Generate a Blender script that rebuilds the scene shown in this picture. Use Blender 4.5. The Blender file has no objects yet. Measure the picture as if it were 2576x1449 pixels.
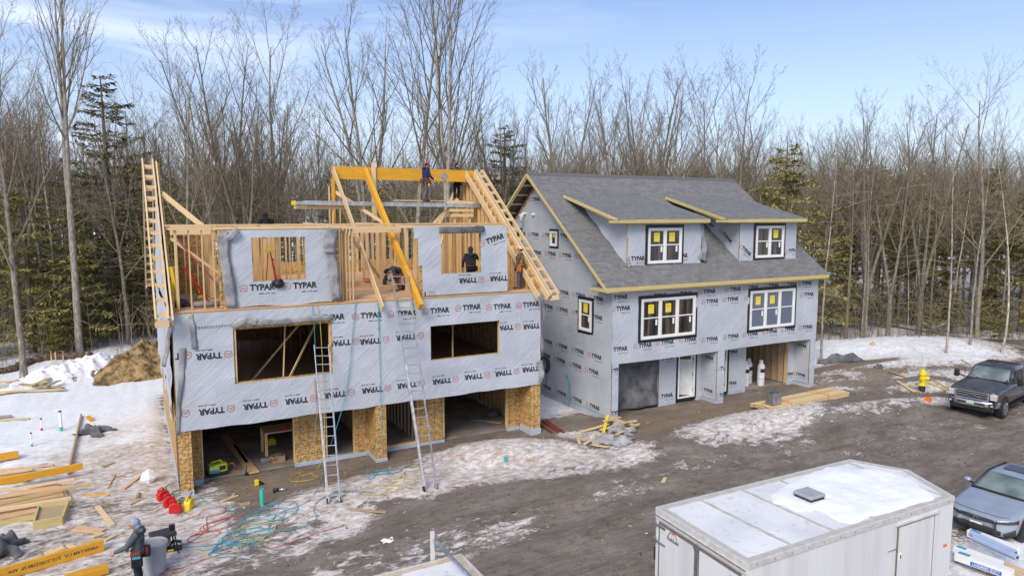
import bpy, math, random
import numpy as np
from mathutils import Vector, Matrix
scene = bpy.context.scene
COL = scene.collection
R = math.radians
rnd = random.Random(7)

# ------------------------------------------------------------------ camera
FPX, CXP, CYP, HY, VX = 1750.0, 1288.0, 724.5, 540.0, 324.0   # pixels of a 2576 x 1449 frame
PITCH = math.atan((CYP-HY)/FPX)
def _cray(x, y): return np.array([(x-CXP)/FPX, -(y-CYP)/FPX, 1.0])
_Y = _cray(VX, HY); _Y /= np.linalg.norm(_Y)
_Z = np.array([0, math.cos(PITCH), -math.sin(PITCH)])
if abs(_Z@_Y) > 0.01: _Z = np.array([0, math.cos(PITCH), math.sin(PITCH)])
_X = np.cross(_Z, _Y)
if _X[0] < 0: _X = -_X
ROT = np.array([_X, _Y, _Z])
CAM = np.array([-0.99, -23.86, 8.9])
cam_d = bpy.data.cameras.new('camera'); cam = bpy.data.objects.new('camera', cam_d); COL.objects.link(cam)
cam_d.sensor_width = 36; cam_d.lens = FPX/2576*36; cam_d.clip_end = 3000; cam_d.clip_start = 0.1
_r, _u, _f = ROT@np.array([1., 0, 0]), ROT@np.array([0, 1., 0]), ROT@np.array([0, 0, 1.])
cam.matrix_world = Matrix(((_r[0], _u[0], -_f[0], CAM[0]), (_r[1], _u[1], -_f[1], CAM[1]), (_r[2], _u[2], -_f[2], CAM[2]), (0, 0, 0, 1)))
scene.camera = cam
# survey helpers: where on a horizontal / frontal / side plane a surveyed point of the place lies
def G(x, y, z=0.0):
    r = ROT@_cray(x, y); t = (z-CAM[2])/r[2]; return CAM+t*r
def PY(x, y, Y):
    r = ROT@_cray(x, y); t = (Y-CAM[1])/r[1]; return CAM+t*r
def PX(x, y, X):
    r = ROT@_cray(x, y); t = (X-CAM[0])/r[0]; return CAM+t*r
def proj(p):
    c = ROT.T@(np.array(p, float)-CAM); return (CXP+FPX*c[0]/c[2], CYP-FPX*c[1]/c[2], c[2])

# ------------------------------------------------------------------ sky and sun
SUN_EL, SUN_AZ = R(40), R(226)      # azimuth clockwise from +Y
sun_dir = Vector((math.sin(SUN_AZ)*math.cos(SUN_EL), math.cos(SUN_AZ)*math.cos(SUN_EL), math.sin(SUN_EL)))
w = bpy.data.worlds.new('World'); scene.world = w; w.use_nodes = True
nt = w.node_tree; N = nt.nodes; L = nt.links
for n in list(N): N.remove(n)
out = N.new('ShaderNodeOutputWorld'); bg = N.new('ShaderNodeBackground')
sky = N.new('ShaderNodeTexSky'); sky.sky_type = 'NISHITA'; sky.sun_disc = False
sky.sun_elevation = SUN_EL; sky.sun_rotation = SUN_AZ; sky.air_density = 1.0; sky.dust_density = 1.6; sky.ozone_density = 1.5
tc = N.new('ShaderNodeTexCoord'); mp = N.new('ShaderNodeMapping'); mp.inputs['Scale'].default_value = (.9, 1.2, 6.0); mp.inputs['Rotation'].default_value = (R(4), R(-9), R(20))
L.new(tc.outputs['Generated'], mp.inputs['Vector'])
nz = N.new('ShaderNodeTexNoise'); nz.inputs['Scale'].default_value = 1.9; nz.inputs['Detail'].default_value = 7; nz.inputs['Roughness'].default_value = .52; nz.inputs['Distortion'].default_value = .6
L.new(mp.outputs['Vector'], nz.inputs['Vector'])
rp = N.new('ShaderNodeValToRGB'); rp.color_ramp.elements[0].position = .40; rp.color_ramp.elements[1].position = .60
rp.color_ramp.elements[0].color = (0, 0, 0, 1); rp.color_ramp.elements[1].color = (1, 1, 1, 1)
L.new(nz.outputs['Fac'], rp.inputs['Fac'])
# cirrus thins out towards the right of the street (+X)
sep = N.new('ShaderNodeSeparateXYZ'); L.new(tc.outputs['Generated'], sep.inputs[0])
mr = N.new('ShaderNodeMapRange'); mr.inputs['From Min'].default_value = -.15; mr.inputs['From Max'].default_value = .72; mr.inputs['To Min'].default_value = .85; mr.inputs['To Max'].default_value = .06
L.new(sep.outputs['X'], mr.inputs['Value'])
mu = N.new('ShaderNodeMath'); mu.operation = 'MULTIPLY'; L.new(rp.outputs['Color'], mu.inputs[0]); L.new(mr.outputs['Result'], mu.inputs[1])
# low pale band of thin cloud near the horizon
hz = N.new('ShaderNodeMapRange'); hz.inputs['From Min'].default_value = .0; hz.inputs['From Max'].default_value = .36; hz.inputs['To Min'].default_value = .50; hz.inputs['To Max'].default_value = 0
L.new(sep.outputs['Z'], hz.inputs['Value'])
ad = N.new('ShaderNodeMath'); ad.operation = 'MAXIMUM'; L.new(mu.outputs[0], ad.inputs[0]); L.new(hz.outputs['Result'], ad.inputs[1])
tint = N.new('ShaderNodeMix'); tint.data_type = 'RGBA'; tint.blend_type = 'MULTIPLY'; tint.inputs[0].default_value = 1; tint.inputs[7].default_value = (.88, .93, 1.10, 1)
L.new(sky.outputs[0], tint.inputs[6])
mx = N.new('ShaderNodeMix'); mx.data_type = 'RGBA'; L.new(ad.outputs[0], mx.inputs[0]); L.new(tint.outputs[2], mx.inputs[6]); mx.inputs[7].default_value = (6.6, 7.4, 8.9, 1)
L.new(mx.outputs[2], bg.inputs['Color']); bg.inputs['Strength'].default_value = .105
L.new(bg.outputs[0], out.inputs[0])
sd = bpy.data.lights.new('sun', 'SUN'); sd.energy = 2.0; sd.angle = R(28); sd.color = (1, .90, .78)
so = bpy.data.objects.new('sun', sd); COL.objects.link(so); so.rotation_euler = (-sun_dir).to_track_quat('-Z', 'Y').to_euler(); so.location = (-20, -40, 50)
scene.view_settings.view_transform = 'Standard'; scene.view_settings.look = 'None'; scene.view_settings.gamma = 1
scene.view_settings.exposure = 0.58; scene.view_settings.use_curve_mapping = False
scene.cycles.max_bounces = 6; scene.cycles.diffuse_bounces = 3; scene.cycles.glossy_bounces = 3; scene.cycles.transmission_bounces = 4
scene.cycles.transparent_max_bounces = 6; scene.cycles.use_denoising = True

# ------------------------------------------------------------------ mesh builder and objects
class MB:
    def __init__(s): s.v = []; s.f = []; s.m = []
    def add(s, vs, fs, m=0):
        b = len(s.v); s.v += [tuple(map(float, p)) for p in vs]
        s.f += [tuple(b+i for i in f) for f in fs]; s.m += [m]*len(fs); return s
    def box(s, a, b, m=0):
        x0, y0, z0 = [min(p, q) for p, q in zip(a, b)]; x1, y1, z1 = [max(p, q) for p, q in zip(a, b)]
        return s.add([(x0,y0,z0),(x1,y0,z0),(x1,y1,z0),(x0,y1,z0),(x0,y0,z1),(x1,y0,z1),(x1,y1,z1),(x0,y1,z1)],
                     [(0,3,2,1),(4,5,6,7),(0,1,5,4),(1,2,6,5),(2,3,7,6),(3,0,4,7)], m)
    def bar(s, p, q, w, h, up=(0,0,1), m=0, w2=None, h2=None):
        p = Vector(p); q = Vector(q); d = (q-p).normalized(); u = Vector(up)
        if abs(d.dot(u)) > .98: u = Vector((0,1,0)) if abs(d.y) < .9 else Vector((1,0,0))
        sx = d.cross(u).normalized(); sz = sx.cross(d).normalized(); w2 = w if w2 is None else w2; h2 = h if h2 is None else h2
        vs = []
        for c, ww, hh in ((p, w, h), (q, w2, h2)):
            for i, j in ((-1,-1),(1,-1),(1,1),(-1,1)): vs.append(c+sx*(i*ww/2)+sz*(j*hh/2))
        return s.add(vs, [(0,1,2,3),(7,6,5,4),(0,4,5,1),(1,5,6,2),(2,6,7,3),(3,7,4,0)], m)
    def tube(s, pts, r, n=8, m=0, caps=True, flat=1.0):
        P = [Vector(p) for p in pts]; rs = r if isinstance(r, (list, tuple)) else [r]*len(P)
        d0 = (P[1]-P[0]).normalized(); u = Vector((0,0,1)) if abs(d0.z) < .9 else Vector((1,0,0))
        sx = d0.cross(u).normalized(); vs = []
        for i, p in enumerate(P):
            d = (P[min(i+1, len(P)-1)]-P[max(i-1, 0)])
            d = d.normalized() if d.length > 1e-9 else d0
            sx = (sx-d*sx.dot(d)).normalized(); sy = d.cross(sx)
            for k in range(n):
                a = 2*math.pi*k/n; vs.append(p+(sx*math.cos(a)+sy*math.sin(a)*flat)*rs[i])
        fs = [(i*n+k, i*n+(k+1)%n, (i+1)*n+(k+1)%n, (i+1)*n+k) for i in range(len(P)-1) for k in range(n)]
        if caps: fs += [tuple(range(n-1, -1, -1)), tuple((len(P)-1)*n+k for k in range(n))]
        return s.add(vs, fs, m)
    def lathe(s, prof, c=(0,0,0), n=20, m=0):
        vs = [(c[0]+r*math.cos(2*math.pi*k/n), c[1]+r*math.sin(2*math.pi*k/n), c[2]+z) for r, z in prof for k in range(n)]
        fs = [(i*n+k, i*n+(k+1)%n, (i+1)*n+(k+1)%n, (i+1)*n+k) for i in range(len(prof)-1) for k in range(n)]
        fs += [tuple(range(n-1, -1, -1)), tuple((len(prof)-1)*n+k for k in range(n))]
        return s.add(vs, fs, m)
    def prism(s, poly, d, m=0):           # poly: 3D loop, d: extrusion vector
        n = len(poly); P = [Vector(p) for p in poly]; D = Vector(d)
        return s.add(P+[p+D for p in P], [tuple(range(n-1, -1, -1)), tuple(range(n, 2*n))]+[(i, (i+1)%n, n+(i+1)%n, n+i) for i in range(n)], m)
    def ell(s, c, r, nu=14, nv=9, m=0, rot=None):
        vs = []; 
        for j in range(nv+1):
            t = math.pi*j/nv
            for i in range(nu):
                a = 2*math.pi*i/nu; p = Vector((r[0]*math.sin(t)*math.cos(a), r[1]*math.sin(t)*math.sin(a), r[2]*math.cos(t)))
                if rot is not None: p = rot@p
                vs.append(p+Vector(c))
        return s.add(vs, [(j*nu+i, (j+1)*nu+i, (j+1)*nu+(i+1)%nu, j*nu+(i+1)%nu) for j in range(nv) for i in range(nu)], m)
    def grid(s, fn, nu, nv, m=0, keep=None):
        vs = [fn(i/nu, j/nv) for j in range(nv+1) for i in range(nu+1)]
        fs = [(j*(nu+1)+i, j*(nu+1)+i+1, (j+1)*(nu+1)+i+1, (j+1)*(nu+1)+i) for j in range(nv) for i in range(nu) if keep is None or keep((i+.5)/nu, (j+.5)/nv)]
        return s.add(vs, fs, m)
    def xf(s, M):
        s.v = [tuple(M@Vector(p)) for p in s.v]; return s
    def join(s, o, m=None):
        b = len(s.v); s.v += o.v; s.f += [tuple(b+i for i in f) for f in o.f]; s.m += o.m if m is None else [m]*len(o.f); return s
    def build(s, name, mats, parent=None, smooth=False, bevel=0, world=True, solid=0, sub=0):
        me = bpy.data.meshes.new(name); me.from_pydata(s.v, [], s.f)
        mats = mats if isinstance(mats, (list, tuple)) else [mats]
        for m in mats: me.materials.append(m)
        if len(mats) > 1: me.polygons.foreach_set('material_index', s.m)
        if smooth: me.polygons.foreach_set('use_smooth', [True]*len(me.polygons))
        me.update(); o = bpy.data.objects.new(name, me); COL.objects.link(o)
        if parent is not None:
            o.parent = parent
            if world:      # built in world coordinates: hang it under its thing without moving it
                o.matrix_parent_inverse = wm(parent).inverted()
        if solid:
            md = o.modifiers.new('thickness', 'SOLIDIFY'); md.thickness = solid; md.offset = 0
        if bevel:
            md = o.modifiers.new('bevel', 'BEVEL'); md.width = bevel; md.segments = 2; md.limit_method = 'ANGLE'; md.angle_limit = R(40)
        if sub:
            md = o.modifiers.new('sub', 'SUBSURF'); md.levels = sub; md.render_levels = sub
        return o
def wm(o):
    M = Matrix.Translation(o.location)@o.rotation_euler.to_matrix().to_4x4()
    return (wm(o.parent)@o.matrix_parent_inverse@M) if o.parent else M
def tag(o, label=None, cat=None, group=None, kind=None):
    if label: o['label'] = label
    if cat: o['category'] = cat
    if group: o['group'] = group
    if kind: o['kind'] = kind
    return o
def thing(name, label, cat, loc=(0,0,0), rz=0, group=None, rot=None):
    o = bpy.data.objects.new(name, None); COL.objects.link(o); o.location = loc; o.empty_display_size = .2
    o.rotation_euler = rot if rot else (0, 0, rz)
    return tag(o, label, cat, group)
def dup(root, loc, rz=None, label=None, group=None, scale=None):
    c = root.copy(); COL.objects.link(c); c.location = loc
    if rz is not None: c.rotation_euler = (0, 0, rz)
    if scale: c.scale = scale
    if label: c['label'] = label
    if group: c['group'] = group
    for ch in KIDS.get(root.name, ()):
        d = ch.copy(); COL.objects.link(d); d.parent = c
    return c
KIDS = {}

# ------------------------------------------------------------------ numpy noise
def vnoise(x, y, seed=0):
    xi = np.floor(x).astype(np.int64); yi = np.floor(y).astype(np.int64); fx = x-xi; fy = y-yi
    fx = fx*fx*(3-2*fx); fy = fy*fy*(3-2*fy)
    def h(a, b):
        n = (a*374761393+b*668265263+seed*974711) & 0xffffffff
        n = ((n ^ (n >> 13))*1274126177) & 0xffffffff
        return ((n ^ (n >> 16)) & 0xffff)/65535.0
    return (h(xi, yi)*(1-fx)+h(xi+1, yi)*fx)*(1-fy)+(h(xi, yi+1)*(1-fx)+h(xi+1, yi+1)*fx)*fy
def fbm(x, y, seed=0, o=4):
    s = 0; a = .5; t = 0
    for k in range(o):
        s = s+a*vnoise(x*2**k, y*2**k, seed+k*17); t += a; a *= .5
    return s/t

# ------------------------------------------------------------------ materials
M = {}
def mat(name, col=(.5,.5,.5), rough=.7, metal=0, build=None, spec=.5, alpha=None):
    m = bpy.data.materials.new(name); m.use_nodes = True; b = m.node_tree.nodes['Principled BSDF']
    b.inputs['Base Color'].default_value = (*col, 1); b.inputs['Roughness'].default_value = rough; b.inputs['Metallic'].default_value = metal
    b.inputs['Specular IOR Level'].default_value = spec
    if build: build(m.node_tree, b)
    M[name] = m; return m
def coords(t, scale=(1,1,1), kind='Object', rot=(0,0,0)):
    c = t.nodes.new('ShaderNodeTexCoord'); p = t.nodes.new('ShaderNodeMapping'); p.inputs['Scale'].default_value = scale; p.inputs['Rotation'].default_value = rot
    t.links.new(c.outputs[kind], p.inputs['Vector']); return p.outputs['Vector']
def noise(t, vec, scale, detail=4, rough=.55, dist=0):
    n = t.nodes.new('ShaderNodeTexNoise'); n.inputs['Scale'].default_value = scale; n.inputs['Detail'].default_value = detail
    n.inputs['Roughness'].default_value = rough; n.inputs['Distortion'].default_value = dist
    if vec is not None: t.links.new(vec, n.inputs['Vector'])
    return n.outputs['Fac']
def ramp(t, fac, stops):
    r = t.nodes.new('ShaderNodeValToRGB'); e = r.color_ramp.elements
    while len(e) < len(stops): e.new(.5)
    for i, (p, c) in enumerate(stops):
        e[i].position = p; e[i].color = (*c, 1) if len(c) == 3 else c
    t.links.new(fac, r.inputs['Fac']); return r.outputs['Color']
def mixc(t, fac, a, b, mode='MIX'):
    n = t.nodes.new('ShaderNodeMix'); n.data_type = 'RGBA'; n.blend_type = mode
    for s, v in ((0, fac), (6, a), (7, b)):
        if hasattr(v, 'links') or isinstance(v, bpy.types.NodeSocket): t.links.new(v, n.inputs[s])
        elif s == 0: n.inputs[0].default_value = v
        else: n.inputs[s].default_value = (*v, 1)
    return n.outputs[2]
def math_(t, op, a, b=0, c=None):
    n = t.nodes.new('ShaderNodeMath'); n.operation = op
    for i, v in enumerate((a, b, c)):
        if v is None: continue
        if isinstance(v, bpy.types.NodeSocket): t.links.new(v, n.inputs[i])
        else: n.inputs[i].default_value = v
    return n.outputs[0]
def bump(t, b, h, strength=.3, dist=.02):
    n = t.nodes.new('ShaderNodeBump'); n.inputs['Strength'].default_value = strength; n.inputs['Distance'].default_value = dist
    t.links.new(h, n.inputs['Height']); t.links.new(n.outputs[0], b.inputs['Normal'])
def rand_obj(t):
    return t.nodes.new('ShaderNodeObjectInfo').outputs['Random']
def mottled(name, c0, c1, scale=3, rough=.8, bs=.3, bd=.01, stretch=(1,1,1), metal=0, spec=.5, detail=5, lo=.35, hi=.65, bscale=None):
    def f(t, b):
        v = coords(t, stretch); n = noise(t, v, scale, detail); t.links.new(ramp(t, n, [(lo, c0), (hi, c1)]), b.inputs['Base Color'])
        if bs: bump(t, b, noise(t, v, bscale or scale*4, 3), bs, bd)
    return mat(name, c0, rough, metal, f, spec)

def _wrap(t, b):
    v = coords(t); v2 = coords(t, (1, 1, 1), rot=(0, R(38), 0))
    n = noise(t, v, .7, 5); c = ramp(t, n, [(.3, (.395,.43,.475)), (.7, (.495,.53,.575))])
    d = noise(t, v, 7, 5); c = mixc(t, math_(t, 'MULTIPLY', ramp(t, d, [(.55,(0,0,0)),(.75,(1,1,1))]), .14), c, (.30,.32,.36))
    t.links.new(c, b.inputs['Base Color'])
    w1 = t.nodes.new('ShaderNodeMapping'); w1.inputs['Scale'].default_value = (.45, .45, 1.7)
    t.links.new(coords(t, rot=(R(25), R(36), 0)), w1.inputs[0]); big = noise(t, w1.outputs[0], 2.2, 4, .5, .6)
    fine = noise(t, v, 9, 3)
    ridge = math_(t, 'ABSOLUTE', math_(t, 'SUBTRACT', big, .5))
    h = math_(t, 'ADD', math_(t, 'MULTIPLY', ridge, 2.2), math_(t, 'MULTIPLY', fine, .15))
    bump(t, b, h, .5, .04)
mat('wrap', (.45,.48,.55), .55, 0, _wrap, .35)
M['ink'] = mottled('ink', (.012,.013,.018), (.035,.036,.045), 20, .6, 0)
M['logo_red'] = mottled('logo_red', (.42,.085,.055), (.5,.13,.09), 20, .6, 0)
def _osb(t, b):
    c = t.nodes.new('ShaderNodeTexCoord').outputs['Object']
    ds = noise(t, c, 6, 2); 
    mp_ = t.nodes.new('ShaderNodeMapping'); t.links.new(mixc(t, .14, c, ds), mp_.inputs[0]); mp_.inputs['Scale'].default_value = (1, 1, 1.5)
    vo = t.nodes.new('ShaderNodeTexVoronoi'); vo.inputs['Scale'].default_value = 19; t.links.new(mp_.outputs[0], vo.inputs['Vector'])
    s = t.nodes.new('ShaderNodeSeparateColor'); t.links.new(vo.outputs['Color'], s.inputs[0])
    col = ramp(t, s.outputs[0], [(.0, (.23,.125,.04)), (.3, (.42,.25,.085)), (.7, (.56,.36,.14)), (1, (.68,.48,.22))])
    big = noise(t, c, 1.2, 3); col = mixc(t, math_(t, 'MULTIPLY', ramp(t, big, [(.4,(0,0,0)),(.7,(1,1,1))]), .35), col, (.36,.20,.07))
    # printed nailing lines: every 0.4 m up the sheet
    sp = t.nodes.new('ShaderNodeSeparateXYZ'); t.links.new(c, sp.inputs[0])
    k = None
    for ax, per in (('Z', .406), ('X', .305)):
        fr = math_(t, 'FRACT', math_(t, 'DIVIDE', math_(t, 'ADD', sp.outputs[ax], 50.02), per))
        li = math_(t, 'LESS_THAN', fr, .04 if ax == 'Z' else .045); k = li if k is None else math_(t, 'MAXIMUM', k, li)
    col = mixc(t, math_(t, 'MULTIPLY', k, .8), col, (.04,.035,.03))
    t.links.new(col, b.inputs['Base Color']); bump(t, b, s.outputs[1], .25, .004)
mat('osb', (.5,.33,.13), .75, 0, _osb, .3)
def wood(name, c0, c1, c2, grain=(14, 14, 1.2), rough=.7, knots=True):
    def f(t, b):
        v = coords(t, grain); n = noise(t, v, 1.6, 4, .6, .4); r_ = rand_obj(t)
        c = ramp(t, n, [(.3, c0), (.5, c1), (.72, c2)])
        big = noise(t, coords(t), 1.3, 2); c = mixc(t, math_(t, 'MULTIPLY', big, .35), c, c0)
        c = mixc(t, .3, c, ramp(t, r_, [(0, c0), (1, c2)]))
        if knots:
            vo = t.nodes.new('ShaderNodeTexVoronoi'); vo.inputs['Scale'].default_value = 2.6; t.links.new(coords(t), vo.inputs['Vector'])
            c = mixc(t, math_(t, 'LESS_THAN', vo.outputs['Distance'], .05), c, tuple(x*.4 for x in c0))
        t.links.new(c, b.inputs['Base Color']); bump(t, b, n, .2, .003)
    return mat(name, c1, rough, 0, f, .3)
wood('pine', (.56,.38,.19), (.68,.50,.28), (.76,.60,.37))
wood('pine_x', (.56,.38,.19), (.68,.50,.28), (.76,.60,.37), (1.2, 14, 14))
wood('stud', (.52,.33,.15), (.66,.46,.23), (.74,.56,.31), (14,14,1.0))
wood('plywood', (.50,.30,.16), (.60,.39,.22), (.68,.47,.28), (1.2,5,5), .8)
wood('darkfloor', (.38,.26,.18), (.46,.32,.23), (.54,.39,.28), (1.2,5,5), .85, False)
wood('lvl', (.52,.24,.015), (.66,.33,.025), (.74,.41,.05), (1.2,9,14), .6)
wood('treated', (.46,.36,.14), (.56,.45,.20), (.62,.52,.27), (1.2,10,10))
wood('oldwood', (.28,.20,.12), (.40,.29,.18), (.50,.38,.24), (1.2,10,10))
def _shing(t, b):
    c = t.nodes.new('ShaderNodeTexCoord'); uv = c.outputs['UV']
    br = t.nodes.new('ShaderNodeTexBrick'); t.links.new(uv, br.inputs['Vector']); br.inputs['Scale'].default_value = 1
    br.inputs['Brick Width'].default_value = .22; br.inputs['Row Height'].default_value = .145; br.inputs['Mortar Size'].default_value = .011; br.inputs['Mortar Smooth'].default_value = .3
    br.offset = .37; br.inputs['Color1'].default_value = (.125,.122,.12,1); br.inputs['Color2'].default_value = (.245,.24,.235,1); br.inputs['Mortar'].default_value = (.035,.034,.034,1)
    br.inputs['Bias'].default_value = -.1
    n = noise(t, uv, 260, 2); c1 = mixc(t, math_(t, 'MULTIPLY', n, .45), br.outputs['Color'], (.25,.25,.26))
    br2 = t.nodes.new('ShaderNodeTexBrick'); t.links.new(uv, br2.inputs['Vector']); br2.inputs['Scale'].default_value = 1; br2.inputs['Brick Width'].default_value = .47; br2.inputs['Row Height'].default_value = .145; br2.inputs['Mortar Size'].default_value = 0
    br2.inputs['Color1'].default_value = (.13,.127,.123,1); br2.inputs['Color2'].default_value = (.225,.225,.22,1)
    col = mixc(t, .45, c1, br2.outputs['Color']); big = noise(t, uv, .8, 3)
    t.links.new(mixc(t, math_(t, 'MULTIPLY', big, .3), col, (.14,.145,.15)), b.inputs['Base Color'])
    # courses step like real laps
    sp = t.nodes.new('ShaderNodeSeparateXYZ'); t.links.new(uv, sp.inputs[0])
    fr = math_(t, 'FRACT', math_(t, 'DIVIDE', sp.outputs['Y'], .145))
    bump(t, b, math_(t, 'ADD', math_(t, 'SUBTRACT', 1, fr), math_(t, 'MULTIPLY', br.outputs['Fac'], -.4)), .7, .012)
mat('shingle', (.14,.14,.15), .9, 0, _shing, .25)
M['flash'] = mottled('flash', (.008,.010,.018), (.03,.05,.09), 14, .35, .3, .01, lo=.5, hi=.72)
M['vinyl'] = mat('vinyl', (.74,.75,.72), .35)
M['felt'] = mottled('felt', (.17,.17,.175), (.37,.37,.375), 2.2, .9, .6, .03)
M['felt_dark'] = mottled('felt_dark', (.07,.07,.075), (.17,.17,.175), 2.2, .9, .7, .04)
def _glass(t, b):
    n = noise(t, coords(t, (5, 5, .35)), 1.0, 4); t.links.new(ramp(t, n, [(.42, (.010,.011,.012)), (.52, (.05,.038,.028)), (.66, (.12,.095,.07))]), b.inputs['Base Color']); bump(t, b, noise(t, coords(t), 1.3, 2), .15, .02)  # brown streaks painted into the pane for studs seen through it
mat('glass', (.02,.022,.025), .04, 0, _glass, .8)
mat('glass_blue', (.13,.16,.21), .06, 0, None, .8)
M['sticker'] = mat('sticker', (.85,.70,.01), .5); M['sticker_red'] = mat('sticker_red', (.7,.06,.03), .5)
M['white'] = mat('white', (.78,.78,.77), .45); M['white_dirty'] = mottled('white_dirty', (.52,.53,.52), (.7,.71,.70), 2, .5, .1)
M['concrete'] = mottled('concrete', (.34,.345,.34), (.50,.50,.49), 2.5, .85, .3)
M['slab'] = mottled('slab', (.19,.165,.14), (.32,.28,.245), 1.1, .9, .3)
M['foam'] = mottled('foam', (.36,.40,.47), (.45,.49,.56), 2, .8, .2)
M['alu'] = mottled('alu', (.42,.43,.44), (.60,.61,.62), 6, .38, .1, metal=.65)
M['steel'] = mottled('steel', (.28,.30,.32), (.50,.52,.55), 4, .35, .1, metal=.8)
M['black'] = mat('black', (.015,.015,.016), .5); M['rubber'] = mottled('rubber', (.012,.012,.012), (.03,.03,.03), 9, .8, .3)
M['dark'] = mat('dark', (.03,.03,.032), .7)
M['red_plastic'] = mottled('red_plastic', (.50,.008,.012), (.62,.015,.02), 5, .38, .1)
M['yellow_plastic'] = mottled('yellow_plastic', (.72,.52,.012), (.8,.6,.02), 5, .38, .1)
M['lime'] = mottled('lime', (.42,.55,.02), (.5,.62,.03), 6, .4, .1)
M['green_cap'] = mat('green_cap', (.10,.45,.03), .4)
M['teal'] = mottled('teal', (.03,.42,.35), (.05,.5,.42), 8, .4, .1)
M['orange'] = mat('orange', (.8,.17,.015), .5); M['red'] = mat('red', (.6,.02,.015), .45); M['pink'] = mat('pink', (.5,.14,.13), .6)
M['hose_blue'] = mat('hose_blue', (.06,.30,.40), .45); M['hose_red'] = mat('hose_red', (.48,.07,.05), .45); M['hose_yellow'] = mat('hose_yellow', (.55,.45,.06), .45)
M['hydrant'] = mottled('hydrant', (.72,.55,.01), (.8,.65,.03), 7, .4, .2)
M['pipe_red'] = mottled('pipe_red', (.14,.03,.025), (.2,.05,.04), 6, .5, .1)
M['snow'] = mottled('snow', (.78,.80,.84), (.86,.87,.89), 2, .6, .5, .03)
M['grey_bin'] = mottled('grey_bin', (.33,.35,.38), (.42,.44,.47), 3, .5, .1)
M['card'] = mottled('card', (.36,.22,.11), (.44,.28,.15), 4, .85, .1)
M['tan'] = mat('tan', (.55,.42,.28), .8)
# ------------------------------------------------------------------ ground: one sheet, denser near the houses
def _axis(lo, hi, a, b, step, grow=1.16):
    mid = list(np.arange(a, b, step)); s = step; x = b; up = []
    while x < hi: up.append(x); s = min(s*grow, 14); x += s
    s = step; x = a; dn = []
    while x > lo: s = min(s*grow, 14); x -= s; dn.append(x)
    return np.array(dn[::-1]+mid+up)
def smooth(a, b, x):
    t = np.clip((x-a)/(b-a), 0, 1); return t*t*(3-2*t)
def blob(X, Y, cx, cy, rx, ry, rot=0, soft=.5):
    c, s = math.cos(R(rot)), math.sin(R(rot)); u = ((X-cx)*c+(Y-cy)*s)/rx; v = (-(X-cx)*s+(Y-cy)*c)/ry
    return 1-smooth(1-soft, 1+soft, np.sqrt(u*u+v*v))
def ground_h(X, Y):
    X = np.asarray(X, float); Y = np.asarray(Y, float); h = np.zeros_like(X+Y)
    n = fbm(X*.35, Y*.35, 3); n2 = fbm(X*1.6, Y*1.6, 5); n3 = fbm(X*4.5, Y*4.5, 9, 3)
    S = snow_base(X, Y)
    h = h+(n-.5)*.16+(n2-.5)*.09*(.4+S)+(n3-.5)*.075*(.15+S)
    far = smooth(14, 60, Y); h = h+(fbm(X*.05, Y*.05, 21)-.45)*3.0*far
    # ploughed mounds and banks
    h = h+.42*blob(X, Y, 10.6, -1.4, 2.6, 1.0, -8, .7)+.2*blob(X, Y, 4.6, -2.6, 2.6, 1.2, 10, .8)
    h = h+.30*blob(X, Y, 22.3, -3.2, 5.5, .9, 3, .8)+.25*blob(X, Y, 28.2, -4.2, 3.6, .7, -4, .9)
    h = h+.5*blob(X, Y, 36.5, -1.0, 6.0, 1.6, -12, .8)+.30*blob(X, Y, 35.2, -3.0, 2.0, .8, 0, .8)
    h = h+1.0*blob(X, Y, 41, 3, 9, 3.2, -14, .9)
    h = h-.10*blob(X, Y, 15, -9, 22, 3.0, 0, .8)-.14*blob(X, Y, 34, -11, 22, 4, 2, .8)
    # wheel ruts along the street
    for yy, a_ in ((-5.6,.05),(-6.4,.07),(-7.2,.05),(-7.9,.08),(-8.6,.05),(-9.2,.07),(-10.6,.06),(-11.9,.06)):
        u_ = Y-yy-.6*np.sin(X*.16+yy)-(X-15)*.02*np.sin(yy*5); h = h-(.55*a_*np.exp(-(u_/.17)**2)-.25*a_*np.exp(-((np.abs(u_)-.34)/.12)**2))*smooth(.35, .6, fbm(X*.12+yy, Y*.3, 51, 2))
    road = smooth(-3, -5, Y)*(1-smooth(-15, -17, Y)); h = h+road*(fbm(X*2.6+Y*.8, Y*3.1, 33, 4)-.5)*.07
    # keep it level under the houses and their fronts
    def flat(x0, x1, y0, y1, z, m=.7):
        k = smooth(x0-m, x0, X)*(1-smooth(x1, x1+m, X))*smooth(y0-m, y0, Y)*(1-smooth(y1, y1+m, Y)); return k, z
    for (x0, x1, y0, y1, z) in ((0, 13.4, 1.1, 12.4, -.16), (17.05, 30.15, 1.2, 12.4, -.22), (.5, 13, -.2, 1.1, -.06), (17.4, 29.9, -.6, 1.2, -.10)):
        k, z = flat(x0, x1, y0, y1, z); h = h*(1-k)+z*k
    return h
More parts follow.
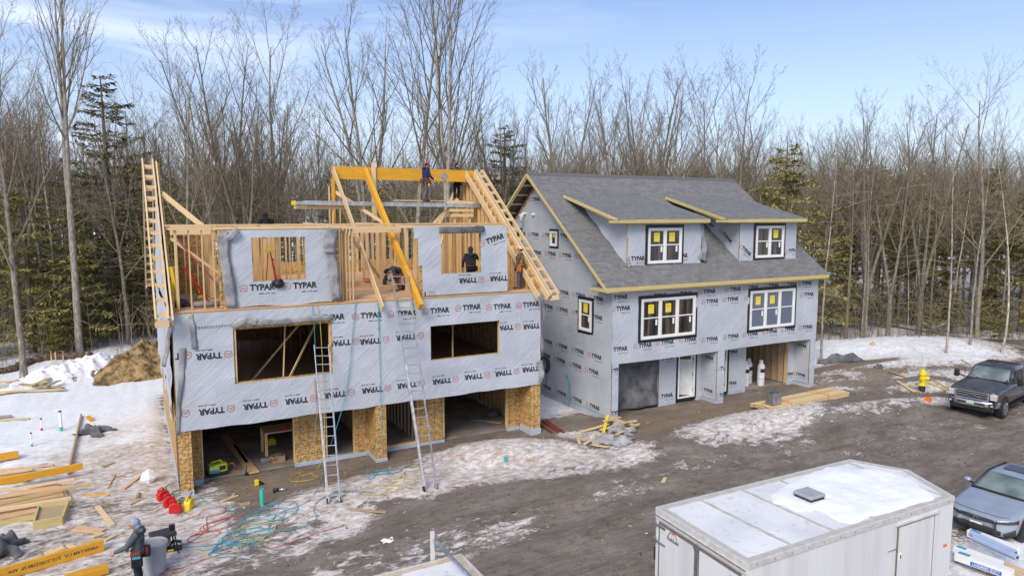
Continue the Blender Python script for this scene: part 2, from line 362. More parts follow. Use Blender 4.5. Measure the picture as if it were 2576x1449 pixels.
def snow_base(X, Y):
    s = np.full(np.broadcast(X, Y).shape, .04)
    far = smooth(12.5, 15, Y+0*X); s = np.maximum(s, far)
    left = (1-smooth(-.35, .15, X))*smooth(-3.2, .5, Y+.3*X); left = left*(1-.30*blob(X, Y, -1.9, .5, 2.6, 6.5, 0, .9)); s = np.maximum(s, left)
    s = np.maximum(s, .64*(1-smooth(.5, 2.6, X))*smooth(-8.6, -5.0, Y))          # bottom left, trodden
    s = np.maximum(s, .80*blob(X, Y, 10.4, -2.2, 4.2, 2.1, -5))
    s = np.maximum(s, .72*blob(X, Y, 6.6, -2.7, 4.6, 1.5, 4))
    s = np.maximum(s, .64*blob(X, Y, 2.9, -4.2, 3.2, 1.7, 20))
    s = np.maximum(s, .68*blob(X, Y, 12.8, -3.6, 4.2, 1.5, -4)); s = np.maximum(s, .52*blob(X, Y, 5, -7.2, 6, 1.5, 8)); s = np.maximum(s, .46*blob(X, Y, 17, -6.2, 7, 1.2, 2)); s = np.maximum(s, .40*blob(X, Y, 28, -7.4, 8, 1.2, 2))
    s = np.maximum(s, .95*smooth(13.2, 13.9, X)*(1-smooth(17.0, 17.6, X))*smooth(.6, 2.2, Y))
    s = np.maximum(s, .72*blob(X, Y, 14.8, -1.3, 1.5, .9, -20))
    s = np.maximum(s, .74*blob(X, Y, 22.0, -3.5, 5.8, 1.6, 3)); s = np.maximum(s, .60*blob(X, Y, 20.5, -4.7, 3.2, .9, -6))
    s = np.maximum(s, .55*blob(X, Y, 28.6, -4.4, 4.6, 1.0, -3))
    s = np.maximum(s, .97*smooth(31, 36, X+.7*Y)*smooth(.2, 2.4, Y)); s = np.maximum(s, .93*blob(X, Y, 39.5, 1.4, 9.2, 3.6, -14, .35))
    s = np.maximum(s, .70*blob(X, Y, 36.2, -3.2, 4.8, 1.7, -12)); s = np.maximum(s, .62*blob(X, Y, 33.6, -5.6, 3.4, .8, -20))
    s = np.maximum(s, .60*blob(X, Y, 31.6, -.4, 2.2, 2.0, 0)); s = np.maximum(s, .62*blob(X, Y, 40, -8.4, 3.5, .7, -8))
    s = np.maximum(s, .98*blob(X, Y, 18.6, -15.5, 2.7, 2.1, -10, .35)); s = np.maximum(s, .60*blob(X, Y, 18.6, -13.3, 2.4, 1.2, 0))
    s = s*(1-.9*blob(X, Y, 34.5, .7, 3.0, .55, -14, .5))*(1-.85*blob(X, Y, 33.2, -2.0, 3.3, .28, -24, .6))
    return s
gx = _axis(-420, 520, -13, 43, .17); gy = _axis(-60, 620, -17.5, 8.5, .14)
GX, GY = np.meshgrid(gx, gy); GZ = ground_h(GX, GY); nx, ny = len(gx), len(gy)
me = bpy.data.meshes.new('ground'); me.vertices.add(nx*ny); me.vertices.foreach_set('co', np.stack([GX, GY, GZ], -1).ravel())
idx = (np.arange(ny-1)[:, None]*nx+np.arange(nx-1)[None, :]).ravel(); q = np.stack([idx, idx+1, idx+nx+1, idx+nx], -1)
me.loops.add(q.size); me.polygons.add(len(q)); me.loops.foreach_set('vertex_index', q.ravel()); me.polygons.foreach_set('loop_start', np.arange(0, q.size, 4)); me.polygons.foreach_set('loop_total', np.full(len(q), 4))
me.polygons.foreach_set('use_smooth', [True]*len(q)); me.update(calc_edges=True)
S_ = snow_base(GX, GY); S_ = S_+(fbm(GX*.7, GY*.7, 40)-.5)*.5*(S_ > .06)*(S_ < .9)
red = np.maximum(blob(GX, GY, 8.6, -1.9, 6.0, 2.2, 0, .8), .8*blob(GX, GY, -1.5, 1.5, 2.6, 7, 0, .8)); red = np.maximum(red, .7*blob(GX, GY, -3, -4, 5, 3, 0, .8))
brown = np.maximum(blob(GX, GY, 21, -1.5, 7, 1.6, 0, .8), blob(GX, GY, 34, .3, 5, 1.6, -14, .8)); brown = np.maximum(brown, .8*blob(GX, GY, 3, -.6, 5, 1.0, 0, .8))
rut = np.zeros_like(GX)
for yy in (-5.6,-6.4,-7.2,-7.9,-8.6,-9.2,-10.6,-11.9):
    u_ = GY-yy-.6*np.sin(GX*.16+yy)-(GX-15)*.02*np.sin(yy*5); rut = np.maximum(rut, np.exp(-(u_/.16)**2))
rut *= smooth(.35, .6, fbm(GX*.15, GY*.5, 52, 2))
forest = smooth(20, 26, GY+.55*np.maximum(GX-12, 0)*1.0)
for nm, ar in (('snow', S_), ('red', red), ('brown', brown), ('forest', forest), ('rut', rut)):
    at = me.attributes.new(nm, 'FLOAT', 'POINT'); at.data.foreach_set('value', ar.ravel().astype(np.float32))
def _ground(t, b):
    def attr(n):
        a = t.nodes.new('ShaderNodeAttribute'); a.attribute_name = n; return a.outputs['Fac']
    v = coords(t); vs = coords(t, (1, 1.9, 1), rot=(0, 0, R(-16)))
    n1 = noise(t, vs, 1.5, 9, .68, .5); n2 = noise(t, vs, 7, 6, .65); n3 = noise(t, v, 30, 3)
    nn = math_(t, 'ADD', math_(t, 'MULTIPLY', n1, .62), math_(t, 'MULTIPLY', n2, .38))
    th = math_(t, 'SUBTRACT', 1.0, attr('snow'))
    k = t.nodes.new('ShaderNodeMapRange'); k.interpolation_type = 'SMOOTHSTEP'; t.links.new(math_(t, 'SUBTRACT', nn, math_(t, 'MULTIPLY_ADD', th, .62, .20)), k.inputs[0]); k.inputs[1].default_value = -.045; k.inputs[2].default_value = .06
    k = k.outputs[0]
    dust = noise(t, vs, 3.2, 8, .7, .3)
    # mud
    mud = ramp(t, noise(t, vs, .55, 9, .66), [(.32, (.115,.092,.072)), (.48, (.175,.145,.115)), (.66, (.25,.215,.18))])
    mud = mixc(t, math_(t, 'MULTIPLY', ramp(t, noise(t, vs, 3.2, 6, .65), [(.5,(0,0,0)),(.68,(1,1,1))]), .6), mud, (.075,.062,.05))
    mud = mixc(t, math_(t, 'MULTIPLY', attr('brown'), .75), mud, ramp(t, n2, [(.3, (.15,.10,.055)), (.7, (.30,.22,.135))]))
    mud = mixc(t, math_(t, 'MULTIPLY', ramp(t, n3, [(.62,(0,0,0)),(.75,(1,1,1))]), .35), mud, (.30,.26,.21))
    mud = mixc(t, math_(t, 'MULTIPLY', attr('rut'), math_(t, 'MULTIPLY', ramp(t, noise(t, vs, 1.1, 5), [(.4,(0,0,0)),(.6,(1,1,1))]), .5)), mud, (.08,.068,.057))
    mud = mixc(t, math_(t, 'MULTIPLY', ramp(t, noise(t, coords(t, (.5, 3.2, 1)), 2.6, 7, .7), [(.5,(0,0,0)),(.62,(1,1,1))]), .28), mud, (.30,.26,.215))
    mud = mixc(t, math_(t, 'MULTIPLY', ramp(t, noise(t, v, 11, 5, .7), [(.62,(0,0,0)),(.66,(1,1,1))]), .5), mud, (.42,.40,.38))
    mud = mixc(t, math_(t, 'MULTIPLY', ramp(t, noise(t, v, 8, 5, .7), [(.35,(1,1,1)),(.41,(0,0,0))]), .55), mud, (.045,.038,.032))
    # snow: clean, trodden brown, saw-dust red
    sn = ramp(t, dust, [(.35, (.68,.70,.73)), (.65, (.84,.85,.86))])
    dirty = ramp(t, dust, [(.32, (.24,.19,.15)), (.46, (.50,.45,.40)), (.62, (.74,.72,.70))])
    clean = t.nodes.new('ShaderNodeMapRange'); t.links.new(attr('snow'), clean.inputs[0]); clean.inputs[1].default_value = .80; clean.inputs[2].default_value = 1.0
    sn = mixc(t, clean.outputs[0], dirty, sn)
    rr = math_(t, 'MULTIPLY', attr('red'), ramp(t, noise(t, vs, 2.4, 7, .7), [(.45,(0,0,0)),(.66,(1,1,1))]))
    sn = mixc(t, math_(t, 'MULTIPLY', rr, .75), sn, (.36,.20,.12))
    fl = math_(t, 'MULTIPLY', attr('forest'), ramp(t, noise(t, v, 2.2, 6, .7), [(.52,(0,0,0)),(.6,(1,1,1))]))
    sn = mixc(t, math_(t, 'MULTIPLY', fl, .4), sn, (.13,.085,.05))
    t.links.new(mixc(t, k, mud, sn), b.inputs['Base Color'])
    wet = t.nodes.new('ShaderNodeMapRange'); t.links.new(noise(t, vs, .45, 4), wet.inputs[0]); wet.inputs[1].default_value = .42; wet.inputs[2].default_value = .62; wet.inputs[3].default_value = .55; wet.inputs[4].default_value = .9
    t.links.new(wet.outputs[0], b.inputs['Roughness'])
    h = math_(t, 'ADD', math_(t, 'MULTIPLY', k, .9), math_(t, 'ADD', n2, math_(t, 'MULTIPLY', n3, .35)))
    bump(t, b, h, .6, .055)
mat('ground', (.1,.1,.1), .85, 0, _ground, .35); me.materials.append(M['ground'])
ground = bpy.data.objects.new('ground', me); COL.objects.link(ground); tag(ground, kind='structure')
_gx = gx.tolist(); _gy = gy.tolist(); _gz = GZ.tolist()
import bisect
def gz(x, y):
    i = min(max(bisect.bisect_right(_gx, x)-1, 0), nx-2); j = min(max(bisect.bisect_right(_gy, y)-1, 0), ny-2)
    u = (x-_gx[i])/(_gx[i+1]-_gx[i]); v = (y-_gy[j])/(_gy[j+1]-_gy[j])
    return (_gz[j][i]*(1-u)+_gz[j][i+1]*u)*(1-v)+(_gz[j+1][i]*(1-u)+_gz[j+1][i+1]*u)*v
def gp(px, py, dz=0.0):                 # point of the ground seen at a surveyed direction
    z = 0.0
    for _ in range(6): p = G(px, py, z); z = gz(p[0], p[1])
    return (float(p[0]), float(p[1]), z+dz)
# ------------------------------------------------------------------ printed logo of the house wrap
def text_tris(txt, bold=.012, font=None):
    cu = bpy.data.curves.new('t', 'FONT'); cu.body = txt; cu.offset = bold; cu.resolution_u = 3
    o = bpy.data.objects.new('t', cu); COL.objects.link(o); dg = bpy.context.evaluated_depsgraph_get(); e = o.evaluated_get(dg); m_ = e.to_mesh()
    vs = [tuple(v.co) for v in m_.vertices]; fs = [tuple(p.vertices) for p in m_.polygons]
    e.to_mesh_clear(); bpy.data.objects.remove(o); bpy.data.curves.remove(cu)
    x0 = min(v[0] for v in vs); x1 = max(v[0] for v in vs); y0 = min(v[1] for v in vs); y1 = max(v[1] for v in vs)
    return [((v[0]-x0)/(x1-x0), (v[1]-y0)/(y1-y0)) for v in vs], fs
def poly_ring(pts, wd):                 # closed outline of even width
    n = len(pts); outp = []; inn = []
    for i in range(n):
        a, b_, c = Vector(pts[i-1]), Vector(pts[i]), Vector(pts[(i+1) % n]); d1 = (b_-a).normalized(); d2 = (c-b_).normalized()
        nrm = Vector((-(d1.y+d2.y), d1.x+d2.x)).normalized(); k = wd/2/max(.4, nrm.dot(Vector((-d1.y, d1.x))))
        outp.append(b_+nrm*k); inn.append(b_-nrm*k)
    return outp+inn, [(i, (i+1) % n, n+(i+1) % n, n+i) for i in range(n)]
TXT = text_tris('TYPAR', .045)
ICON = poly_ring([(.10,.12), (.78,.12), (.86,.66), (.44,.94), (.02,.66)], .07)
CHEV = ([(.20,.40),(.44,.60),(.68,.40),(.68,.29),(.44,.49),(.20,.29)], [(0,5,4,1),(1,4,3,2)])
rl = random.Random(5); TINY = ([], [])
for _k in range(20):
    if _k in (6, 9, 13): continue
    x = _k/20; h_ = rl.uniform(.6, 1); TINY[0].extend([(x, 0), (x+.034, 0), (x+.034, h_), (x, h_)]); n_ = len(TINY[0]); TINY[1].append((n_-4, n_-3, n_-2, n_-1))
def logo(mb, frame, u, z, s=1.0, flip=False, rot=0.0, keep=None, small=True, xs=1.0):
    """frame(u,z)->3D on the wrap; u,z = centre of the word; s = size; flip = printed upside down"""
    c, sn = math.cos(rot+(math.pi if flip else 0)), math.sin(rot+(math.pi if flip else 0))
    W, H = .78*s, .205*s
    def put(pts, fs, m):
        q = []
        for a, b_ in pts: q.append((u+(a*c-b_*sn)*xs, z+a*sn+b_*c))
        f2 = [f for f in fs if keep is None or keep(sum(q[i][0] for i in f)/len(f), sum(q[i][1] for i in f)/len(f))]
        if f2: mb.add([frame(a, b_) for a, b_ in q], f2, m)
    put([((x-.5)*W, (y-.5)*H) for x, y in TXT[0]], TXT[1], 0)
    put([(-W/2-.31*s+x*.27*s, -.14*s+y*.27*s) for x, y in ICON[0]], ICON[1], 1)
    put([(-W/2-.31*s+x*.27*s, -.14*s+y*.27*s) for x, y in CHEV[0]], CHEV[1], 1)
    if small: put([(-.12*s+x*.52*s, -.225*s+y*.035*s) for x, y in TINY[0]], TINY[1], 0)

def _h1(a, b, s):
    n = (a*374761393+b*668265263+s*974711) & 0xffffffff; n = ((n ^ (n >> 13))*1274126177) & 0xffffffff; return ((n ^ (n >> 16)) & 0xffff)/65535.0
def fbm1(x, y, s, o=3):                 # scalar twin of fbm
    t = 0; a = .5; w_ = 0
    for k in range(o):
        X_ = x*2**k; Y_ = y*2**k; xi = math.floor(X_); yi = math.floor(Y_); fx = X_-xi; fy = Y_-yi; fx = fx*fx*(3-2*fx); fy = fy*fy*(3-2*fy); q = s+k*17
        t += a*((_h1(xi, yi, q)*(1-fx)+_h1(xi+1, yi, q)*fx)*(1-fy)+(_h1(xi, yi+1, q)*(1-fx)+_h1(xi+1, yi+1, q)*fx)*fy); w_ += a; a *= .5
    return t/w_
def wrinkle(u, z, seed=0, amp=1.0): return (fbm1(u*.9+z*.5, z*1.6-u*.35, 60+seed, 3)-.5)*.05*amp
def frame_of(O, U, Nn, seed=0, amp=1.0, lift=0.0):
    O = Vector(O); U = Vector(U); Nn = Vector(Nn)
    return lambda u, z: O+U*u+Vector((0, 0, z))+Nn*(wrinkle(u, z, seed, amp)+.018+.022*amp+lift)
def wrap_sheet(name, O, U, Nn, u0, u1, z0, z1, holes=(), parent=None, seed=0, keep=None, step=.16, logos=(), amp=1.0, material='wrap', sag=None, label=None):
    """a sheet of house wrap with real wrinkles; holes = (u0,u1,z0,z1); logos are printed on the same mesh"""
    def axis(a, b, cuts):
        pts = sorted(set([a, b]+[c for c in cuts if a < c < b])); r_ = []
        for p, q_ in zip(pts, pts[1:]):
            k = max(1, int(round((q_-p)/step))); r_ += [p+(q_-p)*i/k for i in range(k)]
        return r_+[b]
    us = axis(u0, u1, [h[0] for h in holes]+[h[1] for h in holes]); zs = axis(z0, z1, [h[2] for h in holes]+[h[3] for h in holes])
    fr = frame_of(O, U, Nn, seed, amp); fr2 = frame_of(O, U, Nn, seed, amp, .007)
    inside = lambda u, z: any(h[0] < u < h[1] and h[2] < z < h[3] for h in holes) or (keep is not None and not keep(u, z))
    mb = MB(); vi = {}
    def vid(i, j):
        if (i, j) not in vi:
            u, z = us[i], zs[j]
            if sag and j == 0: z = z+sag(u)
            vi[(i, j)] = len(mb.v); mb.v.append(tuple(fr(u, z)))
        return vi[(i, j)]
    flipf = Vector(U).cross(Vector((0, 0, 1))).dot(Vector(Nn)) < 0
    for j in range(len(zs)-1):
        for i in range(len(us)-1):
            if inside((us[i]+us[i+1])/2, (zs[j]+zs[j+1])/2): continue
            f = (vid(i, j), vid(i+1, j), vid(i+1, j+1), vid(i, j+1)); mb.f.append(f[::-1] if flipf else f); mb.m.append(0)
    lg = MB()
    for l in logos:
        u, z, s, flip, rot = tuple(l)+(1.0, False, 0.0)[len(l)-2:]
        logo(lg, fr2, u, z, s, flip, rot, lambda a, b_: u0+.02 < a < u1-.02 and z0+.02 < b_ < z1-.02 and not inside(a, b_), xs=XS)
    mb.join(MB_shift(lg, 1)); o = mb.build(name, [M[material], M['ink'], M['logo_red']], parent, smooth=True)
    if label: tag(o, label)
    return o
XS = 1.0
def MB_shift(mb, k): mb.m = [x+k for x in mb.m]; return mb
def on_front(lst, Y=0.0, flip=False, s=1.0, rot=0.0): return [(PY(x, y, Y)[0], PY(x, y, Y)[2], s, flip, rot) for x, y in lst]

# ================================================================== THE UNFINISHED HOUSE (framing stage)
T = math.atan(.762); ROOF = lambda y: 5.88+.762*(y+.45) if y < 6.2 else 5.88+.762*(12.85-y)
lh = thing('unfinished_house', 'half built wood framed duplex with no roof, grey wrapped front and an orange ridge beam', 'house', (6.7, 0, 0))
F3 = (0,0,0); UX = (1,0,0); NF = (0,-1,0)
MB().box((.02,-.02,-.35), (.42,1.0,.07)).box((.42,.93,-.35), (.78,1.15,.07)).box((3.78,.93,-.35), (6.5,1.15,.07)).box((6.45,-.02,-.35), (6.88,.93,.07)).box((6.88,.93,-.35), (9.55,1.15,.045)).box((12.4,.93,-.35), (12.95,1.15,.07)).box((12.95,-.04,-.35), (13.42,.93,.20)).box((0,1.0,-.35), (.2,12.4,.09)).box((13.25,1.0,-.35), (13.45,12.4,.12)).build('foundation', M['foam'], lh, bevel=.01)
MB().box((.2,1.15,-.3), (13.25,12.35,-.02)).build('garage_slab', M['slab'], lh)
# OSB wing walls and piers of the garage storey
def osb_box(name, a, b): return MB().box(a, b).build(name, M['osb'], lh)
osb_box('wing_wall', (0,0,.073), (.40,.99,2.2)); osb_box('wing_wall', (6.47,0,.073), (6.86,.99,2.4)); osb_box('wing_wall', (12.97,0,.203), (13.40,.99,2.6))
for a, b in ((.403,.75),(3.8,4.9),(5.97,6.467),(8.47,9.53),(12.42,12.967)): osb_box('garage_pier', (a,.995,.073), (b,1.13,2.55))
osb_box('door_header', (.75,1.0,2.30), (3.8,1.12,2.55)); osb_box('door_header', (9.53,1.0,2.30), (12.42,1.12,2.55))
MB().box((6.87,.99,.05), (8.46,1.12,.12)).build('door_sill', M['stud'], lh)
for x in (.775, 3.775, 4.925, 5.945, 6.9, 8.445, 9.555, 12.395): MB().box((x-.02,1.0,.08), (x+.02,1.14,2.55)).build('door_jamb', M['stud'], lh)
# side walls and back wall
mb = MB(); mb.box((.02,.99,.1), (.14,12.38,5.6)); mb.build('side_wall', M['osb'], lh)
mb = MB(); mb.box((13.27,.99,.13), (13.40,12.38,5.6)); mb.build('side_wall', M['osb'], lh)
def wall_with_holes(x0, x1, z0, z1, y0, y1, holes, mb=None):
    mb = mb or MB(); xs = sorted(set([x0, x1]+[h[0] for h in holes]+[h[1] for h in holes])); zs = sorted(set([z0, z1]+[h[2] for h in holes]+[h[3] for h in holes]))
    for a, b in zip(xs, xs[1:]):
        for c, d in zip(zs, zs[1:]):
            if not any(h[0] < (a+b)/2 < h[1] and h[2] < (c+d)/2 < h[3] for h in holes): mb.box((a, y0, c), (b, y1, d))
    return mb
bh = [(2,3,1,2),(3.2,4.6,.1,2.1),(9,10,1,2),(10.5,11.6,.1,2.1),(1.6,3.6,3.5,5.1),(8.2,9.8,3.2,5.1),(.35,2.1,6.5,8.2),(2.6,6.7,6.5,8.2),(7.0,8.7,6.0,8.2),(9.0,12.8,6.5,8.2)]
wall_with_holes(.14, 13.27, .1, 8.35, 12.26, 12.38, bh).build('back_wall', M['osb'], lh)
# storey floors (brown sub-floor seen through the window holes and the open deck)
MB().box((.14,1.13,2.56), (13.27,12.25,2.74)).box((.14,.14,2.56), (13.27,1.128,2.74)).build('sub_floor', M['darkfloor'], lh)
MB().box((.0,-.02,5.62), (13.42,.10,5.84)).build('rim_joist', M['pine_x'], lh); MB().box((0,12.28,5.62), (13.4,12.38,5.84)).build('rim_joist', M['pine_x'], lh)
MB().box((-.02,-.045,5.845), (13.44,12.4,5.88)).build('deck', M['plywood'], lh)
mb = MB()
for k in range(33): mb.box((.2+k*.406,.11,5.6), (.24+k*.406,12.27,5.843))
tag(mb.build('floor_joists', M['oldwood'], lh), kind='stuff')
# front wall behind the wrap: framing + OSB, two wide window openings
W1 = (1.82,4.92,3.44,5.19); W2 = (8.6,11.55,3.50,4.77)
wall_with_holes(0, 13.4, 2.2, 5.61, .0, .13, [W1, W2]).build('front_wall', M['osb'], lh)
MB().box((1.75,-.035,5.19), (5.0,-.0,5.36)).build('window_header', M['osb'], lh)
for wd in (W1, W2):
    for x in (wd[0]+.02, wd[1]-.02): MB().box((x-.02,.0,wd[2]), (x+.02,.14,wd[3])).build('window_jamb', M['stud'], lh)
fl3 = [(532,1033),(642,1020),(745,1007),(842,992),(935,980),(1022,968),(1110,958),(1190,947),(1265,938),(1332,928)]
fl2 = [(420,898),(525,895),(853,862),(930,858),(1020,848),(1268,824),(1334,820)]; up1 = [(838,797),(933,792),(1020,787),(1105,780),(1186,772),(1262,770),(1335,765)]
lg = on_front(fl3, 0, True)+on_front(fl2, 0, True)+on_front(up1, 0)
u_, z_ = PY(440,1043,0)[0], PY(440,1043,0)[2]; lg.append((u_-.28, z_, 1, True, 0))
wrap_sheet('house_wrap', F3, UX, NF, .02, 13.36, 2.05, 5.80, [(W1[0]-.05,W1[1]+.04,W1[2]-.02,W1[3]+.16),(W2[0],W2[1]-.06,W2[2],W2[3]+.02)], lh, 1, logos=lg, amp=1.5, sag=lambda u: .014*math.sin(u*1.9)+.008*math.sin(u*5))
# overlap strip with the dashed print line and the loose flap, left of the window
mb = MB()
for k in range(46):
    for j in range(2):
        x = .75+k*.085; z = 5.33+j*.035+(x-.75)*.015
        if x < 4.55: mb.box((x,-.085,z), (x+.05,-.08,z+.016))
tag(mb.build('printed_line', M['ink'], lh), kind='stuff')
# side wrap, ragged at its lower edge
zs_edge = lambda y: 2.2+.5*math.sin(y*1.7)+.35*math.sin(y*4.1)
sl = [(y, z, .8, False, R(-70)) for y in (1.2, 2.6, 4.2, 6) for z in (3.4, 4.8)]
wrap_sheet('house_wrap', (0.0,0,0), (0,1,0), (-1,0,0), .35, 12.3, 1.8, 5.80, (), lh, 2, keep=lambda u, z: z > zs_edge(u), logos=sl, amp=2.4)
wrap_sheet('house_wrap', (13.42,0,0), (0,1,0), (1,0,0), .2, 12.3, 2.1, 5.80, (), lh, 3, amp=2)
# torn strips of felt hanging at the corners
def strip(pts, wd, material='felt', parent=lh, name='felt_strip', n=(0,-1,0), seed=0, thick=.012):
    mb = MB(); P = [Vector(p) for p in pts]; m_ = 14; rr_ = random.Random(seed); Nn = Vector(n); prev = None
    for i in range(m_+1):
        t = i/m_*(len(P)-1); k = min(int(t), len(P)-2); p = P[k].lerp(P[k+1], t-k); d = (P[k+1]-P[k]).normalized(); s = d.cross(Nn).normalized()
        w_ = (wd if not isinstance(wd, (tuple, list)) else wd[0]+(wd[1]-wd[0])*i/m_)*(1+.13*rr_.uniform(-1, 1)); wob = Nn*(.02*math.sin(i*.9+seed)+.02*rr_.random())
        row = [p-s*w_/2+wob, p-s*w_*.15+Nn*.035+wob, p+s*w_*.2+Nn*.01+wob, p+s*w_/2+Nn*.03+wob]
        b = len(mb.v); mb.v += [tuple(q) for q in row]
        if i: mb.f += [(b-4+j, b-3+j, b+1+j, b+j) for j in range(3)]; mb.m += [0]*3
    return mb.build(name, M[material], parent, smooth=True, solid=thick)
strip([(.28,-.05,4.75),(.22,-.08,3.9),(.1,-.08,3.1),(.02,-.06,2.0)], (.2,.1), seed=1)
strip([(.05,-.05,5.78),(-.1,-.02,5.0),(-.25,.0,4.2)], (.14,.18), seed=2, n=(-.8,-.5,0))
strip([(.55,-.06,5.78),(.6,-.08,5.3),(.62,-.08,4.7)], .16, seed=3)
strip([(1.75,-.12,5.34),(2.3,-.13,5.42),(3.2,-.10,5.36),(4.2,-.10,5.40),(5.0,-.1,5.38)], .17, seed=4)
strip([(1.85,-.14,5.36),(2.1,-.16,5.52),(2.5,-.14,5.42)], .22, seed=14)
strip([(13.42,-.05,5.6),(13.55,-.05,4.8),(13.5,.1,4.1),(13.5,0,3.3)], (.2,.26), seed=5, n=(.5,-.8,0)); strip([(13.3,-.06,3.0),(13.42,-.1,2.5),(13.35,-.06,2.1)], (.3,.2), seed=6)

# ---- second storey: dormer fronts, stud walls, header, gables
D1 = (1.45,5.32); D2 = (8.02,11.92); Y2 = .12; WD1 = (2.46,4.16,6.72,8.16); WD2 = (9.10,10.75,6.70,8.2)
wall_with_holes(D1[0], D1[1], 5.885, 8.42, Y2, Y2+.12, [WD1]).build('dormer_wall', M['osb'], lh)
wall_with_holes(D2[0]+.25, D2[1], 5.885, 8.42, Y2, Y2+.12, [WD2]).build('dormer_wall', M['osb'], lh)
for d in (D1, D2): MB().box((d[0]-.05,Y2-.02,8.423), (d[1]+.05,Y2+.14,8.50)).build('top_plate', M['pine_x'], lh)
f1 = on_front([(660,722),(767,717),(553,722)], Y2-.02, s=1.02); f1 += [(PY(700,607,Y2)[0]+2.0, 8.27, 1, True, 0)]
wrap_sheet('house_wrap', (0,Y2-.02,0), UX, NF, 1.72, 5.05, 5.90, 8.40, [WD1], lh, 4, logos=f1, amp=1.4, sag=lambda u: .03*math.sin(u*3))
f2 = on_front([(1175,705),(1252,700),(1048,742)], Y2-.02, flip=True)+[(PY(1243,600,Y2)[0], PY(1243,600,Y2)[2], 1.05, False, R(17))]
wrap_sheet('house_wrap', (0,Y2-.02,0), UX, NF, 8.05, 11.9, 5.92, 8.46, [WD2], lh, 5, keep=lambda u, z: u > 8.05+.38*(8.46-z)/2.5, logos=f2, amp=1.7)
strip([(1.62,0,8.35),(1.62,-.03,7.5),(1.72,-.03,6.6),(1.78,-.02,5.92)], .34, seed=7); strip([(1.75,-.02,8.1),(1.9,-.1,8.3),(2.05,-.05,8.42)], .2, seed=17)
strip([(5.12,0,8.42),(4.95,-.06,7.9),(4.95,-.06,7.6)], .42, seed=8); strip([(4.98,-.04,7.7),(5.1,-.03,7.0),(5.12,-.04,6.5),(5.16,-.02,5.95)], .34, seed=9)
strip([(9.0,-.05,8.33),(9.8,-.08,8.32),(10.1,-.05,8.33),(10.85,-.07,8.36)], .24, seed=10, material='felt_dark')
studs = []
def stud_line(p0, p1, z0, z1, step=.406, top=True, plate=True, header=None):
    a = Vector(p0); b = Vector(p1); L_ = (b-a).length; d = (b-a)/L_; k = int(L_/step)
    for i in range(k+1): c = a+d*min(i*step, L_); studs.append((c.x, c.y, z0, z1, abs(d.x) > .5))
    if plate:
        for za, zb in ((z0-.04, z0-.002), (z1, z1+.076)):
            mb = MB(); mb.bar((a.x, a.y, (za+zb)/2), (b.x, b.y, (za+zb)/2), .12, zb-za, m=0); mb.build('top_plate' if za > 7 else 'sole_plate', M['pine_x' if abs(d.x) > .5 else 'pine'], lh)
zA, zB = 5.925, 8.42
for seg in (((.25,3.1),(1.4,3.1)), ((2.2,1.6),(5.4,1.6)), ((5.55,.45),(5.55,4.2)), ((5.75,4.3),(6.6,4.3)), ((6.72,4.5),(6.72,12.0)), ((7.0,5.6),(13.1,5.6)), ((8.2,2.6),(13.1,2.6)), ((.25,7.6),(5.6,7.6)), ((1.5,3.1),(1.5,7.5)), ((3.6,1.9),(3.6,7.3)), ((9.4,6.6),(9.4,12.0)), ((8.25,.5),(8.25,5.4))):
    stud_line(seg[0], seg[1], zA, zB, .406 if abs(seg[0][0]-seg[1][0]) > .5 else .9)
# gable studs follow the rake; side walls
for i in range(30):
    y = .35+i*.406; studs.append((13.2, y, 5.885, min(ROOF(y)-.12, 10.6), False))
for x in (.22,.26,.62,1.0,1.32): studs.append((x, .3, 5.89, 8.42, True))
for x in (5.37,5.47,5.6,5.72,5.84): studs.append((x, .35, 5.89, 8.42, True))
studs.sort(key=lambda s: (s[0]-CAM[0])**2+(s[1]-CAM[1])**2)
rest = MB()
for i, (x, y, z0, z1, ax) in enumerate(studs):
    hx, hy = (.019, .065) if ax else (.065, .019)
    if i < 96: MB().box((x-hx, y-hy, z0), (x+hx, y+hy, z1)).build('stud', M['stud'], lh)
    else: rest.box((x-hx, y-hy, z0), (x+hx, y+hy, z1))
tag(rest.build('stud_framing', M['stud'], lh), kind='stuff')
for a, b in (((.2,2.4,8.34),(1.45,2.4,8.34)), ((5.3,1.9,8.34),(8.2,1.9,8.34))): MB().bar(a, b, .09, .25).build('header', M['pine_x'], lh)
for xx in (8.5,): MB().bar((.05,2.6,8.53), (13.2,2.6,8.53), .18, .05).build('top_plate', M['pine_x'], lh)
MB().bar((.05,.2,8.455), (1.4,.2,8.455), .10, .08).build('top_plate', M['pine_x'], lh); MB().bar((5.38,.2,8.455), (8.0,.2,8.455), .10, .08).build('top_plate', M['pine_x'], lh)
# interior sheathing panels and a braced partition
MB().box((.5,5.2,5.9), (1.4,5.24,8.3)).build('partition_panel', M['osb'], lh); 
# right gable: OSB outside, studs inside
def gable(x0, x1, mat_, name, y0=.0, y1=12.38):
    poly = [(x0,y0,5.885),(x0,y1,5.885),(x0,y1,ROOF(y1)-.12),(x0,6.2,10.83),(x0,y0,ROOF(y0)-.12)]
    return MB().prism(poly, (x1-x0,0,0)).build(name, M[mat_], lh)
gable(13.28, 13.36, 'osb', 'gable_wall'); gable(.03, .12, 'osb', 'gable_wall')
gk = lambda u, z: z < ROOF(u)-.12 and z < 10.85
wrap_sheet('house_wrap', (.0,0,0), (0,1,0), (-1,0,0), .1, 12.3, 5.9, 10.8, (), lh, 6, keep=gk, logos=[(y, 6.6+.9*k, .8, True, R(90)) for k in range(4) for y in (1.5+k, 3+k, 4.5+k*.6)], amp=1.2)
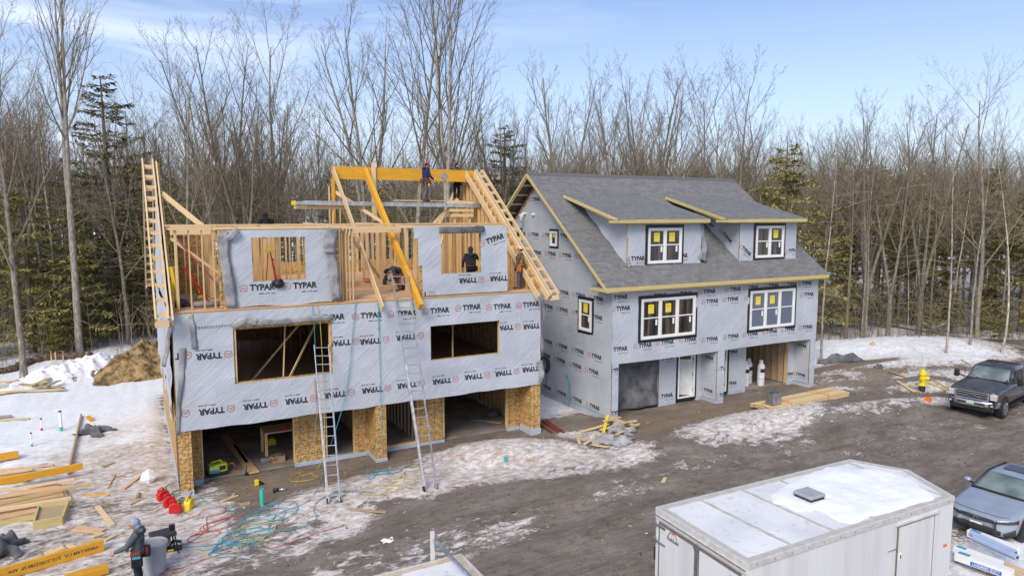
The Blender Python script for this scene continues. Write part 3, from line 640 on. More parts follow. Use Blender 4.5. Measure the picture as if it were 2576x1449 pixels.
# rakes: ladder frames with rungs on both gables
def rake_ladder(xo, xi, side):
    for (ya, yb) in ((-.62, 6.17), (13.02, 6.23)):
        za, zb = ROOF(ya)-.02 if ya < 6 else ROOF(ya)-.02, 10.95
        root = MB().bar((xo, ya, za), (xo, yb, zb), .05, .15).build('rake_ladder', M['pine'], lh)
        MB().bar((xi, ya, za), (xi, yb, zb), .05, .15).build('rail', M['pine'], root)
        n = 13
        for k in range(n):
            t = (k+.35)/n; y = ya+(yb-ya)*t; z = za+(zb-za)*t
            MB().bar((xo+.022 if xo < xi else xo-.022, y, z), (xi-.022 if xo < xi else xi+.022, y, z), .05, .125).build('rung', M['pine_x'], root)
        # tail box of the eave return
        s = 1 if ya < 6 else -1
        MB().bar((xo, ya-.02*s, za-.10), (xi+.02, ya-.02*s, za-.10), .04, .19).build('tail_board', M['pine_x'], root)
        MB().bar((xo, ya, za-.18), (xo, ya+.62*s, za-.18), .04, .09).build('tail_board', M['pine'], root)
        MB().bar((xi, ya, za-.18), (xi, ya+.62*s, za-.18), .04, .09).build('tail_board', M['pine'], root)
rake_ladder(-.44, -.10, 0); rake_ladder(13.86, 13.52, 1)
def rafter(x, ya, yb, mat_='pine', wd=.05, dp=.28, dz=0, name='rafter', xb=None, za=None):
    za_ = (ROOF(ya)-.14+dz) if za is None else za
    zb = 10.80+dz
    return MB().bar((x, ya, za_), (x if xb is None else xb, yb, zb), wd, dp).build(name, M[mat_], lh)
rafter(.02,-.6,6.15); rafter(.02,13.0,6.25); rafter(13.40,-.6,6.15, wd=.06); rafter(13.40,13.0,6.25); rafter(12.96,-.55,6.15, dp=.26); rafter(12.96,12.9,6.25)
rafter(6.62,-.6,6.15, xb=6.76); rafter(8.02,-.62,6.15,'lvl', wd=.16, dp=.28, xb=8.14)
MB().bar((6.72,6.2,10.69), (13.38,6.2,10.69), .09, .54).build('ridge_beam', M['lvl'], lh)
MB().box((6.68,6.13,8.5), (6.80,6.27,10.42)).build('post', M['lvl'], lh)
for x in (6.60, 7.05): MB().box((x-.02,6.3,8.5), (x+.02,6.4,10.1)).build('post', M['pine'], lh)
MB().box((8.40,6.06,8.62), (8.60,6.10,11.15)).build('temporary_post', M['pine'], lh)
MB().bar((6.55,6.34,9.3), (7.2,6.34,9.3), .04, .14).build('brace', M['pine_x'], lh)
MB().bar((6.8,6.25,9.9), (8.6,4.4,8.4), .04, .14).build('brace', M['pine'], lh); MB().bar((6.85,6.4,9.9), (7.9,7.9,8.4), .04, .14).build('brace', M['pine'], lh)
p_ = PY(412,478,4.8); q_ = PY(640,770,1.2)
MB().bar((.12,4.6,9.65), (2.6,2.0,7.2), .04, .19).build('brace', M['pine'], lh)
MB().bar((.2,2.2,8.1), (2.1,2.2,6.5), .04, .09).build('brace', M['pine_x'], lh); MB().bar((6.0,1.2,8.2), (8.0,4.0,6.3), .04, .14).build('brace', M['pine_x'], lh)
MB().bar((9.2,1.3,6.2), (10.2,2.4,8.0), .04, .09).build('brace', M['pine_x'], lh)
# plank support framing at the right gable
for z in (9.42, 9.10, 8.86): MB().bar((11.6+(9.42-z)*.3,5.2,z), (12.9,5.2,z), .04, .14).build('scaffold_bracket', M['pine_x'], lh)
MB().bar((11.0,5.35,8.5), (12.2,5.35,9.6), .04, .14).build('brace', M['pine_x'], lh)
for x in (12.0, 12.75): MB().box((x-.04,5.25,8.5), (x+.04,5.32,9.5)).build('post', M['pine'], lh)
MB().bar((4.9,5.3,9.2), (7.1,5.3,9.2), .04, .14).build('scaffold_bracket', M['pine_x'], lh); MB().box((6.45,5.3,8.5), (6.5,5.4,9.4)).build('post', M['pine'], lh)
# steel hanger on the beam
mb = MB()
for dx, dz, r_ in ((0,.1,.07),(-.1,0,.08),(.1,0,.08),(0,-.09,.08),(0,0,.1)): mb.lathe([(r_,0),(r_,.012)], (0,0,0), 12)
mb = MB(); c0 = (11.86, 6.14, 10.66)
for dx, dz, r_ in ((0,.11,.07),(-.11,.0,.08),(.11,.0,.08),(0,-.1,.07),(0,0,.11)):
    ring = [(c0[0]+dx+r_*math.cos(a*math.pi/6), c0[1]-.004*(dx+dz*2+.3), c0[2]+dz+r_*math.sin(a*math.pi/6)) for a in range(12)]; mb.prism(ring, (0,.01,0))
mb.box((11.82,6.10,10.44), (11.92,6.15,10.53)); mb.build('beam_hanger', M['steel'], lh)
# rooms behind the window holes
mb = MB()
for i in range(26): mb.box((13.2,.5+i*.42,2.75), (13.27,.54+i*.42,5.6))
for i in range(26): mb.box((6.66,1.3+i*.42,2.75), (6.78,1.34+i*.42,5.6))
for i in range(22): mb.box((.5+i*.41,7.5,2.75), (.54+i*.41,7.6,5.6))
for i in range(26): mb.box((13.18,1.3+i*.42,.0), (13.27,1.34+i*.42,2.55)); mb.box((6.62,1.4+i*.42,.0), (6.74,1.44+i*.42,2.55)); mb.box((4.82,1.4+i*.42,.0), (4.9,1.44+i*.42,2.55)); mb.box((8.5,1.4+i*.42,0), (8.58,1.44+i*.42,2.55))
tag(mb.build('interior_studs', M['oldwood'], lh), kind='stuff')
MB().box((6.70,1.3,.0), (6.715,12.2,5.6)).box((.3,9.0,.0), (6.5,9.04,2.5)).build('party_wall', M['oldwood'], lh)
for a, b in (((3.35,.5,2.8),(3.6,.9,5.5)), ((3.3,.25,2.9),(4.9,1.5,5.2)), ((9.9,.9,2.8),(10.1,1.3,5.5)), ((2.6,2.6,2.8),(4.8,2.2,5.4))): MB().bar(a, b, .035, .07).build('wall_brace', M['stud'], lh)
# ================================================================== THE WRAPPED HOUSE (roofed, windows in)
rh = thing('wrapped_house', 'grey wrapped duplex with dark shingle roof, two shed dormers and taped white windows', 'house', (23.5, 0, 0))
X0, X1 = 17.0, 30.14
def uv_roof(o, k):
    me_ = o.data; uv = me_.uv_layers.new(name='UVMap'); co = np.empty(len(me_.vertices)*3); me_.vertices.foreach_get('co', co); co = co.reshape(-1, 3)
    li = np.empty(len(me_.loops), np.int32); me_.loops.foreach_get('vertex_index', li)
    uv.data.foreach_set('uv', np.stack([co[li, 0], co[li, 1]*k+co[li, 2]*.001], -1).ravel().astype(np.float32))
def slope_slab(name, x0, x1, ya, za, yb, zb, th, parent, material='shingle', xs=None):
    mb = MB(); a0, a1, b0, b1 = xs or (x0, x1, x0, x1)
    mb.prism([(a0,ya,za),(a1,ya,za),(b1,yb,zb),(b0,yb,zb)], (0,0,-th)); o = mb.build(name, M[material], parent)
    uv_roof(o, math.sqrt(1+((zb-za)/(yb-ya))**2)); return o
RX0, RX1 = 16.31, 30.34
roof = slope_slab('roof', RX0, RX1, -.45, 5.88, 6.2, 10.95, .06, rh); slope_slab('roof_slope', RX0, RX1, 12.85, 5.88, 6.2, 10.95, .06, roof)
mb = MB()
for k in range(46): x = RX0+k*.305; mb.prism([(x,6.02,10.835),(x+.33,6.02,10.83),(x+.33,6.2,10.985),(x,6.2,10.975)], (0,0,-.012)); mb.prism([(x,6.2,10.975),(x+.33,6.2,10.985),(x+.33,6.38,10.83),(x,6.38,10.835)], (0,0,-.012))
mb.build('ridge_cap', M['shingle'], roof)
# solid walls behind the wrap
wl = MB(); wl.box((X0+.02,.02,2.5), (X1-.02,.15,5.62)); wl.box((X0+.02,.15,.12), (X0+.15,12.38,5.7)); wl.box((X1-.15,.15,.12), (X1-.02,12.38,5.7)); wl.box((X0+.02,12.26,.1), (X1-.02,12.38,5.7))
wl.prism([(X0+.02,.02,5.62),(X0+.02,12.38,5.7),(X0+.02,6.2,10.8)], (.12,0,0)); wl.prism([(X1-.14,.02,5.62),(X1-.14,12.38,5.7),(X1-.14,6.2,10.8)], (.12,0,0)); wl.build('wall_sheathing', M['osb'], rh)
MB().box((X0+.2,1.2,-.32), (X1-.2,12.3,-.04)).build('garage_slab', M['slab'], rh)
for a_, b_ in (((X0-.01,-.02,-.4), (X0+.36,1.0,.06)), ((X0-.01,1.0,-.4), (X0+.2,12.4,.16)), ((20.5,.96,-.4), (21.55,1.2,.08)), ((23.2,-.02,-.4), (23.68,.96,.07)), ((22.85,.96,-.4), (23.2,1.2,.07)), ((25.0,.96,-.4), (26.2,1.2,.07)), ((29.3,.96,-.4), (29.76,1.2,.07)), ((29.76,-.02,-.4), (30.16,.96,.1))): MB().box(a_, b_).build('foundation', M['foam'], rh, bevel=.01)
W3 = (18.45,21.72,3.36,5.28); WB = (25.17,28.42,3.25,5.28)
rowA = [(1560,747),(1660,743),(1725,738),(1783,733),(1848,727),(1893,723),(1945,718),(1990,715),(2028,712)]; rowB = [(1567,775),(1790,757),(1842,752),(1895,748),(2033,740)]
rowC = [(1560,877),(1622,868),(1678,860),(1735,853),(1790,852),(1843,845),(1892,839),(1940,833),(1985,828),(2030,822)]
XS = 1.0
wrap_sheet('house_wrap', F3, UX, NF, X0-.035, X1+.02, 2.48, 5.60, [W3, WB], rh, 11, logos=on_front(rowA, 0, s=.97)+on_front(rowB, 0, s=.97)+on_front(rowC, 0, s=.97), sag=lambda u: -.03*math.sin((u-17)*.5)-.02)
gl = []
for (y0, z) in ((1.0,5.22),(1.05,4.38),(1.06,2.62),(1.25,1.90),(1.15,.30),(.8,7.0),(2.4,7.9),(2.3,9.66)):
    k = 0
    while y0+k*1.36 < 11.6: gl.append((y0+k*1.36, z, .97, False, 0)); k += 1
gl2 = [(12.4-u, z, s, f, r_) for u, z, s, f, r_ in gl]
GW = (1.35,2.55,3.55,5.15); SW = (4.28,5.10,7.28,8.2); SW2 = (7.8,8.62,7.28,8.2)
inv = lambda h: (12.4-h[1], 12.4-h[0], h[2], h[3])
gkeep = lambda u, z: z < 5.62+.762*min(12.4-u, u)+.05
wrap_sheet('house_wrap', (X0,12.4,0), (0,-1,0), (-1,0,0), .02, 12.43, .12, 10.7, [inv(GW), inv(SW), inv(SW2)], rh, 12, keep=gkeep, logos=gl2)
wrap_sheet('house_wrap', (X1,0,0), (0,1,0), (1,0,0), .02, 12.38, .1, 10.7, (), rh, 13, keep=gkeep, logos=[(1.0+1.36*k, z, .97, False, 0) for k in range(8) for z in (5.2,4.4,2.7)])
wl = MB()
def wrapped_box(a, b, logos=(), nm='wing_wall', seed=20):
    """a small wall wrapped on its front and left faces"""
    root = MB().box((a[0]+.02, a[1]+.02, a[2]), (b[0]-.02, b[1]-.0, b[2])).build(nm, M['osb'], rh)
    wrap_sheet('house_wrap', (0,a[1],0), UX, NF, a[0], b[0], a[2], b[2], (), root, seed, logos=[l[1:] for l in logos if l[0] == 'f'], amp=.5)
    wrap_sheet('house_wrap', (a[0],b[1],0), (0,-1,0), (-1,0,0), 0, b[1]-a[1], a[2], b[2], (), root, seed+1, logos=[l[1:] for l in logos if l[0] == 's'], amp=.5)
    return root
wrapped_box((X0+.0,.0,.063), (X0+.35,1.0,2.5), [('f',17.3,2.2,.9),('f',17.35,.3,.9)], seed=21)
wrapped_box((20.5,1.0,.083), (21.55,1.14,2.6), [('f',21.02,2.18,.95),('f',21.02,.35,.95)], 'garage_pier', 23)
wrapped_box((23.2,.0,.073), (23.66,.98,2.6), [('s',.5,2.05,.78),('s',.5,.45,.78),('f',23.75,1.6,.9),('f',23.75,.3,.9)], seed=25)
wrapped_box((22.86,1.0,.073), (23.19,1.14,2.6), [], 'garage_pier', 27)
wrapped_box((25.02,1.0,.073), (26.18,1.14,2.6), [('f',25.25,2.05,.9),('f',25.25,.45,.9)], 'garage_pier', 29)
wrapped_box((29.3,1.0,.073), (29.8,1.14,2.6), [('f',29.5,2.2,.9),('f',29.5,.45,.9)], 'garage_pier', 31)
wrapped_box((29.76,.0,.103), (X1,.98,2.6), [('s',.52,2.05,.78),('s',.52,.5,.78)], seed=33)
MB().box((26.18,1.0,2.3), (29.3,1.12,2.6)).box((17.35,1.0,2.3), (20.5,1.12,2.6)).build('door_header', M['osb'], rh)
for x in (26.2, 29.27): MB().box((x-.02,.99,-.02), (x+.02,1.16,2.4)).build('door_jamb', M['stud'], rh)
# garage interior on the right: studs and panels in darker wood, indoor dimness put into the colour
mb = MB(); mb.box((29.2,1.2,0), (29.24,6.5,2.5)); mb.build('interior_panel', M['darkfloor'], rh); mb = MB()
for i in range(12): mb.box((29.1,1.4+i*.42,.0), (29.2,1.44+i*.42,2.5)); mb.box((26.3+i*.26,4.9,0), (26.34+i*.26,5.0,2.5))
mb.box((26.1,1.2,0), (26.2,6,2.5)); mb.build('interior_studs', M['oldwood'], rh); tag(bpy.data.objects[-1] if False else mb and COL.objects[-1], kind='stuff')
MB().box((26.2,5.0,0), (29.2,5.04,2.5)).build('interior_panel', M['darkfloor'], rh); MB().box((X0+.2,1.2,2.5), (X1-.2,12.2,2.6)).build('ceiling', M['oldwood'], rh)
# felt curtain closing the left garage
mb = MB(); mb.grid(lambda u, v: (17.36+3.12*u, 1.0+.05*math.sin(u*19+2*v)+.07*math.sin(v*7+u*5)+.05*math.sin(u*7-v*4)+(-.12*(1-v)**2)*math.sin(u*3), .02+2.46*v), 60, 30)
mb.build('felt_curtain', M['felt_dark'], rh, smooth=True, solid=.01)
# windows
def window(O, U, Nn, u0, u1, z0, z1, cols, parent, stickers=(), labels=(), tape=.13, panes='glass', rail=True, name='window', tape_t=None):
    O = Vector(O); U = Vector(U); Nn = Vector(Nn)
    def bx(mb, a0, a1, c0, c1, d0, d1, m=0):
        p = [O+U*a+Vector((0,0,c))+Nn*d for d in (d0, d1) for a, c in ((a0,c0),(a1,c0),(a1,c1),(a0,c1))]
        mb.add(p, [(0,1,2,3),(7,6,5,4),(0,4,5,1),(1,5,6,2),(2,6,7,3),(3,7,4,0)], m)
    fr = MB(); g = MB(); fw = .085
    def ringbox(mb, a0, a1, c0, c1, w_, d0, d1):
        bx(mb, a0, a0+w_, c0, c1, d0, d1); bx(mb, a1-w_, a1, c0, c1, d0, d1); bx(mb, a0+w_, a1-w_, c0, c0+w_, d0, d1); bx(mb, a0+w_, a1-w_, c1-w_, c1, d0, d1)
    ringbox(fr, u0, u1, z0, z1, fw, .0, .10); cw = (u1-u0-2*fw)/cols; zm = z0+(z1-z0)*.52
    for c in range(cols):
        a = u0+fw+cw*c; b = a+cw
        if c: bx(fr, a-.045, a+.045, z0+fw, z1-fw, .0, .092)
        ia, ib = a+(.045 if c else 0), b-(.045 if c < cols-1 else 0)
        ringbox(fr, ia, ib, z0+fw, z1-fw, .045, .0, .075)
        if rail: bx(fr, ia+.045, ib-.045, zm-.025, zm+.025, .0, .07)
    root = fr.build(name, M['vinyl'], parent)
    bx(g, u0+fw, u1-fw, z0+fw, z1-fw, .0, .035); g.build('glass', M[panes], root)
    tp = MB(); t2 = tape_t or tape
    bx(tp, u0-tape, u0, z0-t2, z1+t2, -.02, .05); bx(tp, u1, u1+tape, z0-t2, z1+t2, -.02, .048); bx(tp, u0, u1, z1, z1+t2, -.02, .052); bx(tp, u0, u1, z0-t2, z0, -.02, .046)
    tp.build('flashing_tape', M['flash'], root)
    for c in stickers:
        s = MB(); a = u0+fw+cw*(c+.5)-.02; h = min(.2, cw*.25); zc = z0+(z1-z0)*.74; bx(s, a-h*.8, a+h*.8, zc-h, zc+h, .035, .040)
        for j in range(5): bx(s, a-h*.6, a+h*(.55-.2*(j % 2)), zc+h*(.5-.3*j)-.012, zc+h*(.5-.3*j)+.012, .040, .043, 1 if j == 0 else 2)
        s.build('sticker', [M['sticker'], M['sticker_red'], M['tan']], root)
    for c in labels:
        s = MB(); a = u0+fw+cw*(c+.8); zc = z0+(z1-z0)*.40; bx(s, a-.05, a+.05, zc-.13, zc+.13, .035, .040); s.build('tag', M['white'], root)
    return root
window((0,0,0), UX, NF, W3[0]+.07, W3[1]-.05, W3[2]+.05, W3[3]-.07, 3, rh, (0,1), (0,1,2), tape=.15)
window((0,0,0), UX, NF, WB[0]+.05, WB[1]-.05, WB[2]+.07, WB[3]-.07, 3, rh, (0,1), (0,1), tape=.15, panes='glass_blue')
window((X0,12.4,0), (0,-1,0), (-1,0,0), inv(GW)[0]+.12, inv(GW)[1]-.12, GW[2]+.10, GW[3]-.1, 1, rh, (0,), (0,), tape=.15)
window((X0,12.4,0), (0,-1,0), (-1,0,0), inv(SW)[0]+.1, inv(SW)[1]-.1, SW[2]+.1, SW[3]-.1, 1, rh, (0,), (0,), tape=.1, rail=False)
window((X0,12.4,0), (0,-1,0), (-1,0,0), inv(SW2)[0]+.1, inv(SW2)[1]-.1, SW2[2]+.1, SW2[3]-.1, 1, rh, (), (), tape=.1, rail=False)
# doors
def door(u0, u1, z0, z1, y, parent, ajar=0, knobs=True):
    root = MB().box((u0,y-.03,z0),(u0+.09,y+.1,z1)).box((u1-.09,y-.032,z0),(u1,y+.1,z1)).box((u0+.09,y-.031,z1-.09),(u1-.09,y+.1,z1)).box((u0+.09,y-.03,z0),(u1-.09,y+.1,z0+.05)).build('door_frame', M['vinyl'], parent)
    hb = u1-.1; lw = u1-u0-.2; c, s = math.cos(ajar), math.sin(ajar); mb = MB()
    def P(t, z, d): return (hb-t*lw*c+d*s, y+.04+t*lw*s+d*c, z)
    def slab(t0, t1, za, zb, d0, d1, m=0):
        mb.add([P(t0,za,d0),P(t1,za,d0),P(t1,zb,d0),P(t0,zb,d0),P(t0,za,d1),P(t1,za,d1),P(t1,zb,d1),P(t0,zb,d1)], [(0,1,2,3),(7,6,5,4),(0,4,5,1),(1,5,6,2),(2,6,7,3),(3,7,4,0)], m)
    slab(0, 1, z0+.06, z1-.1, 0, .045); H = z1-z0
    for a, b in ((.12,.45),(.55,.88)):
        for za, zb in ((z0+.2, z0+H*.45),(z0+H*.5, z0+H*.68)): slab(a, b, za, zb, -.008, 0)
    if ajar: slab(.12, .88, z0+H*.76, z0+H*.92, -.012, 0, 1)
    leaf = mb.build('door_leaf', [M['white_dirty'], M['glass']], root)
    if knobs:
        kb = MB()
        for z in (1.05, 1.22): kb.ell((P(.9,z0+z,-.03)), (.035,.035,.035), 8, 6)
        kb.build('handle', M['black'], leaf)
    hg = MB()
    for z in (.35, 1.1, 1.85): hg.box((hb-.015,y-.01,z0+z-.06),(hb+.015,y+.04,z0+z+.06))
    hg.build('hinge', M['steel'], root)
    tp = MB().box((u0-.12,y-.02,z0-.1),(u0,y+.05,z1+.1)).box((u1,y-.022,z0-.1),(u1+.12,y+.05,z1+.1)).box((u0,y-.021,z0-.14),(u1,y+.05,z0)).build('flashing_tape', M['flash'], root)
    return root
door(21.68, 22.76, .10, 2.5, 1.0, rh, ajar=.55); door(23.75, 24.88, .08, 2.5, 1.0, rh)
MB().box((23.68,1.0,.0),(23.74,1.12,2.5)).build('door_jamb', M['vinyl'], rh)
# rough fascia, rake boards and eave return
def fascia(a, b, h=.17, th=.04, parent=rh, name='fascia', up=(0,0,1)): return MB().bar(a, b, th, h, up).build(name, M['treated'], parent, bevel=.004)
fascia((RX0-.04,-.49,5.76), (RX1,-.49,5.76), .17, .045); MB().bar((RX0,-.44,5.66), (RX1,-.44,5.66), .05, .07).build('fascia', M['treated'], rh)
MB().box((X0-.02,-.42,5.60), (X1+.02,.0,5.63)).build('soffit', M['oldwood'], rh)
for ya, yb in ((-.45,6.2),(12.85,6.2)):
    fascia((RX0-.025,ya,5.84-.07), (RX0-.025,yb,10.91-.07), .13, .04, name='rake_board'); fascia((RX0+.03,ya,5.70), (RX0+.03,yb,10.72), .07, .04, name='rake_board')
    fascia((RX1+.02,ya,5.84-.07), (RX1+.02,yb,10.91-.07), .13, .04, name='rake_board')
for k in range(18):                                 # lookouts under the rake
    for s in (0, 1):
        y = .3+k*.6
        if y > 5.9: continue
        yy = y if s == 0 else 12.4-y; MB().bar((RX0+.03,yy,5.66+.762*(y+.45)), (X0-.02,yy,5.66+.762*(y+.45)), .06, .10).build('lookout', M['stud'], rh)
rt = MB().prism([(RX0-.02,-.5,5.80),(X0-.03,-.5,5.80),(X0-.03,.62,5.80),(RX0-.02,.62,5.80)], (0,0,-.16)).build('eave_return', M['treated'], rh)
mb = MB(); mb.add([(RX0-.05,-.5,5.81),(RX0-.05,.66,5.81),(X0-.03,.66,6.0),(X0-.03,-.3,6.0),(X0-.03,-.5,5.81),(X0-.03,.66,5.81)], [(0,1,2,3),(0,3,4),(1,5,2),(0,4,5,1),(2,5,4,3)]); o_ = mb.build('return_shingles', M['shingle'], rt); uv_roof(o_, 1)
fascia((RX0-.04,-.5,5.74), (RX0-.04,.64,5.74), .14, .045, rt)
# vents on the gable
for (y, z, r_) in ((7.9,8.86,.05),(6.6,8.9,.07)): MB().tube([(X0-.01,y,z),(X0-.16,y,z-.0)], r_, 12).build('vent_stub', M['white'], rh)
MB().tube([(X0,7.4,8.95),(X0-.18,7.42,8.95),(X0-.28,7.45,8.85),(X0-.3,7.5,8.5)], .055, 12).build('vent_elbow', M['white'], rh, smooth=True)
# shed dormers
def dormer(dx0, dx1, rx0, rx1, wn, cl, fl_, flapR=False):
    Yw = .6; ye = .16; ze = 8.72; zt = ze+.25*(4.78-ye)
    dw = MB(); dw.box((dx0+.02,Yw+.02,6.3), (dx1-.02,Yw+.14,8.62))
    for x in (dx0+.02, dx1-.12): dw.prism([(x,Yw+.1,6.3),(x,Yw+.1,8.64),(x,4.75,9.72),(x,4.75,9.5)], (.10,0,0))
    root = dw.build('dormer', M['osb'], rh)
    kp = lambda u, z: True
    wrap_sheet('house_wrap', (0,Yw,0), UX, NF, dx0-.03, dx1+.02, 6.56, 8.64, [wn], root, 41+int(dx0), logos=fl_, amp=.8, sag=lambda u: .05*math.sin(u*2.3))
    # cheek: (u = Y)
    rz = lambda y: 5.88+.762*(y+.45); tz = lambda y: 8.62+.25*(y-.16)-.05
    mb = MB(); lgm = MB(); n = 26; fr = lambda u, z: Vector((dx0-.02-wrinkle(u, z, 7, .8), u, z)); vs = []
    for i in range(n+1):
        y = Yw+(4.72-Yw)*i/n
        for j in range(9): z0_ = rz(y)-.02; z1_ = max(tz(y), z0_+.002); vs.append(fr(y, z0_+(z1_-z0_)*j/8)-Vector((.03*(1-j/8)**3*(1+math.sin(y*6)), 0, 0)))
    mb.add(vs, [(i*9+j, i*9+j+1, (i+1)*9+j+1, (i+1)*9+j) for i in range(n) for j in range(8)])
    fr2 = lambda u, z: Vector((dx0-.045-wrinkle(-u, z, 7, .8), -u, z))
    for (y, z, r_, s) in cl: logo(lgm, fr2, -y, z, s, False, r_)
    mb.join(MB_shift(lgm, 1)); mb.build('house_wrap', [M['wrap'], M['ink'], M['logo_red']], root, smooth=True)
    wrap_sheet('house_wrap', (dx1,0,0), (0,1,0), (1,0,0), Yw, 4.6, 6.4, 9.7, (), root, 49, keep=lambda u, z: rz(u) < z < tz(u), amp=.6)
    o_ = slope_slab('roof', rx0, rx1, ye, ze, 4.78, zt, .05, root)
    MB().bar((rx0,ye-.03,ze-.11), (rx1,ye-.03,ze-.11), .045, .15).bar((rx0+.05,ye+.02,ze-.2), (rx1-.03,ye+.02,ze-.2), .05, .05).build('fascia', M['treated'], root)
    MB().bar((rx0-.022,ye+.1,ze-.08), (rx0-.022,4.6,zt-.10), .04, .13).bar((rx0+.025,ye+.3,ze-.15), (rx0+.025,4.4,zt-.22), .04, .06).build('rake_board', M['treated'], root)
    MB().bar((rx1+.02,ye+.0,ze-.08), (rx1+.02,4.6,zt-.10), .04, .11).build('rake_board', M['treated'], root)
    mb = MB(); mb.prism([(rx0+.02,ye,ze-.04),(rx0+.02,4.7,zt-.06),(rx1-.02,4.7,zt-.06),(rx1-.02,ye,ze-.04)], (0,0,-.02)); mb.build('soffit', M['oldwood'], root)
    # little hipped return at the left end of the eave
    a = (rx0-.03, ye-.04, ze-.06); mb = MB(); mb.box((rx0-.04,ye-.05,ze-.19), (dx0-.05,ye+.75,ze-.06), 1)
    mb.add([(rx0-.06,ye-.06,ze-.055),(rx0-.06,ye+.8,ze-.055),(dx0-.02,ye+.7,ze+.08),(dx0-.02,ye+.1,ze+.08),(dx0-.02,ye-.06,ze-.055),(dx0-.02,ye+.8,ze-.055)], [(0,1,2,3),(0,3,4),(1,5,2),(0,4,5,1)]); o_ = mb.build('eave_return', [M['shingle'], M['treated']], root); uv_roof(o_, 1)
    return root
d1f = [(PY(1604,650,.6)[0], PY(1604,650,.6)[2], .98, False, 0), (PY(1713,643,.6)[0], PY(1713,643,.6)[2], .98, False, 0)]
d2f = [(PY(1962,638,.6)[0], PY(1962,638,.6)[2], .98, False, 0), (PY(1988,630,.6)[0]+.2, PY(1988,630,.6)[2], .98, False, R(4)), (PY(1925,560,.6)[0], 8.56, .9, True, 0), (PY(1880,635,.6)[0]-.1, PY(1870,632,.6)[2], .98, False, R(-32))]
w1_ = (19.22,21.36,6.60,8.38); w2_ = (26.02,28.18,6.66,8.42)
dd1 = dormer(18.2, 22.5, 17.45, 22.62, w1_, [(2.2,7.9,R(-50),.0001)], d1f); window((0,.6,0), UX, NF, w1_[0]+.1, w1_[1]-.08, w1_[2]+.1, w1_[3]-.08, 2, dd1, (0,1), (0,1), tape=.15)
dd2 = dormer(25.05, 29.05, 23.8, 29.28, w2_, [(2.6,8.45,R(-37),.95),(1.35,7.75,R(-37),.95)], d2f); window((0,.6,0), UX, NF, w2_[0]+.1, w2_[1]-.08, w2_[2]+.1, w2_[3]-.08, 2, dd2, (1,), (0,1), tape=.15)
MB().box((18.17,.57,6.75), (18.22,.62,8.5)).build('corner_gap', M['oldwood'], dd1)
strip([(22.5,.55,8.5),(22.65,.6,7.9),(22.8,.6,7.3),(22.55,.5,6.75)], (.12,.5), 'felt', dd1, 'loose_flap', seed=21); strip([(18.2,.55,6.9),(18.25,.5,6.6)], .16, 'felt', dd1, 'loose_flap', seed=22)
# cable coils hanging on the gable foot
mb = MB()
for k in range(4):
    c = Vector((X0-.08-.02*k, 5.35+.05*k, 1.45)); mb.tube([c+Vector((0, (.42-.02*k)*math.cos(a*math.pi/10), (.40-.03*k)*math.sin(a*math.pi/10))) for a in range(21)], .02, 6)
mb.tube([(X0-.08,5.3,1.1),(X0-.1,5.25,.6),(X0-.12,5.3,.2)], .015, 6); tag(mb.build('power_cable', M['black'], None, smooth=True), 'thick black coil of cable hanging low on the wrapped gable', 'cable')
mb = MB()
for k in range(3): mb.tube([(X0-.08, 3.3+.1*k, 1.35),(X0-.12, 3.2-.1*k, .9),(X0-.15, 3.0+.12*k, .45),(X0-.3, 2.9, .1),(X0-.4,3.3-.2*k,.08)], .012, 6)
tag(mb.build('wire_bundle', M['hose_blue'], None, smooth=True), 'thin blue wires poking out of the wrapped gable above the snow', 'wire')
# ================================================================== THE WOODS
def _bark(c0, c1, c2):
    def f(t, b):
        v = coords(t, (1, 1, .35)); n = noise(t, v, 9, 5, .6); o = rand_obj(t)
        c = ramp(t, n, [(.35, c0), (.55, c1), (.7, c2)]); s = math_(t, 'MULTIPLY_ADD', o, .5, .75)
        hs = t.nodes.new('ShaderNodeHueSaturation'); t.links.new(s, hs.inputs['Value']); t.links.new(c, hs.inputs['Color']); t.links.new(hs.outputs[0], b.inputs['Base Color'])
    return f
mat('bark', (.2,.17,.14), .9, 0, _bark((.15,.13,.10), (.25,.22,.175), (.37,.34,.285)), .2)
mat('bark_pale', (.4,.37,.33), .85, 0, _bark((.19,.165,.135), (.37,.335,.28), (.52,.49,.43)), .2)
mat('twig', (.15,.12,.1), .9, 0, _bark((.125,.10,.065), (.195,.162,.11), (.28,.24,.17)), .15)
def _needle(dark, light):
    def f(t, b):
        n = noise(t, coords(t), 1.1, 3); o = rand_obj(t)
        c = ramp(t, n, [(.3, dark), (.7, light)]); c = mixc(t, math_(t, 'MULTIPLY', o, .5), c, (.10,.095,.02))
        t.links.new(c, b.inputs['Base Color'])
    return f
mat('needle', (.04,.06,.02), .7, 0, _needle((.14,.145,.065), (.29,.285,.12)), .2)
mat('needle_olive', (.1,.1,.02), .7, 0, _needle((.21,.20,.07), (.41,.37,.13)), .2)
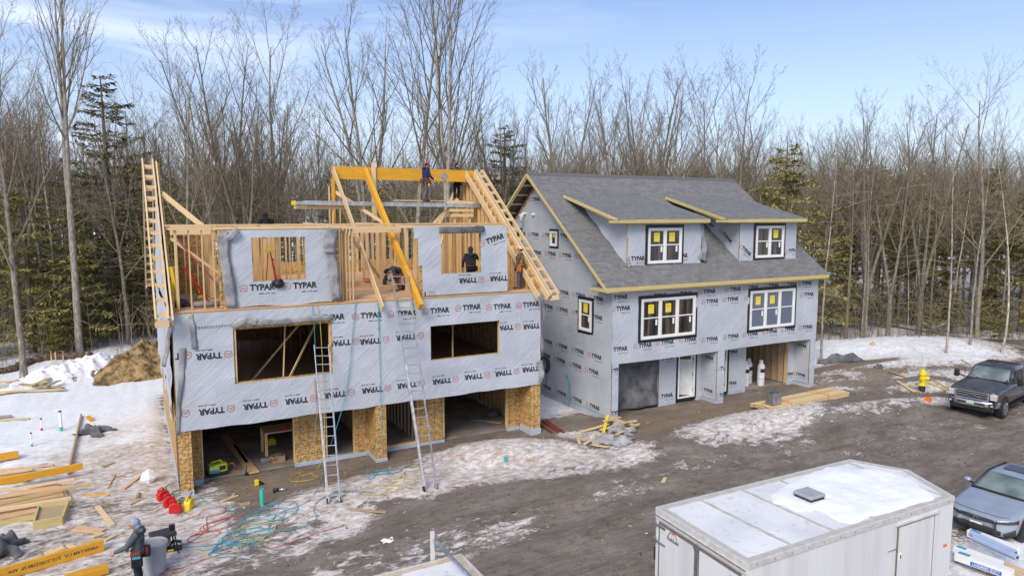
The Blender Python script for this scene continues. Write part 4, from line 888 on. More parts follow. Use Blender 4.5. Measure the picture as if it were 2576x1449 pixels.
def grow(mbt, mbc, p, d, L_, r, lev, P, rg):
    """one limb with its children; lev 0 = trunk"""
    nseg = (9, 5, 4, 3, 2)[lev]; pts = [Vector(p)]; rs = [r]; d = d.normalized()
    up = P['up'][lev]; wob = P['wob'][lev]; end = P['end'][lev]
    for i in range(nseg):
        d = (d+Vector((rg.gauss(0, wob), rg.gauss(0, wob), rg.gauss(0, wob)*.5))+Vector((0, 0, up))).normalized()
        pts.append(pts[-1]+d*(L_/nseg)); rs.append(r*(1-(i+1)/nseg*(1-end)))
    (mbt if lev == 0 else mbc).tube(pts, rs, (8, 5, 3, 3, 3)[lev] if lev < 5 else 3, caps=False)
    if lev >= P['levels']: return
    n = P['n'][lev]; s0 = P['start'][lev]; ang0 = rg.uniform(0, 6.28)
    for k in range(n):
        t = s0+(1-s0)*(k+rg.random())/n; x = t*nseg; i = min(int(x), nseg-1); q = pts[i].lerp(pts[i+1], x-i); dd = (pts[i+1]-pts[i]).normalized()
        a = ang0+k*2.4+rg.uniform(-.5, .5); sx = dd.orthogonal().normalized(); sx = Matrix.Rotation(a, 3, dd)@sx
        th = P['ang'][lev]*rg.uniform(.7, 1.3); nd = dd*math.cos(th)+sx*math.sin(th)
        ln = L_*P['ratio'][lev]*(1-P['taper'][lev]*(t-s0)/(1-s0+1e-6))*rg.uniform(.7, 1.25); rr = max(.006, rs[i]*P['rr'][lev])
        grow(mbt, mbc, q, nd, ln, rr, lev+1, P, rg)
def tree_variant(name, seed, H, P, r0, barkm, lean=(0,0)):
    rg = random.Random(seed); t_ = MB(); c_ = MB()
    stems = P.get('stems', 1)
    for s in range(stems):
        d = Vector((lean[0], lean[1], 1)) if stems == 1 else Vector((math.cos(s*2*math.pi/stems+seed)*P['split'], math.sin(s*2*math.pi/stems+seed)*P['split'], 1))
        grow(t_, c_, (0,0,-.3) if stems == 1 else (0,0,P['fork']), d, H*(1 if stems == 1 else 1-P['fork']/H), r0*(1 if stems == 1 else .75), 0, P, rg)
    if stems > 1: t_.tube([(0,0,-.3),(0,0,.3),(.03,0,P['fork']*.5),(0,0,P['fork']+.25)], [r0*1.5, r0*1.12, r0, r0*.92], 9, caps=False)
    else: t_.tube([(0,0,-.3),(0,0,.05),(lean[0]*.5,lean[1]*.5,.6)], [r0*1.6, r0*1.25, r0], 9, caps=False)
    mt = bpy.data.meshes.new(name+'_trunk'); mt.from_pydata(t_.v, [], t_.f); mt.materials.append(M[barkm]); mt.polygons.foreach_set('use_smooth', [True]*len(mt.polygons))
    mc = bpy.data.meshes.new(name+'_crown'); mc.from_pydata(c_.v, [], c_.f); mc.materials.append(M['twig'])
    return mt, mc, H
BROAD = dict(levels=4, n=(11,6,6,4), start=(.30,.22,.2,.2), up=(.02,.10,.09,.05,.0), wob=(.035,.07,.09,.12,.1), end=(.18,.25,.3,.4,.5), ang=(.62,.55,.55,.5), ratio=(.50,.52,.42,.34), taper=(.62,.45,.4,.3), rr=(.46,.55,.55,.6))
VASE = dict(BROAD, stems=3, split=.17, fork=6.0, n=(9,6,5,4), start=(.25,.2,.2,.2), ang=(.52,.5,.5,.5), ratio=(.42,.5,.45,.36))
TWIN = dict(BROAD, stems=2, split=.10, fork=9.0, n=(12,6,6,4), start=(.22,.2,.2,.2), ang=(.55,.5,.5,.5), ratio=(.50,.5,.42,.36))
SLIM = dict(levels=3, n=(13,5,5), start=(.42,.25,.2), up=(.012,.10,.07,.03), wob=(.03,.08,.1,.1), end=(.16,.3,.4,.5), ang=(.6,.55,.5), ratio=(.24,.45,.4), taper=(.55,.4,.3), rr=(.42,.55,.6))
V = {}
V['broad'] = [tree_variant('broad%d' % i, 100+i, h, BROAD, r_, 'bark') for i, (h, r_) in enumerate(((19, .19), (17, .16), (21, .21)))]
V['vase'] = [tree_variant('vase%d' % i, 200+i, h, dict(VASE, fork=f_), r_, 'bark') for i, (h, r_, f_) in enumerate(((19, .22, 5.0), (17, .2, 3.2)))]
V['twin'] = [tree_variant('twin0', 300, 23, TWIN, .30, 'bark_pale'), tree_variant('twin1', 305, 24, dict(TWIN, fork=4, split=.06, n=(13,6,6,4)), .24, 'bark_pale')]
V['slim'] = [tree_variant('slim%d' % i, 400+i, h, SLIM, r_, b_, ln) for i, (h, r_, b_, ln) in enumerate(((17, .10, 'bark_pale', (.05,0)), (15, .085, 'bark_pale', (.10,.02)), (18, .13, 'bark', (-.03,.02)), (13, .07, 'bark_pale', (.14,-.03)), (16, .12, 'bark', (.0,0))))]
def conifer(name, seed, H, spread, mat_, base, dens=1.0, droop=.10, r0=.14, gaps=.12):
    rg = random.Random(seed); t_ = MB(); t_.tube([(0,0,-.3),(0,0,.3),(.05,0,H*.5),(0,.04,H)], [r0*1.4, r0, r0*.6, .02], 7, caps=False)
    V_ = []; F_ = []; z = base; br = MB(); lim = MB()
    while z < H-.25:
        f = (z-base)/(H-base); ln0 = spread*(1-f)**.75*(.55+.45*min(1, f*5+.3))
        for k in range(rg.randint(4, 6)):
            if rg.random() < gaps: continue
            a = rg.uniform(0, 6.28); ln = ln0*rg.uniform(.55, 1.15)+.15; tip = rg.uniform(-.22, .38)-droop*(1-f); pz = z+rg.uniform(-.35, .35)
            dx, dy = math.cos(a), math.sin(a); pts = []
            for j in range(4): s = j/3; pts.append(Vector((dx*ln*s, dy*ln*s, pz+tip*ln*s+.10*ln*s*s)))
            lim.tube(pts, [.03*(1-f)+.012, .02, .012, .005], 3, caps=False)
            m_ = int((16+ln*34)*dens)
            for _ in range(m_):
                s = rg.uniform(.18, 1)**.8; c = Vector((dx*ln*s, dy*ln*s, pz+tip*ln*s+.10*ln*s*s)); side = rg.choice((-1, 1)); w_ = ln*.34*(1.1-s)+.12
                out_ = Vector((dx, dy, 0))*rg.uniform(.1, 1)+Vector((-dy, dx, 0))*side*rg.uniform(.2, 1)+Vector((0, 0, rg.uniform(-.7, .6))); out_.normalize()
                c2 = c+Vector((-dy, dx, 0))*side*w_*rg.random(); L2 = rg.uniform(.11, .26); nr = out_.cross(Vector((rg.uniform(-.5,.5), rg.uniform(-.5,.5), 1))).normalized()*rg.uniform(.02, .048)
                b_ = len(V_); V_ += [tuple(c2-nr), tuple(c2+nr), tuple(c2+out_*L2+nr*.5), tuple(c2+out_*L2-nr*.5)]; F_.append((b_, b_+1, b_+2, b_+3))
        z += rg.uniform(.22, .42)*(1 if H < 9 else 1.25)
    t_.join(lim); mt = bpy.data.meshes.new(name+'_trunk'); mt.from_pydata(t_.v, [], t_.f); mt.materials.append(M['twig'])
    mc = bpy.data.meshes.new(name+'_crown'); mc.from_pydata(V_, [], F_); mc.materials.append(M[mat_]); return mt, mc, H
V['pine'] = [conifer('pine0', 1, 15, 3.6, 'needle', 2.4, 1.15, .0, .2, .2), conifer('pine1', 2, 12, 3.0, 'needle', 1.6, 1.15, .1)]
V['highpine'] = [conifer('hp0', 21, 14, 3.0, 'needle_olive', 4.8, .9, .05, .16, .25), conifer('hp1', 22, 12.5, 2.6, 'needle_olive', 4.0, .9, .12, .14, .3), conifer('hp2', 23, 15, 3.1, 'needle', 6, .9, .05, .17, .3)]
V['hemlock'] = [conifer('hem0', 3, 9.5, 2.7, 'needle_olive', .9, .95, .15), conifer('hem1', 4, 7, 2.2, 'needle_olive', .6, 1.0, .2), conifer('hem2', 6, 11, 3.0, 'needle', 2.2, .8, .2, .15, .35)]
V['sapling'] = [conifer('sap0', 5, 3.0, 1.1, 'needle_olive', .3, .8, .1, .03)]
def plant(kind, i, x, y, s=1.0, rz=None, label=None, group=None, name=None, cat='tree', tilt=(0,0), sxy=None):
    mt, mc, H = V[kind][i % len(V[kind])]; nm = name or {'pine':'pine_tree','highpine':'pine_tree','hemlock':'hemlock_tree','sapling':'evergreen_sapling'}.get(kind, 'bare_tree')
    root = bpy.data.objects.new(nm, None); COL.objects.link(root); root.location = (x, y, gz(x, y)); root.rotation_euler = (tilt[0], tilt[1], rnd.uniform(0, 6.28) if rz is None else rz)
    k = sxy or s; root.scale = (k, k, s); tag(root, label, cat, group)
    for nm_, me_ in (('trunk', mt), ('crown', mc)):
        o = bpy.data.objects.new(nm_, me_); COL.objects.link(o); o.parent = root
    return root
def at_px(px, D, cy=None):              # a spot D metres away along the bearing of a surveyed column
    r = ROT@_cray(px, 540); h = math.hypot(r[0], r[1]); return CAM[0]+r[0]/h*D, CAM[1]+r[1]/h*D
# the trees one can point at
plant('twin', 0, *gp(200,888)[:2], 1.02, R(35), 'tall pale forked tree standing alone at the snow edge left of the houses', sxy=.66)
def tall(px, D, kind, i, H, rz, label, **k):
    x, y = at_px(px, D); v = V[kind][i]; return plant(kind, i, x, y, (H-0)/v[2], rz, label, **k)
tall(1128, 48, 'twin', 1, 25.5, R(100), 'tallest pale trunked tree behind the orange ridge beam, its top above the frame')
tall(1040, 54, 'broad', 2, 25.5, R(10), 'tall dark bare tree left of the tallest one behind the ridge beam')
tall(925, 56, 'vase', 0, 22.5, R(60), 'wide fan shaped bare tree behind the left end of the ridge beam')
tall(690, 60, 'broad', 0, 22, R(200), 'tall bare tree with spreading limbs above the left dormer of the unfinished house')
tall(560, 58, 'vase', 1, 21, R(20), 'many stemmed bare tree above the left corner of the unfinished house')
tall(1415, 56, 'vase', 0, 19.5, R(140), 'broad fan shaped bare tree above the gable peak of the roofed house')
tall(1270, 70, 'pine', 0, 17.5, 0, 'dark pine behind the sloping ladder frame of the right gable', sxy=1.75)
tall(275, 62, 'pine', 0, 19.5, 1, 'tall dark pine behind the pale forked tree', sxy=1.9)
tall(1975, 50, 'hemlock', 0, 13.5, 2, 'olive yellow evergreen right of the dormer roofs', sxy=1.7)
tall(1860, 58, 'broad', 1, 19, R(300), 'bare tree with upswept limbs above the right end of the shingle roof')
tall(2480, 56, 'broad', 0, 16, R(80), 'tall bare tree near the right edge above the pickup')
tall(2330, 60, 'vase', 1, 16, R(220), 'thin topped bare tree above the hydrant, in the distance')
tall(30, 46, 'broad', 1, 18.5, R(250), 'grey bare tree cut by the left edge of the scene')
for px, py, H, i, lab in ((2380,888,13,1,'leaning grey trunk straight behind the yellow hydrant'), (2440,868,13.5,0,'slim pale tree between hydrant and pickup, second row'), (2065,905,13,0,'white barked slim tree by the right wall of the roofed house'), (2520,885,14,3,'slim pale leaning tree above the pickup roof'), (2130,830,14,1,'slim tree with pale bark a little right of the roofed house')):
    x, y = gp(px, py)[:2]; plant('slim', i, x, y, H/V['slim'][i][2], rnd.uniform(-.4,.4), lab, sxy=.95*H/V['slim'][i][2])
# the rest of the wood: front edge follows the clearing
def edge_y(x):
    pts = [(-60,20),(-14,21),(-6,27),(6,27),(14,26),(26,16),(34,7.5),(40,4.8),(47,2.2),(58,-2),(90,-12)]
    for (a, b), (c, d) in zip(pts, pts[1:]):
        if a <= x <= c: return b+(d-b)*(x-a)/(c-a)
    return 0
rg = random.Random(11); placed = []
def scatter(n, kind_fn, dmin, dmax, mind, pw=1.0, group=None, pxr=(-260, 2840)):
    c = 0; tries = 0
    while c < n and tries < n*80:
        tries += 1; px = rg.uniform(*pxr); r = ROT@_cray(px, 540); h = math.hypot(r[0], r[1]); ux, uy = r[0]/h, r[1]/h
        e = 10.0                                       # first distance beyond the edge
        while e < 120 and CAM[1]+uy*e < edge_y(CAM[0]+ux*e): e += 1
        D = e+dmin+(dmax-dmin)*rg.random()**pw; x, y = CAM[0]+ux*D, CAM[1]+uy*D
        if any((x-a)**2+(y-b)**2 < mind**2 for a, b in placed): continue
        placed.append((x, y)); kind_fn(px, D, x, y, D-e); c += 1
def bare(px, D, x, y, dd):
    right = px > 1950
    if rg.random() < (.72 if right else .40):
        i = rg.choice((0,1,2,2,3,4) if right else (0,2,4,4)); s = rg.uniform(.75, 1.12)*(.88 if right else 1)
        plant('slim', i, x, y, s, rg.uniform(-.7,.7) if right else None, 'slender bare trunk among the crowded trees of the wood', 'slender bare trees of the wood', sxy=s*rg.uniform(.8,1.25))
    else:
        k = rg.choice(('broad','broad','vase')); i = rg.randrange(3); Ht = rg.uniform(14.0, 18.5) if not right else rg.uniform(12, 16)
        v = V[k][i % len(V[k])]; plant(k, i, x, y, Ht/v[2], None, 'bare crowned tree standing within the wood behind the houses', 'bare crowned trees of the wood')
scatter(215, bare, .5, 42, 1.25, 1.15)
def ever(px, D, x, y, dd):
    left = px < 560; right = px > 1900; olive = rg.random() < (.75 if left or px > 1900 else .35)
    k = 'hemlock' if rg.random() < .7 else 'pine'; i = rg.choice((0,1)) if olive and k == 'hemlock' else 2 if k == 'hemlock' else rg.randrange(2)
    if right and rg.random() < .75 or (not left and rg.random() < .4): k = 'highpine'; i = rg.randrange(3)
    v = V[k][i]; Ht = rg.uniform(9.5, 14) if k == 'highpine' else rg.uniform(5.5, 11.5) if dd < 16 else rg.uniform(8, 13.5); plant(k, i, x, y, Ht/v[2], None, 'green needled tree mixed into the bare wood', 'evergreens mixed into the wood')
scatter(50, ever, 2, 30, 1.8, 1, pxr=(-200, 640)); scatter(34, ever, 8, 40, 1.9, 1, pxr=(640, 1900)); scatter(54, ever, 6, 32, 1.8, 1, pxr=(1900, 2800))
sp_lab = 'low yellow green evergreen sapling at the foot of the wood'
for px, py, H in ((190,905,3.2),(140,905,2.2),(232,880,2.5),(610,700,3),(2500,850,2.6),(2560,870,2.4)):
    x, y = gp(px, py)[:2]; plant('sapling', 0, x, y+(3 if px == 190 else 1), H/3, None, sp_lab, 'evergreen saplings')
for _ in range(26):
    px = rg.choice((rg.uniform(-150,420), rg.uniform(2050,2750))); r = ROT@_cray(px, 540); D = 10
    while CAM[1]+r[1]*D < edge_y(CAM[0]+r[0]*D): D += .5
    D += rg.uniform(2, 16); plant('sapling', 0, CAM[0]+r[0]*D, CAM[1]+r[1]*D, rg.uniform(.6, 1.5), None, sp_lab, 'evergreen saplings')
# far part of the wood: too many to count, one mass
def far_mass():
    low = [tree_variant('far%d' % i, 700+i, 16, dict(BROAD, levels=3, n=(14,8,6), rr=(.5,.6,.7)), .2, 'bark') for i in range(3)]
    src = []
    for mt, mc, H in low:
        vs = []; fs = []; b = 0
        for m_ in (mt, mc):
            co = np.empty(len(m_.vertices)*3); m_.vertices.foreach_get('co', co); vs.append(co.reshape(-1,3)); li = np.empty(len(m_.loops), np.int32); m_.loops.foreach_get('vertex_index', li); fs.append(li.reshape(-1,4)+b); b += len(m_.vertices)
        src.append((np.concatenate(vs), np.concatenate(fs)))
    AV = []; AF = []; b = 0
    for k in range(380):
        px = rg.uniform(-300, 2880); r = ROT@_cray(px, 540); h = math.hypot(r[0], r[1]); e = 10
        while e < 120 and CAM[1]+r[1]/h*e < edge_y(CAM[0]+r[0]/h*e): e += 1
        D = e+rg.uniform(42, 95); x, y = CAM[0]+r[0]/h*D, CAM[1]+r[1]/h*D; v, f = src[k % 3]; a = rg.uniform(0, 6.28); s = rg.uniform(.75, 1.12)
        c, sn = math.cos(a), math.sin(a); w_ = np.stack([(v[:,0]*c-v[:,1]*sn)*1.1+x, (v[:,0]*sn+v[:,1]*c)*1.1+y, v[:,2]*s+gz(x, y)], -1); AV.append(w_); AF.append(f+b); b += len(v)
    AV = np.concatenate(AV); AF = np.concatenate(AF); m_ = bpy.data.meshes.new('far_woods'); m_.vertices.add(len(AV)); m_.vertices.foreach_set('co', AV.ravel())
    m_.loops.add(AF.size); m_.polygons.add(len(AF)); m_.loops.foreach_set('vertex_index', AF.ravel().astype(np.int32)); m_.polygons.foreach_set('loop_start', np.arange(0, AF.size, 4)); m_.polygons.foreach_set('loop_total', np.full(len(AF), 4)); m_.update(calc_edges=True)
    m_.materials.append(M['twig']); o = bpy.data.objects.new('far_woods', m_); COL.objects.link(o); tag(o, kind='stuff')
far_mass()
# brush and dry stalks at the foot of the wood
def brush():
    mb = MB(); vs = []; fs = []
    for _ in range(5200):
        px = rg.uniform(-220, 2800); r = ROT@_cray(px, 540); h = math.hypot(r[0], r[1]); e = 10
        if 480 < px < 2030 and rg.random() < .8: continue
        while e < 110 and CAM[1]+r[1]/h*e < edge_y(CAM[0]+r[0]/h*e): e += 1
        D = e-1.2+rg.random()**1.4*30; x, y = CAM[0]+r[0]/h*D, CAM[1]+r[1]/h*D; z = gz(x, y); H = rg.uniform(.4, 1.3) if rg.random() < .72 else rg.uniform(1.5, 5)
        for j in range(1 if H < 1.5 else 4):
            z0_ = z-.05 if j == 0 else z+H*rg.uniform(.3, .8); hh = H if j == 0 else H*rg.uniform(.15, .4); a = rg.uniform(0, 6.28); ln = hh*rg.uniform(.05, .35) if j == 0 else hh; w_ = .007+.0035*H
            b = len(vs); dx, dy = math.cos(a), math.sin(a); vs += [(x-w_,y,z0_),(x+w_,y,z0_),(x,y+w_*1.5,z0_),(x+dx*ln,y+dy*ln,z0_+hh)]; fs += [(b,b+1,b+3),(b+1,b+2,b+3),(b+2,b,b+3)]
    mb.add(vs, fs); tag(mb.build('undergrowth', M['twig']), kind='stuff')
    # thin criss-crossing dead branches between the trunks
    vs = []; fs = []
    for _ in range(9000):
        px = rg.uniform(-220, 2800); r = ROT@_cray(px, 540); h = math.hypot(r[0], r[1]); e = 10
        while e < 110 and CAM[1]+r[1]/h*e < edge_y(CAM[0]+r[0]/h*e): e += 1
        D = e+rg.random()*38; x, y = CAM[0]+r[0]/h*D, CAM[1]+r[1]/h*D; z = gz(x, y)+rg.uniform(1.5, 10.5); a = rg.uniform(0, 6.28); ln = rg.uniform(.7, 2.8); w_ = rg.uniform(.008, .018)
        p = Vector((x, y, z)); q = p+Vector((math.cos(a)*ln, math.sin(a)*ln, rg.uniform(-.5, .9)*ln*.6)); mid = (p+q)/2+Vector((0, 0, rg.uniform(-.15,.2)))
        b = len(vs); n_ = Vector((0,0,w_)); s_ = Vector((-math.sin(a)*w_, math.cos(a)*w_, 0)); 
        for c in (p, mid): vs += [tuple(c+n_), tuple(c-n_-s_), tuple(c-n_+s_)]
        vs.append(tuple(q)); fs += [(b+k,b+(k+1)%3,b+3+(k+1)%3,b+3+k) for k in range(3)]+[(b+3+k,b+3+(k+1)%3,b+6) for k in range(3)]
    mb = MB(); mb.add(vs, fs); tag(mb.build('dead_branches', M['twig']), kind='stuff')
brush()
# fallen log
p0, p1 = gp(2230,835), gp(2600,890); tag(MB().tube([(p0[0],p0[1],p0[2]+.5), ((p0[0]+p1[0])/2,(p0[1]+p1[1])/2,p0[2]+.55), (p1[0],p1[1],p1[2]+.25)], [.05,.09,.13], 8).build('fallen_tree', M['bark'], smooth=True), 'thin dark fallen trunk lying across the snow behind the hydrant', 'log')
# ================================================================== THINGS ON THE SITE
def one(mb, name, mats, label, cat, group=None, **k): return tag(mb.build(name, mats, None, **k), label, cat, group)
def board(p, q, w_, t_, material, label, name='board', cat='board', group=None, lift=.0, up=(0,0,1)):
    """a board lying between two ground points"""
    a = Vector(p)+Vector((0,0,t_/2+lift)); b = Vector(q)+Vector((0,0,t_/2+lift)); return one(MB().bar(a, b, w_, t_, up), name, M[material], label, cat, group, bevel=.003)
# ---- ladders
def ladder(name, fl, fr_, tl, tr, label, over=0.0):
    fl, fr_, tl, tr = map(Vector, (fl, fr_, tl, tr)); root = thing(name, label, 'ladder', (fl+fr_)/2)
    L_ = (tl-fl).length; n = int(L_/.305); d = (tl-fl).normalized(); side = (fr_-fl).normalized(); nrm = side.cross(d).normalized()
    for a, b in ((fl, tl), (fr_, tr)): MB().bar(a, b, .026, .078, nrm).build('rail', M['alu'], root, bevel=.003)
    for k in range(n):
        t = (k+.7)/n
        if t > 1: break
        a = fl.lerp(tl, t); b = fr_.lerp(tr, t); MB().tube([a, b], .016, 8).build('rung', M['alu'], root)
    if over:                                        # fly section riding on the base section
        t0, t1 = over; k = nrm*.05
        for a, b, s in ((fl, tl, 1), (fr_, tr, -1)): MB().bar(a.lerp(b, t0)+k+side*s*.03, a.lerp(b, t1)+k+side*s*.03, .022, .07, nrm).build('fly_rail', M['alu'], root)
    for a, b in ((fl, tl), (fr_, tr)): MB().bar(a-d*.02, a+d*.15, .045, .10, nrm).build('foot', M['rubber'], root)
    return root
g = gp
f1l, f1r = g(824,1266), g(857,1262); t1l, t1r = PY(790,868,-.06), PY(826,868,-.06)
ladder('extension_ladder', f1l, f1r, t1l, t1r, 'aluminium ladder leaning below the left window opening, the shorter of two', (.0,.66))
f2l, f2r = g(1067,1235), g(1098,1228); t2l, t2r = PY(985,690,.42), PY(1025,690,.42)
ladder('extension_ladder', f2l, f2r, t2l, t2r, 'tall aluminium ladder reaching up to the open deck', (.0,.55))
# plank on which two men stand
pr = thing('scaffold_plank', 'long silver ladder used as a walk plank between the ridge posts', 'plank', (9, 5.45, 9.35))
pl, pr_ = PY(740,511,5.3), PY(1203,519,5.3); zA_, zB_ = pl[2], pr_[2]; xa, xb = pl[0], pr_[0]
for y in (5.12, 5.5): MB().bar((xa,y,zA_), (xb,y,zB_), .03, .13).build('rail', M['alu'], pr, bevel=.003)
for k in range(30): x = xa+.12+k*(xb-xa-.2)/29; MB().box((x-.02,5.135,zA_+.02), (x+.02,5.485,zA_+.06)).build('rung', M['alu'], pr)
MB().bar((xa+.35,5.3,zA_+.085), (xb-.2,5.3,zB_+.085), .34, .03).build('walk_board', M['alu'], pr)
mb = MB()
for k in range(44): x = xa+.15+k*.19; mb.box((x,5.098,zA_-.02), (x+.025,5.104,zA_+.01))
tag(mb.build('rivet_holes', M['dark'], pr), kind='stuff')
for y in (5.12, 5.5): MB().box((xa-.07,y-.04,zA_-.08), (xa+.02,y+.04,zA_+.09)).build('end_cap', M['yellow_plastic'], pr)
PLZ = zA_+.10
# ---- things on the upper deck
DZ = 5.882
def dk(px, py, z=DZ): p = G(px, py, z); return (float(p[0]), float(p[1]), z)
x, y, z = dk(455,772); b_ = MB(); b_.ell((x,y,z+.12), (.26,.2,.16), 14, 8); b_.ell((x+.15,y-.05,z+.06), (.2,.12,.08), 10, 6); o_ = one(b_, 'tool_bag', M['dark'], 'slumped black bag on the deck corner beside the yellow level', 'bag', smooth=True)
x, y, z = dk(498,755); t_ = thing('circular_saw', 'yellow circular saw lying on the open deck', 'saw', (x,y,z)); MB().lathe([(.09,0),(.1,.02),(.1,.05),(.02,.06)], (x,y,z+.02), 14).build('blade_guard', M['steel'], t_); MB().box((x-.02,y-.06,z+.06), (x+.16,y+.06,z+.17)).build('motor', M['yellow_plastic'], t_, bevel=.02); MB().tube([(x-.05,y,z+.1),(x,y+.02,z+.22),(x+.12,y,z+.2)], .018, 8).build('handle', M['black'], t_)
x, y, z = dk(525,772); one(MB().tube([(x-.45,y+.02,z+.09),(x+.35,y+.0,z+.09)], .085, 12), 'felt_roll', M['felt'], 'grey felt roll lying at the foot of the left dormer wall', 'roll', smooth=True)
one(MB().bar((.27,.95,DZ+.0), (.10,.75,DZ+1.35), .03, .09, (1,0,0)), 'spirit_level', M['yellow_plastic'], 'long yellow level leaning inside the left rake', 'level')
for i, (a, b, w_) in enumerate((((5.9,1.9,0),(7.2,1.4,0),.14), ((5.8,1.2,0),(7.3,.95,0),.19), ((6.0,3.6,.0),(7.6,3.3,.0),.24), ((9.9,.9,0),(11.2,.7,0),.14))):
    board((a[0],a[1],DZ), (b[0],b[1],DZ), w_, .04, 'pine_x', ('short board flat on the deck nearest the tall ladder', 'wide board flat on the deck edge between the dormers', 'broad board at the back of the open deck bay', 'board on the deck inside the right dormer')[i])
t_ = thing('lumber_stack', 'low stack of long boards on the deck behind the two leaning rafters', 'stack', (7.0,5.0,DZ))
for k in range(4): MB().bar((6.9,5.1-.0*k,DZ+.03+.055*k), (8.1,4.9,DZ+.03+.055*k), .28-.03*k, .05).build('board', M['plywood'], t_)
x, y, z = dk(908,705); t_ = thing('shovel', 'red bladed shovel leaning inside the open deck bay', 'shovel', (7.6,5.1,DZ)); MB().bar((7.55,4.85,DZ+.32), (7.95,4.8,DZ+.30), .04, .26, (0,1,0)).build('blade', M['red'], t_); MB().tube([(7.7,4.85,DZ+.42),(7.25,5.0,DZ+1.25)], .015, 6).build('shaft', M['steel'], t_)
for zz, (a, b) in enumerate((((.35,1.4,8.1),(1.5,1.9,6.6)), ((.5,1.2,7.2),(1.25,1.5,5.95)))): one(MB().bar(a, b, .03, .06), 'red_brace', M['red' if zz else 'pink'], ('thin pink brace slanting across the left deck bay', 'short red brace under the pink one in the left deck bay')[zz], 'brace')
t_ = thing('step_ladder', 'red step ladder standing inside the left dormer window', 'ladder', (3.35,.9,DZ))
for dx in (0, .35): MB().bar((3.45+dx*.3,.95+dx,DZ), (3.18+dx*.1,.95+dx*.5,DZ+1.75), .025, .07, (0,1,0)).build('rail', M['red'], t_)
MB().bar((2.95,1.0,DZ), (3.12,1.0,DZ+1.7), .025, .05, (0,1,0)).build('back_leg', M['red'], t_)
for k in range(5): MB().bar((3.43-.045*k,.93,DZ+.28+k*.3), (3.50-.045*k,1.28-.03*k,DZ+.28+k*.3), .03, .07).build('step', M['red'], t_)
MB().box((3.05,.88,DZ+1.74), (3.3,1.2,DZ+1.83)).build('top_cap', M['yellow_plastic'], t_)
x, z = PY(700,712,.08)[0], PY(700,712,.08)[2]; one(MB().ell((x,.02,z-.02), (.19,.12,.15), 14, 8).ell((x-.14,0,z+.04), (.09,.08,.07), 10, 6).ell((x+.03,-.03,z+.1), (.1,.09,.05), 10, 6), 'black_pouch', M['black'], 'black bundled jacket draped over the left dormer window sill', 'jacket', smooth=True)
# ---- garage floor things
SZ = -.02
x, y, z = G(548,1193,SZ); gn = thing('generator', 'lime green portable generator on the garage floor', 'generator', (x,y,SZ), R(8))
def lb(mb, nm, m_, par, **k): return mb.build(nm, M[m_], par, world=False, **k)
lb(MB().box((-.30,-.17,.06), (.30,.17,.40)), 'body', 'lime', gn, bevel=.05); lb(MB().box((-.33,-.19,.02), (.33,.19,.14)), 'base', 'dark', gn, bevel=.03); lb(MB().tube([(-.2,0,.38),(-.19,0,.47),(.12,0,.49),(.17,0,.38)], .028, 8), 'handle', 'lime', gn)
lb(MB().box((-.29,-.185,.13), (.05,-.171,.21)), 'label_panel', 'hose_blue', gn); lb(MB().box((.03,-.18,.2), (.22,-.171,.34)), 'control_panel', 'dark', gn); lb(MB().box((-.28,-.178,.27), (-.05,-.171,.33)), 'badge', 'white', gn)
for sx in (-.24, .24): lb(MB().tube([(sx,-.2,.07),(sx,-.14,.07)], .07, 14), 'wheel', 'rubber', gn)
one(MB().tube([Vector((x,y,SZ))+Vector(v) for v in ((.34,0,.3),(.48,-.05,.35),(.58,0,.2),(.5,.1,.05),(.7,-.1,.02))], .015, 6), 'orange_hose', M['orange'], 'orange hose curling beside the green generator', 'hose', smooth=True)
x, y, z = G(620,1193,SZ); one(MB().tube([(x,y,SZ),(x,y,SZ+.06)], .06, 10).tube([(x,y,SZ+.06),(x+.02,y+.05,SZ+.3)], .02, 8), 'nozzle', M['black'], 'small black nozzle standing right of the generator', 'tool')
a, b = G(560,1092,SZ), G(640,1190,SZ); board(a, b, .34, .04, 'plywood', 'wide long plank lying diagonally across the left garage floor'); a, b = G(590,1120,SZ), G(622,1165,SZ); board(a, b, .12, .04, 'plywood', 'narrow plank beside the wide diagonal one on the garage floor')
tb = thing('work_table', 'makeshift plywood table inside the left garage', 'table', (3.6,2.6,0)); MB().box((2.95,2.1,.93), (4.5,3.1,.97)).build('tabletop', M['plywood'], tb)
for (x_, y_) in ((3.0,2.15),(4.4,2.15),(3.0,3.05),(4.4,3.05)): MB().box((x_-.05,y_-.02,-.02), (x_+.05,y_+.02,.93)).build('leg', M['stud'], tb)
one(MB().lathe([(.05,0),(.055,.12),(.03,.13)], (3.7,2.3,.97), 10), 'red_can', M['red'], 'small red can on the plywood table', 'can')
x, y, z = G(700,1160,SZ); bx_ = thing('cardboard_box', 'open brown cardboard box beside the left garage pier', 'box', (x,y,SZ)); 
for a, b in (((-.22,-.15,0),(.22,-.14,.24)), ((-.22,.14,0),(.22,.15,.24)), ((-.22,-.14,0),(-.21,.14,.24)), ((.21,-.14,0),(.22,.14,.24)), ((-.21,-.14,0),(.21,.14,.01))): lb(MB().box(a, b), 'panel', 'card', bx_)
lb(MB().bar((-.22,-.15,.24), (-.30,-.18,.2), .28, .008), 'flap', 'card', bx_); lb(MB().ell((0,0,.2), (.17,.12,.14), 10, 6), 'filling', 'felt_dark', bx_, smooth=True)
